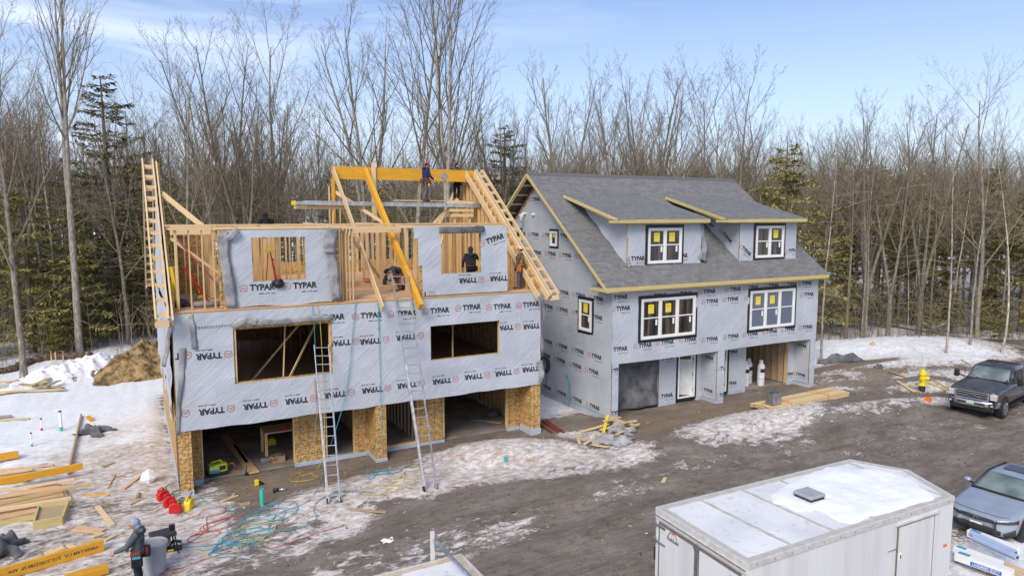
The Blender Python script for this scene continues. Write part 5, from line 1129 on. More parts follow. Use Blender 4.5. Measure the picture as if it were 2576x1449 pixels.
def crumple(c, r_, seed, n=18, flat=.5):
    mb = MB(); mb.ell((0,0,0), (1,1,1), n, n//2); rr_ = random.Random(seed); ph = [rr_.uniform(0,6) for _ in range(6)]
    q = []
    for v in mb.v:
        v = Vector(v); k = 1+.22*math.sin(v.x*5+ph[0])*math.sin(v.y*6+ph[1])+.16*math.sin(v.z*9+v.x*7+ph[2])+.10*math.sin(v.y*14+ph[3])
        q.append((c[0]+v.x*r_[0]*k, c[1]+v.y*r_[1]*k, c[2]+max(-.02, (v.z*r_[2]*k)+r_[2]*flat)))
    mb.v = q; return mb
x, y, z = G(672,1160,SZ); one(crumple((x,y,SZ), (.22,.13,.1), 3), 'plastic_bag', M['felt'], 'crumpled grey plastic bag left of the cardboard box', 'bag', smooth=True)
x, y, z = G(683,1120,SZ); one(MB().box((x-.18,y,SZ), (x+.18,y+.25,.2)).box((x-.05,y-.05,.2), (x+.1,y+.1,.28)), 'tool_case', M['yellow_plastic'], 'brown and yellow tool case under the plywood table', 'case', bevel=.02)
a, b = G(1185,1056,SZ), G(1262,1062,SZ); board(a, b, .10, .02, 'teal', 'teal strip lying on the right garage floor'); a, b = G(1228,1060,SZ), G(1262,1064,SZ); board(a, b, .22, .03, 'plywood', 'short plywood offcut on the right garage floor')
x, y, z = G(1245,1045,SZ); one(crumple((x,y,SZ), (.35,.2,.18), 4), 'scrap_heap', M['felt_dark'], 'dark heap of plastic scraps by the right garage wall', 'heap', smooth=True)
one(MB().tube([(6.95,-.2,.06),(7.3,1.05,2.9),(7.32,1.0,3.0)], .02, 6), 'yellow_pole', M['hose_yellow'], 'thin yellow pole slanting across the right door opening', 'pole') if 0 else None
# ---- fuel cans
def can(px, py, m_, rz, label):
    x, y, z = gp(px, py); t = thing('fuel_can', label, 'fuel can', (x, y, z-.01), rz, 'fuel cans by the left corner of the unfinished house' if m_ == 'red_plastic' else None)
    mb = MB(); prof = [(-.17,0),(.17,0),(.175,.22),(.13,.30),(.0,.33),(-.10,.31),(-.165,.24)]; mb.prism([(a, -.10, b) for a, b in prof], (0,.20,0)); lb(mb, 'body', m_, t, bevel=.035)
    lb(MB().tube([(-.14,0,.27),(-.13,0,.38),(-.02,0,.41),(.05,0,.33)], .02, 8), 'handle', m_, t, smooth=True); lb(MB().lathe([(.035,0),(.035,.05)], (.1,0,.30), 10), 'cap', 'green_cap', t)
    lb(MB().tube([(.1,0,.34),(.12,0,.40),(.22,0,.44),(.26,0,.43)], .014, 8), 'spout', 'black', t); lb(MB().box((-.12,-.112,.06),(.12,-.102,.2)), 'panel', m_, t, bevel=.01); return t
can(410,1256,'red_plastic',R(25),'red fuel can nearest the house wall, rearmost of three red ones'); can(426,1272,'red_plastic',R(15),'middle red fuel can of the three'); can(441,1288,'red_plastic',R(-10),'red fuel can closest to the street, beside the yellow one'); can(476,1279,'yellow_plastic',R(60),'yellow fuel can at the corner pier')
# ---- small tools on the ground before the house
x, y, z = gp(645,1222); t_ = thing('nail_gun', 'yellow and black nail gun on the mud before the left garage', 'nail gun', (x,y,z)); lb(MB().box((-.05,-.05,.02),(.08,.05,.22)), 'body', 'yellow_plastic', t_, bevel=.02); lb(MB().tube([(.06,0,.15),(.2,.02,.06)], .035, 8), 'handle', 'black', t_); lb(MB().bar((.0,0,.05),(.24,-.03,.03), .03, .05), 'magazine', 'black', t_)
x, y, z = gp(700,1236); t_ = thing('nail_gun', 'black and grey nail gun lying on the mud right of the teal pipe', 'nail gun', (x,y,z), R(-20)); lb(MB().tube([(-.16,0,.06),(.02,0,.07)], .055, 10), 'body', 'black', t_, smooth=True); lb(MB().tube([(.02,0,.07),(.24,0,.06)], [.05,.065], 10), 'motor', 'steel', t_, smooth=True); lb(MB().tube([(-.05,0,.05),(-.12,-.15,.03)], .025, 8), 'handle', 'black', t_)
p = gp(660,1271); one(MB().lathe([(.065,-.1),(.065,.52),(.052,.52),(.052,.3)], p, 16), 'drain_pipe', M['teal'], 'tall teal pipe stub standing in the mud before the left garage', 'pipe', smooth=False)
p = gp(1271,1142); one(MB().lathe([(.06,-.1),(.06,.17),(.048,.17),(.048,.02)], p, 16), 'drain_pipe', M['teal'], 'short teal pipe stub poking from the snow before the right garage', 'pipe')
for i, (a, b, w_, m_, lab) in enumerate((((557,1262),(598,1248),.09,'pine_x','pale short stick left of the teal pipe'), ((583,1252),(590,1243),.06,'pine_x','tiny offcut beside the pale short stick'), ((603,1271),(630,1266),.16,'oldwood','dark flat offcut left of the teal pipe'),
        ((881,1282),(972,1290),.10,'oldwood','weathered split board on the road edge below the two ladders'), ((1668,1214),(1674,1203),.12,'pine_x','small pale offcut alone on the mud, before the scrap pile'), ((1016,1202),(1012,1188),.05,'pine','thin lath among the blue hose loops by the middle pier'),
        ((1066,1190),(1058,1172),.07,'pine','short lath by the foot of the tall ladder'), ((985,1212),(1015,1208),.06,'pine_x','thin lath lying flat below the blue hose loops'), ((310,1232),(362,1192),.10,'plywood','stick leaning in the snow beside the white block'), ((245,1275),(283,1322),.15,'pine','pale board lying end on towards the worker'),
        ((188,1330),(258,1338),.30,'plywood','square wooden panel in the trodden snow'), ((232,1352),(262,1342),.18,'pine_x','small block beside the square panel'), ((262,1362),(290,1348),.11,'pine_x','narrow offcut right of the small block'), ((172,1372),(190,1380),.13,'pine_x','little block among the brown dirt'), ((115,1396),(160,1378),.25,'pine_x','pale flat offcut above the long orange beam'),
        ((215,1248),(275,1246),.08,'lvl','brown lath on the snow above the panel'), ((232,1278),(278,1268),.06,'oldwood','dark lath above the square panel'), ((258,1176),(288,1164),.10,'oldwood','weathered block sunk in the snow'), ((270,1230),(290,1195),.03,'plywood','thin twig like lath in the snow'), ((326,1270),(352,1258),.07,'plywood','short brown stick below the white block'),
        ((345,1252),(350,1240),.08,'oldwood','dark chip near the fuel cans'), ((0,1216),(0,1216.1),.01,'oldwood',''))):
    if lab: board(gp(*a), gp(*b), w_, .035, m_, lab, lift=.01)
one(crumple(gp(375,1212), (.28,.26,.26), 9, 8, .7), 'foam_block', M['snow'], 'angular white block in the snow left of the corner', 'block')
# scattered chips and litter: uncountable
mb = MB(); rg = random.Random(21)
for _ in range(300):
    X_ = rg.uniform(-4, 36); Y_ = rg.uniform(-10, -.2) if rg.random() < .8 else rg.uniform(-15, 0); s = rg.uniform(.008, .026); z_ = gz(X_, Y_); a = rg.uniform(0, 3.14)
    c, sn = math.cos(a), math.sin(a); l = s*rg.uniform(1, 3.2); mb.bar((X_-c*l, Y_-sn*l, z_+.01), (X_+c*l, Y_+sn*l, z_+.015), s, .015, m=rg.choice((0,0,0,1,2,3,3)))
tag(mb.build('wood_chips', [M['pine'], M['white'], M['rubber'], M['oldwood']]), kind='stuff')
mb = MB(); rg = random.Random(22)
for _ in range(700):
    X_ = rg.uniform(-6, 42); Y_ = rg.uniform(-14, 2); s = rg.uniform(.012, .04); z_ = gz(X_, Y_)
    if 0 < X_ < 30 and Y_ > 0 or snow_base(np.array([X_]), np.array([Y_]))[0] > .6: continue
    mb.ell((X_, Y_, z_+s*.2), (s*rg.uniform(.7,1.6), s, s*.7), 6, 4)
tag(mb.build('pebbles', M['ground'] if False else mottled('clod', (.07,.055,.045), (.16,.13,.11), 5, .9, .3), smooth=True), kind='stuff')
x, y, z = gp(975,1361); one(MB().grid(lambda u, v: (x-.16+.34*u, y-.12+.26*v, z+.02+.02*math.sin(u*9+v*5)), 6, 5), 'paper_scrap', M['white'], 'torn white paper scrap alone on the dark road', 'paper', solid=.004)
# ---- air hoses
def hose(pts, r_, m_, label, name='air_hose', cat='hose', ground=True):
    P = [Vector(p) for p in pts]; out_ = []
    for i in range(len(P)-1):
        p0, p1, p2, p3 = P[max(i-1,0)], P[i], P[i+1], P[min(i+2, len(P)-1)]
        for k in range(6):
            t = k/6; out_.append(.5*((2*p1)+(-p0+p2)*t+(2*p0-5*p1+4*p2-p3)*t*t+(-p0+3*p1-3*p2+p3)*t**3))
    out_.append(P[-1]); return one(MB().tube(out_, r_, 6), name, M[m_], label, cat, smooth=True)
def loops(pxs, turns, jit, seed, r0=.02):
    rr_ = random.Random(seed); pts = []
    for (px, py, a, b, n) in pxs:
        cx, cy, _ = gp(px, py); ph = rr_.uniform(0, 6.3)
        for k in range(int(n*9)):
            an = ph+k*6.283/9; f = 1+rr_.uniform(-jit, jit); x_ = cx+a*math.cos(an)*f; y_ = cy+b*math.sin(an)*f; pts.append((x_, y_, gz(x_, y_)+r0+.012*(k % 9)*.3))
    return pts
def gl_(lst, dz=.02): return [gp(px, py, dz) for px, py in lst]
hose(gl_([(430,1373),(470,1378),(510,1385),(560,1375)])+loops([(590,1375,.55,.42,1.6),(640,1318,.75,.5,1.3),(700,1285,.6,.55,1.3),(735,1310,.7,.5,1.0)], 1, .10, 1)+gl_([(800,1262),(850,1238),(930,1238),(990,1215),(1020,1190)]), .009, 'hose_blue', 'big tangle of blue air hose spread before the left garage')
hose(gl_([(455,1365),(500,1375)])+loops([(620,1350,.62,.45,1.7),(585,1385,.6,.4,1.7),(665,1300,.55,.4,1.2)], 1, .12, 2)+gl_([(780,1258),(735,1215),(742,1180)])+[(4.2,-.25,1.2),(4.35,-.12,3.2),(4.35,-.12,5.0),(4.3,-.1,5.9)], .009, 'hose_blue', 'second blue hose climbing from the tangle over the left window')
hose(gl_([(600,1290),(560,1278),(520,1265),(492,1240)]), .010, 'hose_blue', 'thin blue line running to the corner pier')
hose(loops([(948,1192,.42,.30,1.2),(975,1188,.45,.25,1.3)], 1, .2, 3)+gl_([(930,1205),(912,1180),(920,1150)])+[(6.55,-.25,1.0),(6.62,-.14,2.4),(6.62,-.12,4.4),(6.6,-.12,5.92)], .012, 'hose_blue', 'blue hose hanging down the wrap to small loops at the middle pier')
hose([PY(895,757,-.10),PY(888,830,-.12),PY(880,920,-.12),PY(868,1000,-.12),PY(845,1080,-.3),gp(822,1150,.03),gp(812,1200,.03),gp(790,1245,.02)], .012, 'hose_blue', 'blue hose sagging across the wrap to the left ladder')
hose([PY(952,830,-.1),PY(955,760,-.1),PY(953,745,.1)]+[], .011, 'hose_blue', 'short end of blue hose hooked over the deck edge')
hose(gl_([(430,1372),(470,1368)])+loops([(508,1352,.42,.32,1.3),(560,1318,.55,.32,1.6),(535,1290,.4,.3,1.0)], 1, .15, 4), .009, 'hose_red', 'red air hose looping left of the blue tangle')
hose(gl_([(380,1449),(460,1428),(560,1395),(690,1378),(790,1345),(865,1322)]), .008, 'hose_red', 'thin red cord trailing along the road side')
hose(gl_([(500,1392),(600,1395)])+loops([(640,1338,.5,.4,1.4),(760,1205,.5,.35,1.2)], 1, .25, 5)+gl_([(800,1178)])+[(4.55,-.2,1.0),(4.6,-.13,3.0),(4.55,-.12,5.2),(4.45,-.08,5.9)], .010, 'hose_yellow', 'thin yellow cord hanging from the deck into the hose tangle')
hose(loops([(960,1232,.6,.25,1.5),(1010,1215,.5,.2,1.0)], 1, .25, 6), .009, 'hose_yellow', 'thin yellow cord lying in loops right of the left ladder')
one(MB().bar((4.28,-.13,3.35), (4.36,-.13,2.0), .012, .045), 'orange_strap', M['orange'], 'orange strap hanging down the wrap beside the left ladder', 'strap')
hose([(2.9,.08,5.9),(2.92,-.1,5.4),(2.9,-.12,4.9),(2.95,-.12,4.6)], .008, 'hose_blue', 'green blue string dangling under the left dormer') if 0 else None
# ---- left yard
def stub(px, py, h, r_, m2, lab):
    p = gp(px, py); t = thing('vent_pipe', lab, 'pipe', p); lb(MB().lathe([(r_,-.1),(r_,h)], (0,0,0), 14), 'pipe', 'white', t); lb(MB().lathe([(r_*1.25,0.0),(r_*1.25,h*.2)], (0,0,0), 14), 'coupling', m2, t); lb(MB().lathe([(r_*1.06,0),(r_*1.06,.05)], (0,0,h-.04), 14), 'cap', 'dark', t)
stub(154,1083,.83,.055,'teal','tallest white pipe stub with teal base in the snow'); stub(105,1082,.5,.035,'red','white pipe stub with a red base in the snow'); stub(80,1123,.55,.03,'teal','shortest white pipe stub nearest the lumber stack')
a, b = gp(205,1048), gp(172,1195); board(a, b, .06, .18, 'oldwood', 'long weathered form board edging the snowy slab', lift=-.03, name='form_board')
a, b = gp(222,1052), gp(232,1060); board(a, b, .14, .12, 'lvl', 'orange beam stub under the black tarp')
def tarp(px0, py0, px1, py1, dep, h, m_, label, seed, name='tarp', cat='tarp'):
    a, b = Vector(gp(px0, py0)), Vector(gp(px1, py1)); d = (b-a); s = Vector((-d.y, d.x, 0)).normalized()*dep; rr_ = random.Random(seed); ph = [rr_.uniform(0, 6) for _ in range(6)]
    def f(u, v):
        w_ = .85+.3*math.sin(u*7+ph[0]); e = 1-.25*abs(math.sin(v*5+ph[1])); p = a+d*(u*e+.05*math.sin(v*9))+s*(v-.5)*w_*2
        k = math.sin(math.pi*u)*math.sin(math.pi*v); hh = h*k**.6*(.55+.45*math.sin(u*11+v*5+ph[2])*math.sin(v*9-u*4+ph[3]))+.03*math.sin(u*23+v*17); return (p.x, p.y, gz(p.x, p.y)+.02+max(hh, 0))
    return one(MB().grid(f, 26, 18), name, M[m_], label, cat, smooth=True, solid=.012)
tarp(205,1085,275,1090,.45,.4,'felt_dark','crumpled dark tarp lying in the snow beside the form board',1); tarp(-40,1392,68,1378,.7,.5,'felt_dark','black sheeting heaped at the bottom left edge of the yard',2); tarp(30,962,105,958,.25,.12,'hose_blue','narrow blue tarp strip on the far snow by the old planks',3)
# dirt pile and its snowy flank
def heap(cx, cy, rx, ry, h, rot, m_, label, name, seed, cat, sharp=1.0, kind=None):
    c, s = math.cos(R(rot)), math.sin(R(rot)); n = 110; mb = MB()
    def f(u, v):
        a = u*2*math.pi; r_ = v; w_ = 1+.16*math.sin(a*3+seed)+.09*math.sin(a*7+seed*2); x = rx*r_*w_*math.cos(a); y = ry*r_*w_*math.sin(a); X_ = cx+x*c-y*s; Y_ = cy+x*s+y*c
        nn = fbm1(X_*1.3, Y_*1.3, seed+70, 4)-.5; nf = fbm1(X_*3.1, Y_*3.1, seed+80, 5)-.5; k = max(0, 1-r_**1.6)**sharp
        return (X_, Y_, gz(X_, Y_)-.12+h*k*(1+.55*nn)+nn*.3*(k > 0)*(1-k)+nf*.55*sharp*(k > .02))
    mb.grid(f, n, 52); o = mb.build(name, M[m_], None, smooth=True); return tag(o, label, cat, kind=kind)
M['dirt'] = mottled('dirt', (.075,.045,.018), (.36,.245,.11), 2.6, .95, 1.0, .16, detail=10, lo=.38, hi=.62, bscale=5)  # clod tones; the dark end also paints shade into the crevices
def _dirtsnow(t, b):
    n = noise(t, coords(t), 1.2, 6, .65); t.links.new(ramp(t, n, [(.36, (.16,.10,.06)), (.42, (.78,.79,.82))]), b.inputs['Base Color'])
mat('snow_dirt', (.8,.8,.8), .8, 0, _dirtsnow)
hx, hy, _ = gp(318,965); heap(hx+.75, hy+1.9, 2.45, 2.0, 1.8, 4, 'dirt', 'tall heap of yellow brown earth behind the left corner of the unfinished house', 'dirt_pile', 3, 'dirt pile', .9)
heap(hx-2.1, hy+3.8, 4.0, 2.0, 1.0, 38, 'snow_dirt', 'long snow covered bank running down left of the earth heap', 'snow_bank', 5, 'snow bank', 1.0)
# mulch berm and stakes
pts = [gp(px, py, .12) for px, py in ((-60,950),(30,935),(80,912),(140,903),(200,902),(240,900))]
mb = MB(); P_ = []
for i in range(len(pts)-1):
    for k in range(8): P_.append(tuple(np.array(pts[i])*(1-k/8)+np.array(pts[i+1])*(k/8)))
mb.tube(P_, [.24+.06*math.sin(i*1.9)+.04*math.sin(i*4.3) for i in range(len(P_))], 9); M['mulch'] = mottled('mulch', (.05,.03,.02), (.22,.15,.10), 9, .95, 1, .05, lo=.4, hi=.6); one(mb, 'mulch_berm', M['mulch'], 'brown mulch sock snaking along the edge of the left wood', 'berm', smooth=True)
for px, py, lab, top in ((130,918,'left one of three pink topped survey stakes','pink'), (141,922,'plain middle survey stake between the two pink ones','pine'), (160,918,'right one of three survey stakes, pink topped','pink')):
    p = gp(px, py); t = thing('survey_stake', lab, 'stake', p); lb(MB().box((-.03,-.012,-.1), (.03,.012,.55)), 'stake', 'pine', t); lb(MB().box((-.032,-.014,.55), (.032,.014,.85)), 'tip', top, t)
# lumber stacks on the left
def stack(rows, name, label, cat='stack'):
    p0_ = gp(*rows[0][0]); t = thing(name, label, cat, p0_)
    for (a, b, w_, h, m_, lift) in rows: A, B = Vector(gp(*a)), Vector(gp(*b)); A.z += lift+h/2; B.z += lift+h/2; MB().bar(A, B, w_, h).build('board', M[m_], t, bevel=.004)
    return t
stack([((-50,1000),(150,975),.22,.05,'oldwood',.0),((-50,985),(120,968),.2,.05,'treated',.07),((-40,995),(165,985),.18,.05,'treated',.12),((20,972),(160,985),.2,.04,'oldwood',.18),((75,985),(125,962),.22,.04,'treated',.24),((-50,975),(100,962),.16,.05,'plywood',.16),((112,985),(150,968),.22,.04,'oldwood',.22)], 'plank_pile', 'jumbled pile of old planks far back on the snow', 'pile')
stack([((-40,1063),(75,1055),.16,.05,'treated',.02),((-30,1056),(30,1050),.2,.05,'oldwood',.06)], 'plank_pile', 'two planks half sunk in snow below the jumbled pile', 'pile')
def lay(a, b, w_, h, m_, lift, label, dz=0):
    A, B = Vector(gp(*a)), Vector(gp(*b)); A.z += lift+h/2; B.z += lift+h/2+dz; return one(MB().bar(A, B, w_, h), 'beam' if m_ == 'lvl' else 'board', M[m_], label, 'beam' if m_ == 'lvl' else 'board', bevel=.005)
lay((-60,1168),(47,1152),.28,.20,'lvl',.05,'orange beam end highest up in the left lumber yard'); lay((-60,1205),(84,1185),.14,.08,'pine_x',.05,'pale board below the topmost orange beam'); lay((-60,1192),(135,1172),.10,.05,'plywood',.02,'thin plank crossing the icy slab under the orange beam')
lay((-60,1226),(74,1208),.30,.20,'lvl',.03,'short orange beam in the middle of the lumber yard'); lay((-60,1252),(210,1198),.12,.22,'lvl',.26,'long orange beam lying on top of the lumber stack')
pl_ = thing('lumber_stack', 'low stack of plywood sheets under loose boards at the left edge', 'stack', gp(20,1262))
A, B = Vector(gp(-120,1312)), Vector(gp(178,1248)); d_ = B-A
for k in range(3): MB().bar(A+Vector((0,0,.03+.05*k)), B+Vector((-.1*k,.0,.03+.05*k)), 2.2-.0*k, .045).build('sheet', M['plywood' if k else 'oldwood'], pl_, bevel=.004)
lay((-60,1262),(190,1222),.10,.06,'pine_x',.20,'pale batten on the plywood stack, upper one'); lay((-60,1278),(188,1238),.12,.06,'plywood',.20,'brown batten on the plywood stack, second from the back'); lay((-40,1292),(230,1236),.06,.08,'treated',.22,'longest greenish batten overhanging the stack'); lay((35,1288),(158,1262),.07,.05,'treated',.20,'short greenish batten on the plywood stack'); lay((-60,1312),(180,1272),.14,.09,'pine_x',.20,'thick pale timber along the front of the plywood stack')
lay((-60,1335),(165,1292),.05,.14,'treated',.02,'timber set on edge at the foot of the stack')
fb = thing('form_box', 'open wooden form box holding gravel, front of the lumber stack', 'box', gp(120,1315)); c = [Vector(gp(*q)) for q in ((86,1332),(158,1318),(172,1280),(98,1292))]
for a, b in zip(c, c[1:]+c[:1]): MB().bar(a+Vector((0,0,.12)), b+Vector((0,0,.12)), .05, .26).build('side', M['treated'], fb)
MB().prism([v+Vector((0,0,.05)) for v in c], (0,0,.12)).build('gravel_fill', M['oldwood'], fb)
# the long printed beam in front
A = Vector(gp(-60,1478)); B = Vector(gp(262,1384)); A.z += .16; B.z += .16; bm = thing('printed_beam', 'long orange laminated beam with dark print lying before the worker', 'beam', (A+B)/2); MB().bar(A, B, .09, .30).build('timber', M['lvl'], bm, bevel=.004)
T2 = text_tris('VERSA-LAM LVL  2.1E-3100/2780 SP  APA', .02); dv = (B-A).normalized(); sv = dv.cross(Vector((0,0,1))).normalized(); up_ = sv.cross(dv).normalized(); L_ = (B-A).length
mb = MB(); mb.add([A+dv*(L_*(.95-.72*x_))+sv*(.0465*(1 if sv.y < 0 else -1))+up_*(.05-.085*y_)*(1) for x_, y_ in T2[0]], T2[1]); mb.build('print', M['ink'], bm)
lay((165,1470),(272,1440),.30,.16,'lvl',.05,'orange beam end at the bottom edge behind the worker')
one(MB().bar(Vector(gp(205,1390,.30)), Vector(gp(262,1378,.25)), .07, .05), 'board', M['pine_x'], 'small pale block resting on the end of the printed beam', 'board')
# ---- bin and compressor beside the worker
x, y, z = gp(390,1436); bn = thing('rubbish_bin', 'big grey plastic bin standing beside the worker', 'bin', (x,y,z)); lb(MB().lathe([(.23,0),(.25,.02),(.295,.70),(.32,.71),(.32,.76),(.295,.77),(.28,.72),(.24,.1)], (0,0,0), 28), 'bucket', 'grey_bin', bn, smooth=False)
for s in (-1, 1): lb(MB().box((s*.30-.03,-.07,.62),(s*.30+.03,.07,.66)), 'handle', 'grey_bin', bn, bevel=.01)
x, y, z = gp(412,1392); cp = thing('table_saw', 'dark green machine on a stand behind the grey bin', 'machine', (x,y,z), R(10))
lb(MB().box((-.30,-.22,.50),(.30,.22,.60)), 'table', 'dark', cp, bevel=.02); lb(MB().box((-.22,-.16,.25),(.16,.16,.5)), 'housing', 'felt_dark', cp, bevel=.03); lb(MB().box((.16,-.05,.6),(.3,.05,.74)), 'fence', 'black', cp, bevel=.01)
for sx in (-.25, .25):
    for sy in (-.18, .18): lb(MB().bar((sx,sy,.5),(sx*1.25,sy*1.25,0), .035, .035), 'leg', 'black', cp)
x, y, z = gp(432,1385); t_ = thing('chop_saw', 'black saw with a yellow sticker on the mud right of the bin', 'saw', (x,y,z), R(-10)); lb(MB().box((-.25,-.1,.02),(.25,.1,.10)), 'base', 'black', t_, bevel=.02); lb(MB().box((-.08,-.105,.04),(.06,-.101,.09)), 'sticker', 'yellow_plastic', t_); lb(MB().tube([(-.1,0,.1),(.05,0,.28),(.25,0,.22)], .04, 8), 'arm', 'black', t_)
for i, (px, py) in enumerate(((330,1310),(1245,1345),(950,1300),(740,1412),(880,1420))): pass
# ---- between and before the houses
for i, (a, b, lab) in enumerate((((1372,1060),(1418,1090),'upper dark red pipe beside the right pier'), ((1364,1060),(1404,1088),'middle dark red pipe beside the right pier'), ((1362,1072),(1388,1090),'short dark red pipe closest to the right pier'))):
    A, B = Vector(gp(*a, .06)), Vector(gp(*b, .06)); one(MB().tube([A, B], .055, 10), 'red_pipe', M['pipe_red'], lab, 'pipe', smooth=False)
sc = thing('scrap_pile', 'pile of lumber offcuts at the front corner of the wrapped house', 'pile', gp(1540,1085)); rg = random.Random(4)
for (a, b, w_, z0_, z1_, m_) in (((1462,1088),(1530,1078),.13,.05,.2,'pine_x'),((1510,1088),(1600,1070),.14,.12,.22,'pine_x'),((1525,1070),(1605,1082),.12,.30,.2,'treated'),((1530,1062),(1590,1080),.10,.25,.2,'pine_x'),((1470,1120),(1512,1098),.12,.05,.1,'pine_x'),((1450,1100),(1458,1118),.12,.1,.05,'pine'),((1490,1122),(1530,1128),.11,.06,.06,'pine_x'),((1540,1090),(1590,1078),.1,.3,.34,'plywood'),((1520,1080),(1560,1066),.16,.35,.3,'pine_x'),((1550,1100),(1608,1075),.11,.12,.16,'pine_x'),((1555,1118),(1585,1112),.1,.05,.05,'pine_x')):
    A, B = Vector(gp(*a)), Vector(gp(*b)); A.z += z0_; B.z += z1_; MB().bar(A, B, w_, .04).build('offcut', M[m_], sc, bevel=.003)
A, B = Vector(gp(1518,1095)), Vector(gp(1528,1068)); A.z += .12; B.z += .42; MB().bar(A, B, .12, .02).build('yellow_sheet', M['yellow_plastic'], sc)
tarp(1488,1108,1605,1112,.55,.38,'felt','torn grey felt sheets crumpled before the offcut pile',7,'felt_sheet','felt'); tarp(1530,1082,1600,1092,.35,.5,'felt','grey felt sheet folded on the offcut pile',8,'felt_sheet','felt')
lbn = thing('lumber_bundle', 'strapped bundle of fresh pale lumber before the right garage', 'bundle', gp(2020,1010)); 
c0, c1, c2 = Vector(gp(1946,1030)), Vector(gp(2138,1000)), Vector(gp(1900,1002)); ax = (c1-c0).normalized(); ay = Vector((-ax.y, ax.x, 0)); L_ = (c1-c0).length; wd = 1.35
base = c0.copy(); base.z = min(c0.z, c1.z)+.02; ax.z = 0; ax.normalize()
for lv in range(5):
    n_ = 6 if lv < 3 else 5 if lv < 4 else 3
    for k in range(n_):
        o0 = base+ay*(.12+.215*k)+Vector((0,0,.06+.052*lv)); e = (rg.uniform(-.06,.06), rg.uniform(-.06,.06)); MB().bar(o0+ax*(0+e[0]), o0+ax*(L_+e[1]-(.5 if lv == 4 else 0)), .205, .045).build('board', M['pine_x' if (k+lv) % 3 else 'treated'], lbn, bevel=.004)
for t in (.22, .70):
    o0 = base+ax*L_*t; zt = .36; mb = MB(); mb.bar(o0+Vector((0,0,.02)), o0+Vector((0,0,zt-.02)), .04, .012, (0,1,0)); mb.bar(o0+Vector((0,0,zt)), o0+ay*1.3+Vector((0,0,zt-.02)), .04, .012); mb.build('strap', M['orange'], lbn)
dm = thing('sheet_metal_duct', 'square galvanised duct box standing on the lumber bundle', 'duct', base+ax*.42+ay*.35+Vector((0,0,.33)), math.atan2(ax.y, ax.x))
mb = MB(); 
for a, b in (((-.30,-.19,0),(.30,-.18,.52)), ((-.30,.18,0),(.30,.19,.52)), ((-.30,-.18,0),(-.29,.18,.52)), ((.29,-.18,0),(.30,.18,.52))): mb.box(a, b)
lb(mb, 'shell', 'steel', dm)
lb(MB().bar((-.29,-.195,.02),(.29,-.195,.5),.006,.006).bar((-.29,-.195,.5),(.29,-.195,.02),.006,.006), 'cross_brake', 'steel', dm)
# propane tanks
def tank(x, y, s, label, band=True):
    t = thing('gas_cylinder', label, 'gas cylinder', (x, y, -.04), 0, 'white gas cylinders in the right garage'); r_ = .19
    lb(MB().lathe([(r_*.9,0),(r_*.95,.02),(r_*.95,.08),(r_,.1),(r_,1.0),(r_*.92,1.1),(r_*.6,1.18),(r_*.2,1.2)], (0,0,0), 24), 'body', 'white', t, smooth=True); mb = MB()
    for k in range(10):
        a0, a1 = k*.5, k*.5+.5; mb.bar((.1*math.cos(a0),.1*math.sin(a0),1.26),(.1*math.cos(a1),.1*math.sin(a1),1.26),.012,.16)
    lb(mb, 'collar', 'white', t); lb(MB().tube([(0,0,1.18),(0,0,1.3)], .03, 8), 'valve', 'steel', t)
    mb = MB(); n = 8
    for k in range(n): a0, a1 = -2.6+k*.25, -2.35+k*.25; mb.add([((r_+.004)*math.cos(a), (r_+.004)*math.sin(a), z_) for a, z_ in ((a0,.72),(a1,.72),(a1,.92),(a0,.92))], [(0,1,2,3)])
    lb(mb, 'label_sticker', 'dark', t)
    lb(MB().lathe([(r_+.004,.36),(r_+.004,.38)], (0,0,0), 24), 'band', 'hose_blue', t); return t
tank(26.95,1.65,1,'white gas cylinder against the left side of the right garage'); tank(27.55,2.0,1,'rear white gas cylinder between the two others'); tank(27.75,1.35,1,'front white gas cylinder, right of the other two')
# hydrant with its boards
x, y, z = gp(2320,974); hy_ = thing('fire_hydrant', 'yellow fire hydrant on a dark base beside the loose boards', 'hydrant', (x,y,z))
lb(MB().lathe([(.14,-.1),(.14,.30)], (0,0,0), 16), 'base', 'hose_blue' if False else 'dark', hy_); lb(MB().lathe([(.21,.28),(.21,.34),(.15,.36),(.14,.80),(.19,.82),(.19,.88),(.15,.90),(.13,1.0),(.07,1.07),(.03,1.09)], (0,0,0), 20), 'barrel', 'hydrant', hy_); lb(MB().tube([(0,0,1.08),(0,0,1.17)], .035, 6), 'operating_nut', 'hydrant', hy_)
for a, r_ in ((R(-65), .095), (R(25), .065), (R(205), .065)): lb(MB().tube([(0,0,.66),(math.cos(a)*.24,math.sin(a)*.24,.66)], r_, 12).tube([(math.cos(a)*.24,math.sin(a)*.24,.66),(math.cos(a)*.29,math.sin(a)*.29,.66)], r_*1.2, 8), 'outlet', 'hydrant', hy_)
lb(MB().tube([(-.03,.05,1.0),(-.06,.06,1.85)], .008, 5), 'marker_rod', 'steel', hy_)
for a, b, w_, m_, lab in (((2268,940),(2385,982),.45,'plywood','widest board lying behind the hydrant'), ((2258,958),(2300,985),.16,'pine_x','curved lath left of the hydrant'), ((2272,962),(2308,984),.10,'treated','narrow lath beside the curved one left of the hydrant'), ((2330,945),(2388,980),.12,'oldwood','dark stick right of the hydrant'), ((2235,932),(2275,948),.12,'oldwood','grey stick far left of the hydrant'), ((2325,950),(2365,966),.16,'treated','short board right behind the hydrant'), ((2418,905),(2442,920),.06,'oldwood','thin stick alone on the snow bank left of the pickup')):
    board(gp(*a), gp(*b), w_, .03, m_, lab, lift=.03)
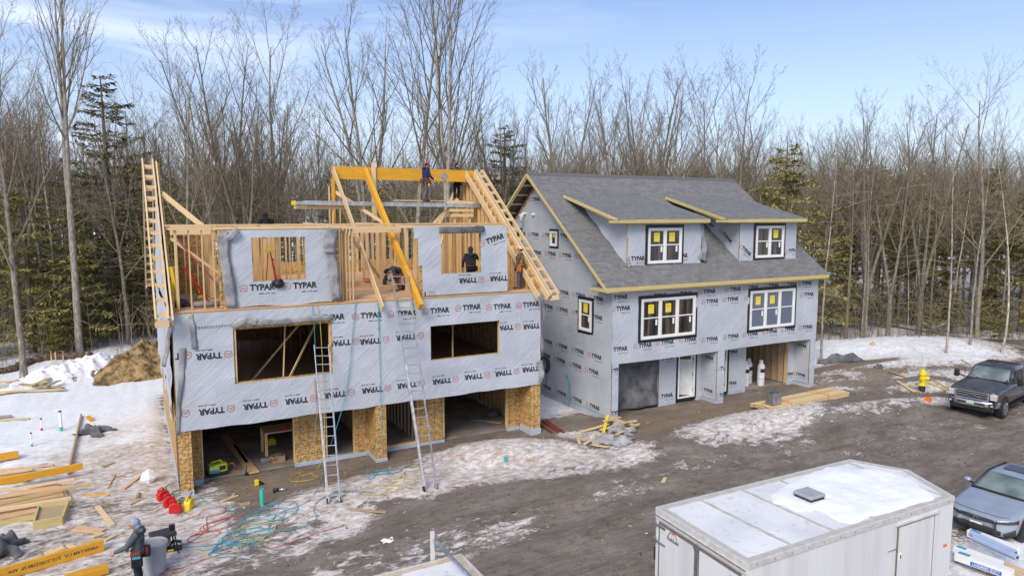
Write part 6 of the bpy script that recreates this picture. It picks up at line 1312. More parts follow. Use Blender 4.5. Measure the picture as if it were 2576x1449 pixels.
x, y, z = gp(2338,1008); t_ = thing('safety_cone', 'small orange cone lying in the snow below the hydrant', 'cone', (x,y,z+.1), 0); lb(MB().tube([(-.14,0,0),(.2,.02,.02)], [.13,.03], 12), 'cone', 'orange', t_); lb(MB().box((-.17,-.15,-.1),(-.14,.15,.12)), 'base', 'orange', t_)
tarp(2062,908,2180,905,.5,.55,'felt_dark','black sheeting mounded on snow right of the wrapped house',11); tarp(2200,925,2222,922,.2,.2,'felt_dark','small dark lump right of the black sheeting',12)
x, y, z = gp(2195,868); one(crumple((x,y,z), (.16,.14,.12), 5, 10), 'wood_block', M['plywood'], 'small tan block alone on the far snow', 'block')
# ---- rolls and boxes by the car
pal = thing('pallet', 'wooden pallet under the wrap boxes at the bottom right', 'pallet', gp(2470,1440)); A, B = Vector(gp(2398,1410)), Vector(gp(2560,1478)); ax = (B-A).normalized(); ax.z = 0; ay = Vector((-ax.y, ax.x, 0))
if ay.y > 0 and False: ay = -ay
for k in range(6): MB().bar(A+ay*(.16*k)+Vector((0,0,.13)), B+ay*(.16*k)+Vector((0,0,.13)), .10, .02).build('slat', M['pine'], pal)
for t in (.05,.5,.95): MB().bar(A+(B-A)*t+Vector((0,0,.06)), A+(B-A)*t+ay*.85+Vector((0,0,.06)), .06, .10).build('runner', M['oldwood'], pal)
def wbox(p, q, w_, h, lab, stripe, txt, lift):
    A_, B_ = Vector(gp(*p)), Vector(gp(*q)); A_.z += lift; B_.z += lift; t = thing('wrap_box', lab, 'box', (A_+B_)/2); MB().bar(A_, B_, w_, h).build('carton', M['white_dirty'] if False else M['white'], t, bevel=.006)
    d = (B_-A_); L_ = d.length; d.normalize(); s = d.cross(Vector((0,0,1))).normalized(); s = -s if s.y > 0 else s; up = Vector((0,0,1))
    o = A_+s*(w_/2+.003); MB().add([o+d*L_*.3-up*h*.4, o+d*L_*.85-up*h*.4, o+d*L_*.85+up*h*.1, o+d*L_*.3+up*h*.1], [(0,1,2,3)]).build('stripe', M[stripe], t, solid=.002)
    tt = text_tris(txt, .01); MB().add([o+s*.003+d*(L_*(.34+.48*a))+up*(h*(-.34+.38*b)) for a, b in tt[0]], tt[1]).build('print', M['white'], t)
    o2 = A_+up*(h/2+.003); MB().add([o2+d*L_*.04-s*w_*.3, o2+d*L_*.25-s*w_*.3, o2+d*L_*.25+s*w_*.3, o2+d*L_*.04+s*w_*.3], [(0,1,2,3)]).build('top_print', M['hose_blue'], t, solid=.002); return t
M['blue_print'] = mat('blue_print', (.02,.12,.5), .5); M['teal_print'] = mat('teal_print', (.01,.35,.38), .5)
wbox((2436,1350),(2560,1398),.22,.2,'white carton with a teal stripe, uppermost by the grey car','teal_print','LUMBER SELECT',.14)
wbox((2412,1382),(2500,1420),.24,.16,'plain open topped carton between the rolls and the lower box','white','',.2) if 0 else None
wbox((2404,1420),(2545,1470),.24,.2,'white carton with a blue stripe lying lowest on the pallet','blue_print','LANDMARK SELECT',.26)
wbox((2400,1398),(2520,1442),.22,.16,'white carton wedged beneath the bare rolls','blue_print','SELECT',.22)
def roll(p, q, r_, lab, lift):
    A_, B_ = Vector(gp(*p)), Vector(gp(*q)); A_.z += lift; B_.z += lift; t = thing('wrap_roll', lab, 'roll', (A_+B_)/2); MB().tube([A_, B_], r_, 20).build('roll', M['wrap_blue'], t, smooth=False); d = (B_-A_).normalized(); MB().tube([B_-d*.02, B_+d*.006], r_*.45, 12).build('core', M['dark'], t); MB().tube([A_-d*.006, A_+d*.02], r_*.45, 12).build('core', M['dark'], t)
M['wrap_blue'] = mottled('wrap_blue', (.30,.38,.55), (.38,.46,.62), 3, .5, .2)
roll((2440,1372),(2552,1424),.085,'upper bare blue grey roll beside the teal striped carton',.36); roll((2448,1390),(2556,1440),.085,'lower bare blue grey roll resting on the cartons',.40)
# ================================================================== VEHICLES AND TRAILERS
def _paint(c0, c1):
    def f(t, b):
        n = noise(t, coords(t), 1.6, 6, .65); t.links.new(ramp(t, n, [(.4, c0), (.7, c1)]), b.inputs['Base Color']); b.inputs['Coat Weight'].default_value = .6; b.inputs['Coat Roughness'].default_value = .12
        r_ = t.nodes.new('ShaderNodeMapRange'); t.links.new(n, r_.inputs[0]); r_.inputs[3].default_value = .2; r_.inputs[4].default_value = .5; t.links.new(r_.outputs[0], b.inputs['Roughness'])
    return f
mat('truck_paint', (.02,.02,.025), .3, .3, _paint((.035,.035,.042), (.10,.095,.092)))
mat('car_paint', (.3,.35,.42), .3, .25, _paint((.29,.34,.41), (.37,.42,.48)))
M['chrome'] = mottled('chrome', (.55,.56,.58), (.7,.7,.7), 5, .18, 0, metal=.9)
def _wind(t, b):
    n = noise(t, coords(t), 1.1, 2); t.links.new(ramp(t, n, [(.4, (.09,.12,.115)), (.65, (.22,.27,.26))]), b.inputs['Base Color'])  # paler patches in the base colour stand in for reflection
mat('windscreen', (.1,.13,.12), .05, 0, _wind, .8); M['lamp'] = mat('lamp', (.6,.62,.65), .12, .3); M['amber'] = mat('amber', (.7,.22,.05), .3); M['light_cover'] = mat('light_cover', (.05,.055,.06), .08)
def loft(secs, mirror=True):
    """secs: [(x, [(y,z)...])] half profiles from bottom centre to top centre"""
    mb = MB(); n = len(secs[0][1]); vs = []
    for x, pr in secs: vs += [(x, y, z) for y, z in pr]+[(x, -y, z) for y, z in pr[-2:0:-1]]
    m_ = 2*n-2; fs = [(i*m_+k, i*m_+(k+1) % m_, (i+1)*m_+(k+1) % m_, (i+1)*m_+k) for i in range(len(secs)-1) for k in range(m_)]
    fs += [tuple(range(m_)), tuple((len(secs)-1)*m_+k for k in range(m_-1, -1, -1))]
    return mb.add(vs, fs)
def wheel(t, x, y, r_, wd, side):
    w = MB().tube([(x,y-side*wd/2,r_),(x,y-side*wd*.35,r_),(x,y+side*wd*.35,r_),(x,y+side*wd/2,r_)], [r_*.93,r_,r_,r_*.93], 30).build('wheel', M['rubber'], t, world=False)
    rm = MB(); yo = y+side*wd*.46
    rm.tube([(x,yo-side*.05,r_),(x,yo,r_)], r_*.60, 26, 1)
    for k in range(8):
        a = k*math.pi/4; rm.bar((x+.05*math.cos(a),yo+side*.012,r_+.05*math.sin(a)), (x+r_*.57*math.cos(a),yo+side*.014,r_+r_*.57*math.sin(a)), .03, .035, (0,1,0), 0, .06, .03)
        rm.bar((x+r_*.35*math.cos(a),yo+side*.012,r_+r_*.35*math.sin(a)), (x+r_*.57*math.cos(a+.33),yo+side*.014,r_+r_*.57*math.sin(a+.33)), .02, .03, (0,1,0), 0)
    pts = [(x+r_*.60*math.cos(a*math.pi/14), yo+side*.01, r_+r_*.60*math.sin(a*math.pi/14)) for a in range(29)]; rm.tube(pts, .018, 6, 0, caps=False); rm.tube([(x,yo,r_),(x,yo+side*.03,r_)], r_*.13, 12, 0)
    rm.build('rim', [M['chrome'], M['dark']], w, world=False)
def patch(t, name, m_, fn, us, vs_, off=.012, solid=.01, parent=None):
    mb = MB(); nu, nv = 14, 3
    mb.grid(lambda u, v: fn(us[0]+(us[1]-us[0])*u, v, off), nu, nv); return mb.build(name, M[m_], parent or t, world=False, smooth=False, solid=solid)
# ---------------- grey blue sedan
_c = G(2457,1306,.42); ANG = R(184); sx_, sy_ = _c[0], _c[1]
sd_ = thing('parked_car', 'blue grey sedan with a sunroof parked nose towards the white trailer', 'car', (sx_, sy_, gz(sx_+1.5, sy_)+.0), ANG)
def P7(w, zb, zm, zbelt, zt, cr): return [(0,zb),(w*.86,zb),(w*.97,zb+.10),(w,zm),(w*.985,(zm+zbelt)/2),(w*.955,zbelt),(w*.84,zt),(w*.45,zt+cr*.8),(0,zt+cr)]
S_car = [(.02,.50,.26,.44,.60,.64,.01),(-.05,.62,.20,.44,.62,.67,.015),(-.14,.74,.18,.44,.66,.71,.02),(-.28,.83,.17,.46,.70,.755,.025),(-.5,.875,.17,.48,.745,.80,.03),(-.9,.895,.17,.5,.81,.865,.035),(-1.25,.90,.17,.5,.86,.925,.035),(-1.45,.90,.17,.5,.885,.95,.03),(-2.4,.90,.17,.5,.90,.955,.02),(-3.7,.90,.17,.52,.93,.985,.02),(-4.2,.88,.2,.55,.95,1.0,.02),(-4.5,.8,.24,.55,.93,.98,.02),(-4.62,.66,.3,.55,.86,.92,.01)]
body = loft([(s[0], P7(*s[1:])) for s in S_car]).build('body', M['car_paint'], sd_, smooth=True, world=False, sub=2)
def nose_x(y):
    ys = [.0,.50,.62,.74,.83,.875,.9]; xs = [.05,.02,-.05,-.14,-.28,-.5,-.9]; y = abs(y)
    for i in range(6):
        if ys[i] <= y <= ys[i+1]: return xs[i]+(xs[i+1]-xs[i])*(y-ys[i])/(ys[i+1]-ys[i])
    return -.9
def npt(y, z, off): return (nose_x(y)+off-.02*abs(y), y*.985, z)
def strip_n(name, m_, y0, y1, zlo, zhi, off=.02, par=sd_, th=.03):
    mb = MB(); mb.grid(lambda u, v: npt(y0+(y1-y0)*u, zlo(y0+(y1-y0)*u)*(1-v)+zhi(y0+(y1-y0)*u)*v, off), 18, 2); return mb.build(name, M[m_], par, world=False, solid=th, smooth=True)
strip_n('grille', 'dark', -.52, .52, lambda y: .555+.02*abs(y), lambda y: .625+.02*abs(y)); strip_n('lower_grille', 'rubber', -.60, .60, lambda y: .24+.05*abs(y), lambda y: .43-.10*max(0,abs(y)-.35)*2)
for s in (-1, 1):
    h = strip_n('headlight', 'light_cover', .50*s, .86*s, lambda y: .585+.06*(abs(y)-.5), lambda y: .66+.13*(abs(y)-.5), .022)
    strip_n('light_strip', 'lamp', .52*s, .86*s, lambda y: .655+.13*(abs(y)-.5), lambda y: .672+.14*(abs(y)-.5), .04, h, .015)
    MB().ell((nose_x(.85)-.05,.885*s,.63), (.07,.02,.03), 10, 6).build('side_marker', M['amber'], h, world=False)
    strip_n('fog_recess', 'dark', .66*s, .84*s, lambda y: .26, lambda y: .26+.16*(abs(y)-.60)/.24+.02, .02)
    wheel(sd_, -.85, .80*s, .325, .22, s); wheel(sd_, -3.6, .80*s, .325, .22, s)
    for xx in (-.85, -3.6): MB().tube([(xx,.80*s,.33),(xx,.903*s,.33)], .375, 28).build('wheel_arch', M['black'], sd_, world=False)
    m_ = MB().ell((-1.62,.99*s,1.03), (.10,.115,.075), 14, 8).build('mirror', M['car_paint'], sd_, world=False, smooth=True); MB().bar((-1.62,.84*s,.95), (-1.62,.93*s,.99), .05, .04).build('mirror_arm', M['black'], m_, world=False)
MB().box((.03,-.155,.33), (.055,.155,.48)).build('number_plate', M['white'], sd_, world=False, bevel=.006)
T3 = text_tris('6GTA 41', .012); MB().add([(.058, -.135+.27*(x_), .36+.085*y_) for x_, y_ in T3[0]], T3[1]).build('plate_number', M['logo_red'], sd_, world=False)
mb = MB(); 
for a, b in (((-.055,.545),(-.045,.64)),((.055,.545),(.045,.64)),((-.035,.56),(-.022,.625)),((.035,.56),(.022,.625)),((-.03,.592),(.03,.592)),((-.055,.545),(.055,.545)),((-.045,.64),(.045,.64))): mb.bar((.075,a[0],a[1]), (.075,b[0],b[1]), .012, .012, (1,0,0))
mb.build('badge', M['chrome'], sd_, world=False)
# greenhouse
cab = loft([(-1.32, [(0,.90),(.5,.90),(.79,.90),(.79,.91),(.77,.925),(.60,.945),(0,.965)]), (-2.08, [(0,.90),(.5,.90),(.84,.90),(.80,.97),(.64,1.30),(.50,1.345),(0,1.375)]), (-2.5, [(0,.90),(.5,.90),(.84,.90),(.80,.98),(.635,1.335),(.5,1.385),(0,1.41)]), (-3.2, [(0,.90),(.5,.90),(.84,.90),(.80,.98),(.62,1.32),(.5,1.37),(0,1.395)]), (-4.15, [(0,.90),(.5,.90),(.76,.90),(.74,.95),(.6,1.0),(.5,1.01),(0,1.02)])])
cab.build('roof', M['car_paint'], sd_, world=False, smooth=True, bevel=0)
def quad(name, m_, pts, par, th=.012): return MB().add(pts, [(0,1,2,3)]).build(name, M[m_], par, world=False, solid=th)
mb = MB(); mb.grid(lambda u, v: ((-1.40-.62*v)+.09*(1-(2*u-1)**2)*(1-v*.6)-.0, (-.73+1.46*u)*(1-.17*v), .955+.375*v+.03*(1-(2*u-1)**2)), 14, 6); ws = mb.build('windscreen', M['windscreen'], sd_, world=False, smooth=True, solid=.01)
mb = MB(); mb.grid(lambda u, v: ((-1.34-.07*v)+.10*(1-(2*u-1)**2), (-.75+1.5*u), .945+.03*v+.03*(1-(2*u-1)**2)), 14, 2); mb.build('cowl', M['black'], ws, world=False, solid=.01)
MB().box((-1.98,-.07,1.27),(-1.90,.09,1.31)).build('mirror_pod', M['black'], ws, world=False)
for s in (-1, 1):
    quad('side_window', 'glass', [(-1.75,.815*s,.975),(-3.85,.80*s,1.0),(-3.3,.665*s,1.28),(-2.25,.67*s,1.275)], sd_)
    MB().tube([(-1.42,.78*s,.93),(-2.12,.655*s,1.315),(-3.2,.64*s,1.34),(-4.1,.72*s,1.0)], .028, 6).build('roof_rail', M['black'], sd_, world=False, smooth=True)
quad('sunroof', 'light_cover', [(-2.35,-.36,1.418),(-2.35,.36,1.418),(-2.85,.36,1.424),(-2.85,-.36,1.424)], sd_, .02)
mb = MB(); mb.tube([(nose_x(y)-.16,y,.735+.035*(abs(y) > .0)*0+.05*(1-(abs(y)/.8)**2)*0) for y in np.linspace(-.72,.72,17)], .006, 5); mb.build('hood_seam', M['dark'], sd_, world=False)
# ---------------- dark pickup
_p = G(2444,1000,.78); ta = R(190); tk = thing('pickup_truck', 'dark muddy pickup with a chrome grille parked at the right edge', 'pickup', (_p[0], _p[1], gz(_p[0]+2, _p[1])-.02), ta)
def P8(w, zb, zm, zbelt, zt, cr): return [(0,zb),(w*.9,zb),(w*.98,zb+.08),(w,zm),(w,(zm+zbelt)/2),(w*.98,zbelt),(w*.90,zt),(w*.5,zt+cr),(0,zt+cr*1.3)]
S_t = [(-.06,.86,.62,.8,1.02,1.16,.02),(-.10,.93,.55,.8,1.12,1.26,.02),(-.25,.985,.5,.8,1.18,1.32,.03),(-.6,1.0,.5,.8,1.22,1.36,.04),(-1.2,1.01,.5,.8,1.25,1.39,.05),(-1.75,1.01,.5,.8,1.28,1.41,.05),(-2.0,1.01,.5,.8,1.30,1.40,.02),(-4.3,1.01,.5,.8,1.30,1.38,.01),(-4.35,1.01,.5,.8,1.34,1.42,.0),(-6.2,1.01,.5,.8,1.34,1.42,.0),(-6.25,.95,.55,.8,1.3,1.4,.0)]
loft([(s[0], P8(*s[1:])) for s in S_t]).build('body', M['truck_paint'], tk, smooth=True, world=False, sub=1)
loft([(-1.80, [(0,1.3),(.5,1.3),(.90,1.3),(.88,1.36),(.80,1.42),(.6,1.44),(0,1.46)]), (-2.55, [(0,1.3),(.5,1.3),(.95,1.3),(.91,1.45),(.78,1.90),(.66,1.96),(0,1.99)]), (-3.0, [(0,1.3),(.5,1.3),(.95,1.3),(.91,1.45),(.76,1.94),(.64,2.01),(0,2.04)]), (-4.1, [(0,1.3),(.5,1.3),(.95,1.3),(.91,1.45),(.76,1.93),(.64,2.0),(0,2.03)]), (-4.28, [(0,1.3),(.5,1.3),(.93,1.3),(.9,1.45),(.76,1.85),(.64,1.9),(0,1.93)])]).build('roof', M['truck_paint'], tk, world=False, smooth=True)
mb = MB(); mb.grid(lambda u, v: ((-1.86-.63*v)+.07*(1-(2*u-1)**2), (-.83+1.66*u)*(1-.13*v), 1.445+.475*v+.02*(1-(2*u-1)**2)), 14, 6); ws = mb.build('windscreen', M['windscreen'], tk, world=False, smooth=True, solid=.01)
mb = MB(); mb.grid(lambda u, v: ((-1.70-.17*v)+.07*(1-(2*u-1)**2), (-.86+1.72*u), 1.425+.03*v+.02*(1-(2*u-1)**2)), 14, 2); mb.build('cowl', M['black'], ws, world=False, solid=.012)
for a, b in (((-1.76,.45,1.45),(-2.0,-.1,1.58)), ((-1.76,-.25,1.45),(-2.0,-.7,1.58))): MB().bar(a, b, .02, .02).build('wiper', M['black'], ws, world=False)
g_ = MB().box((-.12,-.66,.84), (.0,.66,1.20)).build('grille', M['dark'], tk, world=False, bevel=.02)
for z_, h_ in ((1.185,.035),(1.10,.03),(.99,.03),(.88,.03),(.84,.03)): MB().box((-.02,-.66 if z_ not in (1.10,.99) else -.6,z_-h_/2), (.035,.66 if z_ not in (1.10,.99) else .6,z_+h_/2)).build('grille_bar', M['chrome'], g_, world=False, bevel=.008)
for s in (-1, 1):
    MB().box((-.02,.60*s,.83), (.04,.68*s,1.2)).build('grille_bar', M['chrome'], g_, world=False, bevel=.01)
    h = MB().box((-.22,.69*s,.90), (-.01,.94*s,1.17)).build('headlight', M['lamp'], tk, world=False, bevel=.03); MB().box((-.23,.91*s,.95), (-.06,.955*s,1.14)).build('turn_signal', M['amber'], h, world=False, bevel=.01)
    MB().box((-.02,.70*s,.60), (.075,.90*s,.76)).build('fog_light', M['dark'], tk, world=False, bevel=.02); MB().box((.07,.76*s,.64), (.085,.86*s,.71)).build('fog_lens', M['lamp'], tk, world=False)
    m_ = MB().box((-1.98,1.16*s,1.38), (-1.82,1.38*s,1.72)).build('mirror', M['black'], tk, world=False, bevel=.05); MB().bar((-1.9,.92*s,1.42),(-1.9,1.2*s,1.5), .05, .05).build('mirror_arm', M['black'], m_, world=False)
    quad('side_window', 'glass', [(-2.3,.93*s,1.42),(-4.1,.93*s,1.42),(-4.0,.81*s,1.86),(-2.75,.81*s,1.86)], tk)
    wheel(tk, -.98, .90*s, .43, .28, s); wheel(tk, -5.0, .90*s, .43, .28, s)
    for xx in (-.98, -5.0): MB().tube([(xx,.80*s,.50),(xx,1.02*s,.50)], .50, 30).build('wheel_arch', M['black'], tk, world=False)
    MB().bar((-1.7,.95*s,.45), (-3.9,.95*s,.45), .16, .05).build('side_step', M['black'], tk, world=False)
    MB().box((.05,.99*s-.0,.62) if s > 0 else (-.02,-1.02,.62), (.09,1.01,.8) if s > 0 else (.05,-.99,.8)).build('bumper_tip', M['chrome'], tk, world=False)
mb = MB(); mb.grid(lambda u, v: (.10-.42*abs(2*u-1)**3.2, -1.0+2.0*u, .56+.25*v+.0), 22, 3); bmp = mb.build('bumper', M['chrome'], tk, world=False, smooth=True, solid=.07)
MB().box((.12,-.56,.66), (.15,.56,.74)).build('bumper_slot', M['dark'], bmp, world=False, bevel=.01); MB().box((-.2,-.85,.36), (.02,.85,.56)).build('air_dam', M['black'], tk, world=False, bevel=.04)
MB().box((.15,-.155,.66), (.17,.155,.82)).build('number_plate', M['teal'] if False else mat('plate_green', (.42,.55,.48), .5), tk, world=False, bevel=.005)
mb = MB(); mb.tube([(.06,.15*math.cos(a*math.pi/10),1.02+.06*math.sin(a*math.pi/10)) for a in range(21)], .012, 6, 0, caps=False); mb.prism([(.045,.14*math.cos(a*math.pi/8),1.02+.052*math.sin(a*math.pi/8)) for a in range(16)], (.01,0,0), 1); mb.build('badge', [M['chrome'], M['dark']], g_, world=False)
MB().tube([(-1.95,-.95,1.3),(-2.0,-.97,2.1)], .006, 5).build('antenna', M['black'], tk, world=False)
for x in (-.35,-.7): MB().bar((x,-.72,1.43+.0), (x-.9,-.6,1.475), .02, .008).build('hood_crease', M['truck_paint'], tk, world=False)
# ---------------- big white enclosed trailer
M['trailer_white'] = mottled('trailer_white', (.56,.565,.555), (.69,.70,.70), 2.0, .45, .12, .01, stretch=(1,1,.07), detail=8, lo=.3, hi=.55)
def _troof(t, b):
    v = coords(t); n = noise(t, v, .8, 5); c = ramp(t, n, [(.35, (.63,.64,.64)), (.65, (.77,.77,.76))]); st = noise(t, v, 6, 4)
    c = mixc(t, math_(t, 'MULTIPLY', ramp(t, st, [(.60,(0,0,0)),(.68,(1,1,1))]), .45), c, (.40,.38,.33)); t.links.new(c, b.inputs['Base Color'])
    bump(t, b, noise(t, v, .9, 2), .25, .04)
mat('trailer_roof', (.6,.6,.6), .55, 0, _troof); M['seal'] = mottled('seal', (.42,.40,.35), (.52,.50,.45), 5, .7, .3); M['trim_alu'] = mottled('trim_alu', (.52,.51,.48), (.64,.63,.60), 7, .5, .1, metal=.1)
M['gasket'] = mottled('gasket', (.13,.115,.10), (.2,.18,.16), 6, .7, .1)
TZ = 2.7; A_, B_, C_, D_, E_ = (8.54,-12.86), (8.38,-15.51), (14.67,-15.58), (15.35,-14.12), (14.77,-12.97)
tr = thing('cargo_trailer', 'big white enclosed trailer with a V nose and snow on its roof', 'trailer', (11.6,-14.2,-.1))
loopP = [A_, B_, C_, D_, E_]
MB().prism([(x,y,.35) for x, y in loopP[::-1]], (0,0,TZ-.36)).build('body', M['trailer_white'], tr)
MB().prism([(x,y,TZ-.008) for x, y in loopP[::-1]], (0,0,.012)).build('roof_skin', M['trailer_roof'], tr)
def edge_trim(name, p, q, w_, h, z, m_, off=0): return MB().bar((p[0],p[1],z), (q[0],q[1],z), w_, h).build(name, M[m_], tr, bevel=.004)
for p, q in zip(loopP, loopP[1:]+loopP[:1]): edge_trim('roof_trim', p, q, .05, .11, TZ-.035, 'trim_alu'); v = Vector((13-p[0], -14.2-p[1], 0))
rim = MB()
for j_, (p, q) in enumerate(zip(loopP, loopP[1:]+loopP[:1])):
    c = Vector((11.6,-14.2)); d = (Vector(q)-Vector(p)).normalized(); nrm = Vector((-d.y, d.x)); nrm = nrm if nrm.dot(c-Vector(p)) > 0 else -nrm
    rim.bar((p[0]+nrm.x*.09+d.x*.05,p[1]+nrm.y*.09+d.y*.05,TZ+.006+.002*j_), (q[0]+nrm.x*.09-d.x*.05,q[1]+nrm.y*.09-d.y*.05,TZ+.006+.002*j_), .13, .014)
rim.build('roof_sealant', M['seal'], tr)
for k in range(5):
    x = 9.75+k*1.22; mb = MB(); n = 14
    for i in range(n):
        y0_, y1_ = -15.45+2.45*i/n, -15.45+2.45*(i+1)/n; mb.bar((x-.10+.012*math.sin(i*1.7),y0_,TZ+.006), (x-.10+.18*0+.012*math.sin((i+1)*1.7),y1_,TZ+.006), .085+.012*math.sin(i*2.3+k), .012)
    mb.build('roof_seam', M['seal'], tr)
# rear wall: header, doors, gaskets, hinges
rx = lambda y: 8.38+(y+15.51)/2.65*.16
def rbox(name, y0, y1, z0, z1, d0, d1, m_, par=tr, bev=0):
    pts = [(rx(y)-d, y, z) for d in (d0, d1) for y, z in ((y0,z0),(y1,z0),(y1,z1),(y0,z1))]
    return MB().add(pts, [(0,1,2,3),(7,6,5,4),(0,4,5,1),(1,5,6,2),(2,6,7,3),(3,7,4,0)]).build(name, M[m_], par, bevel=bev)
rbox('rear_header', -15.50, -12.87, TZ-.20, TZ-.09, -.01, .035, 'trim_alu', bev=.01); rbox('rear_header', -15.50, -12.87, TZ-.13, TZ-.115, .035, .05, 'gasket')
for y0, y1 in ((-14.16,-12.98),(-15.38,-14.22)):
    dr = rbox('rear_door', y0+.05, y1-.05, .5, TZ-.30, .0, .03, 'trailer_white')
    for a in ((y0,y1,TZ-.30,TZ-.24),(y0,y0+.05,.5,TZ-.30),(y1-.05,y1,.5,TZ-.30)): rbox('gasket', *a, .0, .022, 'gasket', dr)
rbox('lock_rod', -14.205, -14.175, .5, TZ-.22, .02, .05, 'steel'); rbox('door_stop', -14.26, -14.12, TZ-.30, TZ-.26, .03, .07, 'steel')
for y0, y1, zz in ((-13.22,-12.84,2.38),(-13.22,-12.84,2.02),(-15.5,-15.12,2.30)): 
    h = rbox('hinge', y0, y1, zz-.022, zz+.022, .03, .055, 'steel', bev=.008); rbox('hinge_knuckle', -12.90 if y0 > -14 else -15.5, -12.83 if y0 > -14 else -15.44, zz-.06, zz+.06, .03, .08, 'steel', h)
rbox('grab_handle', -12.86, -12.845, 1.55, 1.85, .0, .04, 'black', bev=.006)
T4 = text_tris('RockSolid', .02); fl_y = lambda u: -13.28-.36*u
MB().add([(rx(fl_y(x_))-.034, fl_y(x_), 2.20+.09*y_) for x_, y_ in T4[0]], T4[1]).build('maker_name', M['ink'], tr)
mb = MB()
for a, b in (((.1,.0),(.35,1.0)),((.35,1),(.5,.5)),((.5,.5),(.62,1.0)),((.62,1),(.9,0))): mb.bar((rx(fl_y(a[0]))-.036, fl_y(a[0]), 2.31+.11*a[1]), (rx(fl_y(b[0]))-.036, fl_y(b[0]), 2.31+.11*b[1]), .018, .006, (1,0,0))
mb.build('maker_mark', M['logo_red'], tr)
# street side: panel seams, side door, number and marker
sy = lambda x: -15.51-(x-8.38)/6.29*.07
def sbox(name, x0, x1, z0, z1, d0, d1, m_, par=tr): return MB().add([(x, sy(x)-d, z) for d in (d0, d1) for x, z in ((x0,z0),(x1,z0),(x1,z1),(x0,z1))], [(3,2,1,0),(4,5,6,7),(1,5,4,0),(2,6,5,1),(3,7,6,2),(0,4,7,3)]).build(name, M[m_], par)
for k in range(5): sbox('panel_seam', 9.35+k*.86, 9.355+k*.86, .4, TZ-.10, .0, .003, 'trim_alu')
sdx0, sdx1 = 12.72, 13.95; sdoor = sbox('side_door', sdx0, sdx1, .5, TZ-.26, .0, .018, 'trailer_white')
for a in ((sdx0-.035,sdx0,.5,TZ-.22),(sdx1,sdx1+.02,.5,TZ-.22),(sdx0,sdx1,TZ-.26,TZ-.235)): sbox('door_seal', *a, .0, .02, 'gasket', sdoor)
sbox('drip_rail', sdx0-.1, sdx1+.15, TZ-.215, TZ-.19, .0, .05, 'trim_alu', sdoor); sbox('door_latch', sdx0+.05, sdx0+.13, 1.72, 1.86, .018, .03, 'white', sdoor); sbox('latch_slot', sdx0+.075, sdx0+.105, 1.75, 1.83, .03, .034, 'dark', sdoor)
sbox('door_hook', sdx0-.32, sdx0-.02, 1.98, 1.995, .0, .02, 'steel'); sbox('side_reflector', 14.38, 14.5, 1.62, 1.68, .0, .012, 'orange')
for k in range(14): MB().ell((8.6+k*.45, sy(8.6+k*.45)-.028, TZ-.04), (.012,.006,.012), 6, 4).build('rivet', M['dark'], tr)
for x in (11.2,12.1): MB().tube([(x,-15.50,.36),(x,-15.2,.36)], .36, 24).build('wheel', M['rubber'], tr)
vt = MB().box((11.60,-14.30,TZ+.0), (12.05,-13.85,TZ+.07)).build('roof_vent', M['dark'], tr, bevel=.02); MB().box((11.58,-14.32,TZ+.07), (12.07,-13.83,TZ+.15)).build('vent_lid', M['felt'] if False else mottled('vent_grey', (.30,.31,.32), (.40,.41,.42), 4, .35, .1), vt, bevel=.035)
# snow lying on the trailer roof
def snow_patch():
    out = [(1937,1262),(1945,1235),(1990,1212),(2050,1185),(2105,1172),(2150,1178),(2200,1180),(2250,1188),(2290,1205),(2318,1225),(2352,1255),(2300,1268),(2240,1285),(2178,1300),(2150,1318),(2110,1310),(2075,1290),(2040,1282),(2010,1285),(1975,1272)]
    pts = [Vector(G(a, b, TZ+.02)) for a, b in out]; c = sum(pts, Vector())/len(pts); n = len(pts)*4; rr_ = random.Random(8); ring = []
    for i in range(n):
        k = i//4; t = (i % 4)/4; p0, p1, p2, p3 = pts[k-1], pts[k], pts[(k+1) % len(pts)], pts[(k+2) % len(pts)]; ring.append(.5*((2*p1)+(-p0+p2)*t+(2*p0-5*p1+4*p2-p3)*t*t+(-p0+3*p1-3*p2+p3)*t**3))
    def f(u, v):
        x = u*n; i = int(x) % n; p = ring[i].lerp(ring[(i+1) % n], x-int(x)); q = c.lerp(p, v*(1+.10*(fbm1(p.x*3.2, p.y*3.2, 95, 4)-.5)*2)); nn = fbm1(q.x*1.6, q.y*1.6, 90, 4)
        e = max(0, 1-v**7); h = (.015+.10*nn)*e**.5; 
        if abs(q.x-11.83) < .33 and abs(q.y+14.08) < .33 : h = min(h, .015)
        return (q.x, q.y, TZ+.008+h)
    return MB().grid(f, n, 26)
tag(snow_patch().build('roof_snow', M['snow'], None, smooth=True), 'thick patch of white snow lying on the trailer roof', 'snow')
p = G(2130,1335,TZ+.02); 
# ---------------- second trailer with a rack, cut by the lower edge
t2 = thing('rack_trailer', 'white trailer roof with a grey rack bar, cut off at the bottom edge', 'trailer', (2.6,-13.4,-.1)); Z2 = 2.4
MB().box((-1.6,-14.4,.4), (4.27,-12.2,Z2-.012)).build('body', M['trailer_white'], t2); MB().box((-1.6,-14.4,Z2-.012), (4.27,-12.2,Z2)).build('roof_skin', M['trailer_roof'], t2)
M['seal_tan'] = mottled('seal_tan', (.45,.38,.28), (.58,.50,.38), 5, .7, .3)
MB().bar((-1.6,-12.26,Z2+.005), (4.25,-12.26,Z2+.005), .16, .014).bar((4.17,-12.35,Z2+.005), (4.17,-14.4,Z2+.005), .18, .014).bar((2.95,-12.35,Z2+.005), (3.1,-14.4,Z2+.005), .12, .014).build('roof_sealant', M['seal_tan'], t2)
for p, q in (((-1.6,-12.19),(4.28,-12.19)),((4.28,-12.19),(4.28,-14.4))): MB().bar((*p,Z2-.03), (*q,Z2-.03), .04, .10).build('roof_trim', M['trim_alu'], t2)
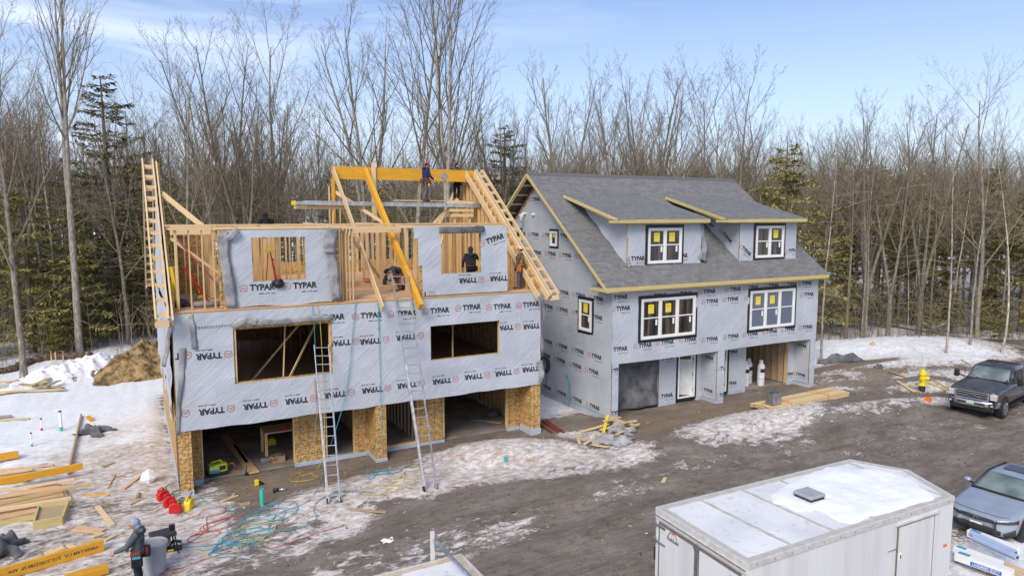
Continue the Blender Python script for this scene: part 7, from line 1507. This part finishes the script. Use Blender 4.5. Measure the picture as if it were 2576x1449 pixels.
MB().box((3.68,-12.16,1.2), (3.76,-12.12,2.98)).build('rack_post', M['trim_alu'], t2, bevel=.004); MB().bar((3.76,-12.14,2.80), (3.78,-14.3,2.80), .05, .06).build('rack_bar', M['steel'], t2, bevel=.004); MB().box((3.75,-12.18,2.62),(3.79,-12.13,2.82)).build('rack_bracket', M['steel'], t2)
# ================================================================== PEOPLE
def cloth_mat(name, c, bs=.5):
    def f(t, b):
        v = coords(t); n = noise(t, v, 5, 5, .6); t.links.new(ramp(t, n, [(.35, tuple(x*.75 for x in c)), (.65, tuple(min(1, x*1.25) for x in c))]), b.inputs['Base Color']); bump(t, b, noise(t, v, 9, 4, .6, .6), bs, .02)
    return mat(name, c, .9, 0, f, .2)
cloth_mat('skin', (.42,.22,.14), .0); cloth_mat('skin_dark', (.25,.12,.07), .0); cloth_mat('navy', (.018,.03,.09)); cloth_mat('trouser_grey', (.10,.10,.12)); cloth_mat('boot_brown', (.12,.055,.03)); cloth_mat('maroon', (.30,.01,.03)); cloth_mat('black_cloth', (.016,.016,.02)); cloth_mat('charcoal', (.045,.045,.055)); cloth_mat('duck_brown', (.38,.16,.05)); cloth_mat('tan_cloth', (.50,.34,.17)); cloth_mat('grey_green', (.085,.105,.105)); cloth_mat('hood_grey', (.26,.29,.38)); cloth_mat('denim', (.02,.035,.055)); cloth_mat('leather', (.16,.05,.035)); cloth_mat('leather_orange', (.38,.12,.03)); cloth_mat('cream', (.62,.46,.32)); cloth_mat('sleeve_grey', (.10,.09,.09)); cloth_mat('hair', (.012,.01,.009))
def remesh(o, vs, it=2):
    m_ = o.modifiers.new('remesh', 'REMESH'); m_.mode = 'VOXEL'; m_.voxel_size = vs; m_.use_smooth_shade = True
    s = o.modifiers.new('smooth', 'SMOOTH'); s.factor = .5; s.iterations = it
def ball(mb, p, r_): mb.ell(p, (r_, r_, r_), 10, 7)
def chain(mb, pts, rs, flat=1.0, n=12):
    mb.tube(pts, rs, n, 0, True, flat)
    for p, r_ in zip(pts, rs):
        if flat == 1.0: ball(mb, p, r_*.98)
def hand(mb, wr, d, nrm, side, curl=.5, s=1.0):
    """palm and five fingers: d = forearm direction, nrm = back of the hand"""
    d = Vector(d).normalized(); nrm = (Vector(nrm)-d*Vector(nrm).dot(d)).normalized(); lat = d.cross(nrm)*side; W = Vector(wr)
    mb.bar(W-d*.01, W+d*.085*s, .078*s, .03*s, nrm, 0, .088*s, .028*s)
    for i, (o_, ln) in enumerate(((-.033,.072),(-.011,.082),(.012,.077),(.034,.06))):
        p = W+d*.08*s+lat*o_*s; a = curl*(1+.12*i); q = p+(d*math.cos(a*.5)-nrm*math.sin(a*.5))*ln*.5*s+lat*o_*.15; r_ = q+(d*math.cos(a*1.5)-nrm*math.sin(a*1.5))*ln*.32*s; t_ = r_+(d*math.cos(a*2.3)-nrm*math.sin(a*2.3))*ln*.26*s
        chain(mb, [p, q, r_, t_], [.0100*s,.0092*s,.0086*s,.0075*s], n=7)
    p = W+d*.028*s-lat*.036*s; q = p-lat*.026*s+d*.03*s-nrm*.012; chain(mb, [p, q, q+d*.032*s+lat*.004-nrm*.014*curl], [.014*s,.0115*s,.009*s], n=7)
STAND = dict(head=(.03,0,1.63), neck=(0,0,1.46), chest=(0,0,1.30), waist=(0,0,1.06), pelvis=(0,0,.94), shL=(0,.19,1.41), elL=(-.02,.26,1.13), wrL=(.06,.27,.89), shR=(0,-.19,1.41), elR=(-.02,-.26,1.13), wrR=(.06,-.27,.89), hipL=(0,.09,.92), knL=(.03,.11,.50), anL=(-.01,.12,.09), hipR=(0,-.09,.92), knR=(.03,-.11,.50), anR=(-.01,-.12,.09), toeL=(.17,.14,.04), toeR=(.17,-.14,.04), face=(1,0,0))
def person(label, loc, rz, pose, top, legs, boots, hat=None, skin='skin', hood=None, down=None, vest=None, curl=(.6,.6), belt=None, beard=False, vox=.012, gloves=None, puffy=False, bulk=1.04):
    J = dict(STAND); J.update(pose); V_ = {k: Vector(v) for k, v in J.items()}; root = thing('person', label, 'person', loc, rz)
    fw = V_['face'].normalized(); hd = V_['head']; upv = (hd-V_['neck']).normalized(); lat = upv.cross(fw).normalized(); upf = fw.cross(lat).normalized()
    Rm = Matrix((fw, lat, upf)).transposed()
    b = MB(); b.ell(hd+upf*.02, (.098,.077,.108), 18, 12, 0, Rm); b.ell(hd+fw*.030-upf*.055, (.062,.056,.06), 14, 9, 0, Rm); b.tube([hd+fw*.088+upf*.018, hd+fw*.112-upf*.022, hd+fw*.088-upf*.03], [.009,.015,.012], 8)
    b.ell(hd+fw*.088-upf*.062, (.012,.026,.010), 10, 6, 0, Rm)
    for s in (-1, 1): b.ell(hd+lat*.078*s-upf*.0, (.022,.010,.032), 8, 6, 0, Rm); b.ell(hd+fw*.080+lat*.033*s+upf*.034, (.014,.024,.008), 8, 6, 0, Rm)
    chain(b, [V_['chest'], V_['neck'], hd-upf*.03], [.075,.058,.055]); b.tube([V_['pelvis']-Vector((0,0,.05)), V_['pelvis'], V_['waist'], V_['chest'], V_['neck']-(V_['neck']-V_['chest'])*.25], [.13,.16,.145,.17,.11], 16, 0, True, .66)
    for s in 'LR':
        sd2 = 1 if s == 'L' else -1
        chain(b, [V_['neck']-Vector((0,0,.06)), V_['sh'+s], V_['el'+s], V_['wr'+s]], [.06,.055,.041,.028]); fd = V_['wr'+s]-V_['el'+s]
        hand(b, V_['wr'+s], fd, (0, sd2*.9, .45), sd2, curl[0 if s == 'L' else 1])
        chain(b, [V_['hip'+s], V_['kn'+s], V_['an'+s]], [.085,.055,.04]); chain(b, [V_['an'+s]-Vector((0,0,.03)), V_['toe'+s]], [.04,.03])
    body = b.build('body', M[skin], root, world=False); remesh(body, vox, 1)
    for s in (-1, 1): MB().ell(hd+fw*.091+lat*.032*s+upf*.020, (.008,.013,.007), 8, 5, 0, Rm).build('eye', M['hair'], root, world=False)
    MB().tube([hd+fw*.098+lat*.022-upf*.061, hd+fw*.102-upf*.062, hd+fw*.098-lat*.022-upf*.061], .0035, 5).build('mouth', M['leather'], root, world=False)
    if beard: bd = MB().ell(hd+fw*.045-upf*.085, (.058,.058,.045), 12, 8, 0, Rm).build('beard', M['hair'], root, world=False, smooth=True)
    # jacket
    c = MB(); pf = 1.12 if puffy else bulk
    c.tube([V_['pelvis']+(V_['waist']-V_['pelvis'])*-.35, V_['pelvis'], V_['waist'], V_['chest'], V_['neck']-(V_['neck']-V_['chest'])*.15], [.172*pf,.185*pf,.175*pf,.20*pf,.115], 18, 0, True, .70)
    for s in 'LR': chain(c, [V_['neck']-(V_['neck']-V_['chest'])*.3, V_['sh'+s], V_['el'+s], V_['el'+s].lerp(V_['wr'+s], .93)], [.085,.078*pf,.058*pf,.043*pf])
    if puffy:
        for k in range(6): z_ = V_['pelvis'].lerp(V_['chest'], k/5); c.tube([z_-Vector((0,0,.012)), z_+Vector((0,0,.012))], [.2*pf,.2*pf], 18, 0, True, .72)
    if down: c.tube([V_['neck']-fw*.10+Vector((0,.11,.0)), V_['neck']-fw*.14+Vector((0,.0,-.07)), V_['neck']-fw*.10+Vector((0,-.11,.0))], [.05,.07,.05], 10); chain(c, [V_['neck']-fw*.05-Vector((0,0,.03)), V_['neck']+Vector((0,0,.015))], [.10,.075])
    jk = c.build('jacket', M[top], root, world=False); remesh(jk, .014, 4)
    if vest:
        v_ = MB(); v_.tube([V_['pelvis'], V_['waist'], V_['chest'], V_['neck']-(V_['neck']-V_['chest'])*.25], [.19,.187,.207,.14], 18, 0, True, .73)
        for s in 'LR': ball(v_, V_['sh'+s]*.8+V_['neck']*.2, .075)
        o_ = v_.build('vest', M[vest], root, world=False); remesh(o_, .014, 3)
    # trousers
    c = MB(); c.tube([V_['pelvis']-Vector((0,0,.08)), V_['pelvis']+(V_['waist']-V_['pelvis'])*.4], [.15,.165], 18, 0, True, .74)
    for s in 'LR': chain(c, [V_['hip'+s]-Vector((0,0,.02)), V_['kn'+s], V_['an'+s]+Vector((0,0,.03))], [.105,.075,.062])
    o_ = c.build('trousers', M[legs], root, world=False); remesh(o_, .014, 4)
    for s in 'LR':
        c = MB(); a = V_['an'+s]; t_ = V_['toe'+s]; chain(c, [a+Vector((0,0,.07)), a-Vector((0,0,.01)), a.lerp(t_, .5), t_], [.055,.055,.05,.045]); ball(c, a-(t_-a).normalized()*.045-Vector((0,0,.03)), .045)
        o_ = c.build('boot', M[boots], root, world=False); remesh(o_, .012, 2)
        if gloves: h = MB(); fd = V_['wr'+s]-V_['el'+s]; hand(h, V_['wr'+s], fd, (0, (1 if s == 'L' else -1)*.9, .45), 1 if s == 'L' else -1, .7, 1.13); o_ = h.build('glove', M[gloves], root, world=False); remesh(o_, .009, 1)
    if hood:
        c = MB(); c.ell(hd-fw*.030+upf*.025, (.112,.104,.125), 18, 12, 0, Rm); c.ell(hd-fw*.055-upf*.07, (.085,.095,.08), 14, 9, 0, Rm); o_ = c.build('hood', M[hood], root, world=False); remesh(o_, .010, 2)
    if hat:
        kind, hm = hat; c = MB()
        if kind == 'cap':
            c.ell(hd+upf*.055-fw*.008, (.108,.088,.078), 18, 10, 0, Rm); o_ = c.build('cap', M[hm], root, world=False); remesh(o_, .010, 1)
            br = MB(); br.prism([hd+fw*x_+lat*y_+upf*(.058-.06*(x_-.06)) for x_, y_ in ((.06,.07),(.12,.066),(.155,.035),(.165,0),(.155,-.035),(.12,-.066),(.06,-.07))], -upf*.010); br.build('brim', M[hm], o_, world=False)
            hr_ = MB().ell(hd-fw*.03+upf*.0, (.082,.080,.07), 14, 8, 0, Rm).build('hair', M['hair'], root, world=False, smooth=True)
        else: c.ell(hd+upf*.045-fw*.008, (.108,.090,.098), 18, 10, 0, Rm); o_ = c.build('beanie', M[hm], root, world=False); remesh(o_, .010, 1)
    elif not hood: MB().ell(hd+upf*.045-fw*.022, (.096,.082,.088), 16, 10, 0, Rm).build('hair', M['hair'], root, world=False, smooth=True)
    if belt:
        P_ = V_['pelvis']+Vector((0,0,.06)); bm = MB(); bm.tube([P_+Vector((.145*math.cos(a*math.pi/12), .20*math.sin(a*math.pi/12), .0)) for a in range(25)], .024, 6, caps=False); bl = bm.build('tool_belt', M[belt[0]], root, world=False)
        for (x_, y_, z_, sx, sy, sz, m_) in belt[1:]: c = P_+Vector((x_, y_, z_)); MB().box((c.x-sx, c.y-sy, c.z-sz), (c.x+sx, c.y+sy, c.z+sz)).build('pouch', M[m_], bl, world=False, bevel=.018)
    return root
# 1: navy hoodie on the plank, facing right along the beam, one hand on top of it
A = person('man in navy hoodie and red cap on the plank, one hand on the orange beam', (10.62,5.3,PLZ+.0), R(12),
    dict(head=(.10,.02,1.60), neck=(.03,0,1.45), face=(.85,.0,-.45), shL=(.02,.19,1.42), elL=(.24,.36,1.42), wrL=(.46,.55,1.44), elR=(.05,-.27,1.12), wrR=(.27,-.20,1.00), knL=(.12,.12,.50), anL=(.10,.14,.09), toeL=(.28,.12,.05), anR=(-.18,-.13,.09), knR=(-.05,-.11,.5), toeR=(0,-.15,.05)),
    'navy', 'trouser_grey', 'boot_brown', hat=('cap','maroon'), down=True, curl=(.5,1.4), belt=('leather', (-.05,-.22,-.12,.09,.05,.10,'leather'), (-.16,.05,-.10,.04,.11,.10,'boot_brown'), (.0,-.24,-.25,.035,.03,.05,'yellow_plastic'), (.12,-.12,-.12,.04,.05,.09,'leather')))
MB().ell((.21,.02,1.665), (.012,.035,.032), 12, 8).build('cap_patch', M['yellow_plastic'], A, world=False)
hm = thing('hammer', 'small hammer gripped by the man in the navy hoodie', 'hammer', (10.62,5.3,PLZ)); hm.rotation_euler = (0,0,R(12)); MB().tube([(.30,-.22,.93),(.40,-.19,1.12)], .012, 8).build('handle', M['pine'], hm, world=False); MB().tube([(.36,-.25,1.12),(.45,-.13,1.13)], .018, 8).build('head', M['steel'], hm, world=False)
# 2: bearded worker behind the beam
one(MB().bar((9.6,6.62,PLZ+.07), (13.25,6.62,PLZ+.07), .30, .05), 'rear_walk_board', M['pine_x'], 'rough walk board just behind the ridge beam, under the bearded man', 'board')
B = person('bearded man in a tan vest standing behind the beam, only head and legs showing', (12.70,6.62,PLZ+.10), R(-78), dict(head=(.04,0,1.62), elL=(.05,.27,1.14), wrL=(.16,.25,.95), elR=(.0,-.28,1.13), wrR=(.10,-.30,.90)), 'black_cloth', 'black_cloth', 'boot_brown', hat=('beanie','black_cloth'), hood='charcoal', skin='skin', vest='tan_cloth', beard=True, belt=('leather', (.02,.24,-.16,.09,.05,.14,'leather')))
# 3: black hooded worker beyond the top plate
one(MB().box((2.7,4.55,8.02), (4.9,5.4,8.07)), 'plywood_platform', M['plywood'], 'plywood sheet laid on the inner walls beneath the black hooded man', 'platform')
C = person('man in black, hood up, sitting beyond the top of the left dormer wall', (3.78,4.95,8.075-.0), R(98),
    dict(pelvis=(0,0,.13), waist=(.02,0,.27), chest=(.10,0,.48), neck=(.17,0,.63), head=(.26,.0,.75), face=(.9,0,-.4), shL=(.12,.19,.60), elL=(.10,.33,.36), wrL=(.24,.33,.14), shR=(.12,-.19,.60), elR=(.10,-.33,.36), wrR=(.24,-.33,.14), hipL=(.02,.10,.13), hipR=(.02,-.10,.13), knL=(.42,.16,.34), knR=(.42,-.16,.34), anL=(.55,.16,.07), anR=(.55,-.16,.07), toeL=(.72,.17,.05), toeR=(.72,-.17,.05)),
    'black_cloth', 'black_cloth', 'black_cloth', hood='black_cloth', down=True)
# 4: puffer jacket at the right window hole
D = person('man in a dark quilted jacket and hood, back turned, inside the right window hole', (10.86,1.2,DZ), R(72), dict(head=(.03,0,1.62), elR=(.10,-.36,1.22), wrR=(.30,-.52,1.16), elL=(.02,.30,1.14), wrL=(.16,.30,.92)), 'charcoal', 'denim', 'boot_brown', hood='charcoal', down=True, puffy=True, belt=('leather', (-.15,.0,-.10,.04,.14,.07,'black_cloth'), (-.05,-.22,-.12,.08,.05,.1,'black_cloth')))
# 5: tan cap, brown vest by the right rafters
E_ = person('man in brown vest and tan cap looking up beside the right rafters', (12.86,.72,DZ), R(140), dict(head=(.0,0,1.62), face=(.9,0,.35), neck=(-.01,0,1.46), elL=(.05,.27,1.13), wrL=(.13,.25,.88), elR=(.0,-.26,1.13), wrR=(.1,-.26,.88), knL=(.06,.11,.50), anL=(.05,.12,.09), toeL=(.24,.13,.05)), 'sleeve_grey', 'trouser_grey', 'boot_brown', hat=('cap','cream'), vest='duck_brown', gloves='black_cloth', down=False, belt=('leather_orange', (.02,.22,-.13,.10,.05,.15,'leather_orange'), (.02,-.22,-.13,.10,.05,.13,'leather_orange'), (.14,.1,-.10,.04,.06,.08,'leather')))
for s in (-1, 1): MB().tube([(.13,.09*s,1.12),(.155,.10*s,1.28),(.08,.12*s,1.44),(-.12,.05*s,1.40),(-.155,-.0,1.20),(-.14,.07*s,1.04)], .016, 6).build('harness_strap', M['charcoal'], E_, world=False, smooth=True)
# 6: bent worker behind the tall ladder
F = person('worker bent low with a blue and black tool behind the top of the tall ladder', (8.30,2.35,DZ), R(195),
    dict(pelvis=(-.05,0,.72), waist=(.10,0,.84), chest=(.32,0,.88), neck=(.47,0,.84), head=(.60,0,.78), face=(.7,0,-.7), shL=(.38,.18,.86), elL=(.46,.28,.60), wrL=(.62,.20,.44), shR=(.38,-.18,.86), elR=(.46,-.28,.60), wrR=(.62,-.20,.44), hipL=(-.05,.10,.72), hipR=(-.05,-.10,.72), knL=(.28,.16,.48), anL=(.12,.16,.09), toeL=(.30,.17,.05), knR=(.02,-.14,.40), anR=(-.28,-.14,.09), toeR=(-.10,-.15,.05)),
    'charcoal', 'boot_brown', 'boot_brown', hat=('beanie','black_cloth'), down=True, belt=('leather', (-.1,.2,-.04,.07,.05,.1,'leather')))
nl = thing('nail_gun', 'blue and black nail gun held low by the bent worker', 'nail gun', (8.30,2.35,DZ)); nl.rotation_euler = (0,0,R(195)); MB().box((.58,-.10,.30), (.74,.10,.52)).build('body', M['black'], nl, world=False, bevel=.03); MB().box((.60,-.105,.42), (.72,.105,.46)).build('stripe', M['hose_blue'], nl, world=False); MB().tube([(.60,0,.44),(.62,0,.62)], .025, 8).build('handle', M['black'], nl, world=False)
# 7: foreground worker beside the bin
gx_, gy_, gz_ = -1.20, -5.66, gz(-1.20,-5.66)
Gp = person('worker in a grey green hoodie with tool pouches reaching out beside the grey bin', (gx_, gy_, gz_+.02), R(172),
    dict(head=(.05,.0,1.62), face=(.95,.10,-.25), elL=(.20,.30,1.20), wrL=(.44,.26,1.10), shL=(.02,.20,1.41), shR=(0,-.20,1.41), elR=(.08,-.30,1.15), wrR=(.22,-.18,1.0)), 'grey_green', 'denim', 'black_cloth', hood='hood_grey', skin='skin', down=True, vox=.010, curl=(.9,.7), bulk=1.14,
    belt=('leather', (-.0,.23,-.20,.12,.05,.14,'black_cloth'), (.02,.25,-.02,.11,.04,.05,'leather'), (-.17,-.05,-.08,.05,.10,.10,'leather'), (-.14,-.22,-.18,.09,.06,.13,'charcoal'), (.0,.285,-.10,.09,.012,.03,'hose_blue'), (.10,.25,-.30,.02,.02,.10,'pink')))
MB().ell((.085,.0,1.70), (.05,.07,.03), 10, 6).build('hair', M['hair'], Gp, world=False, smooth=True)
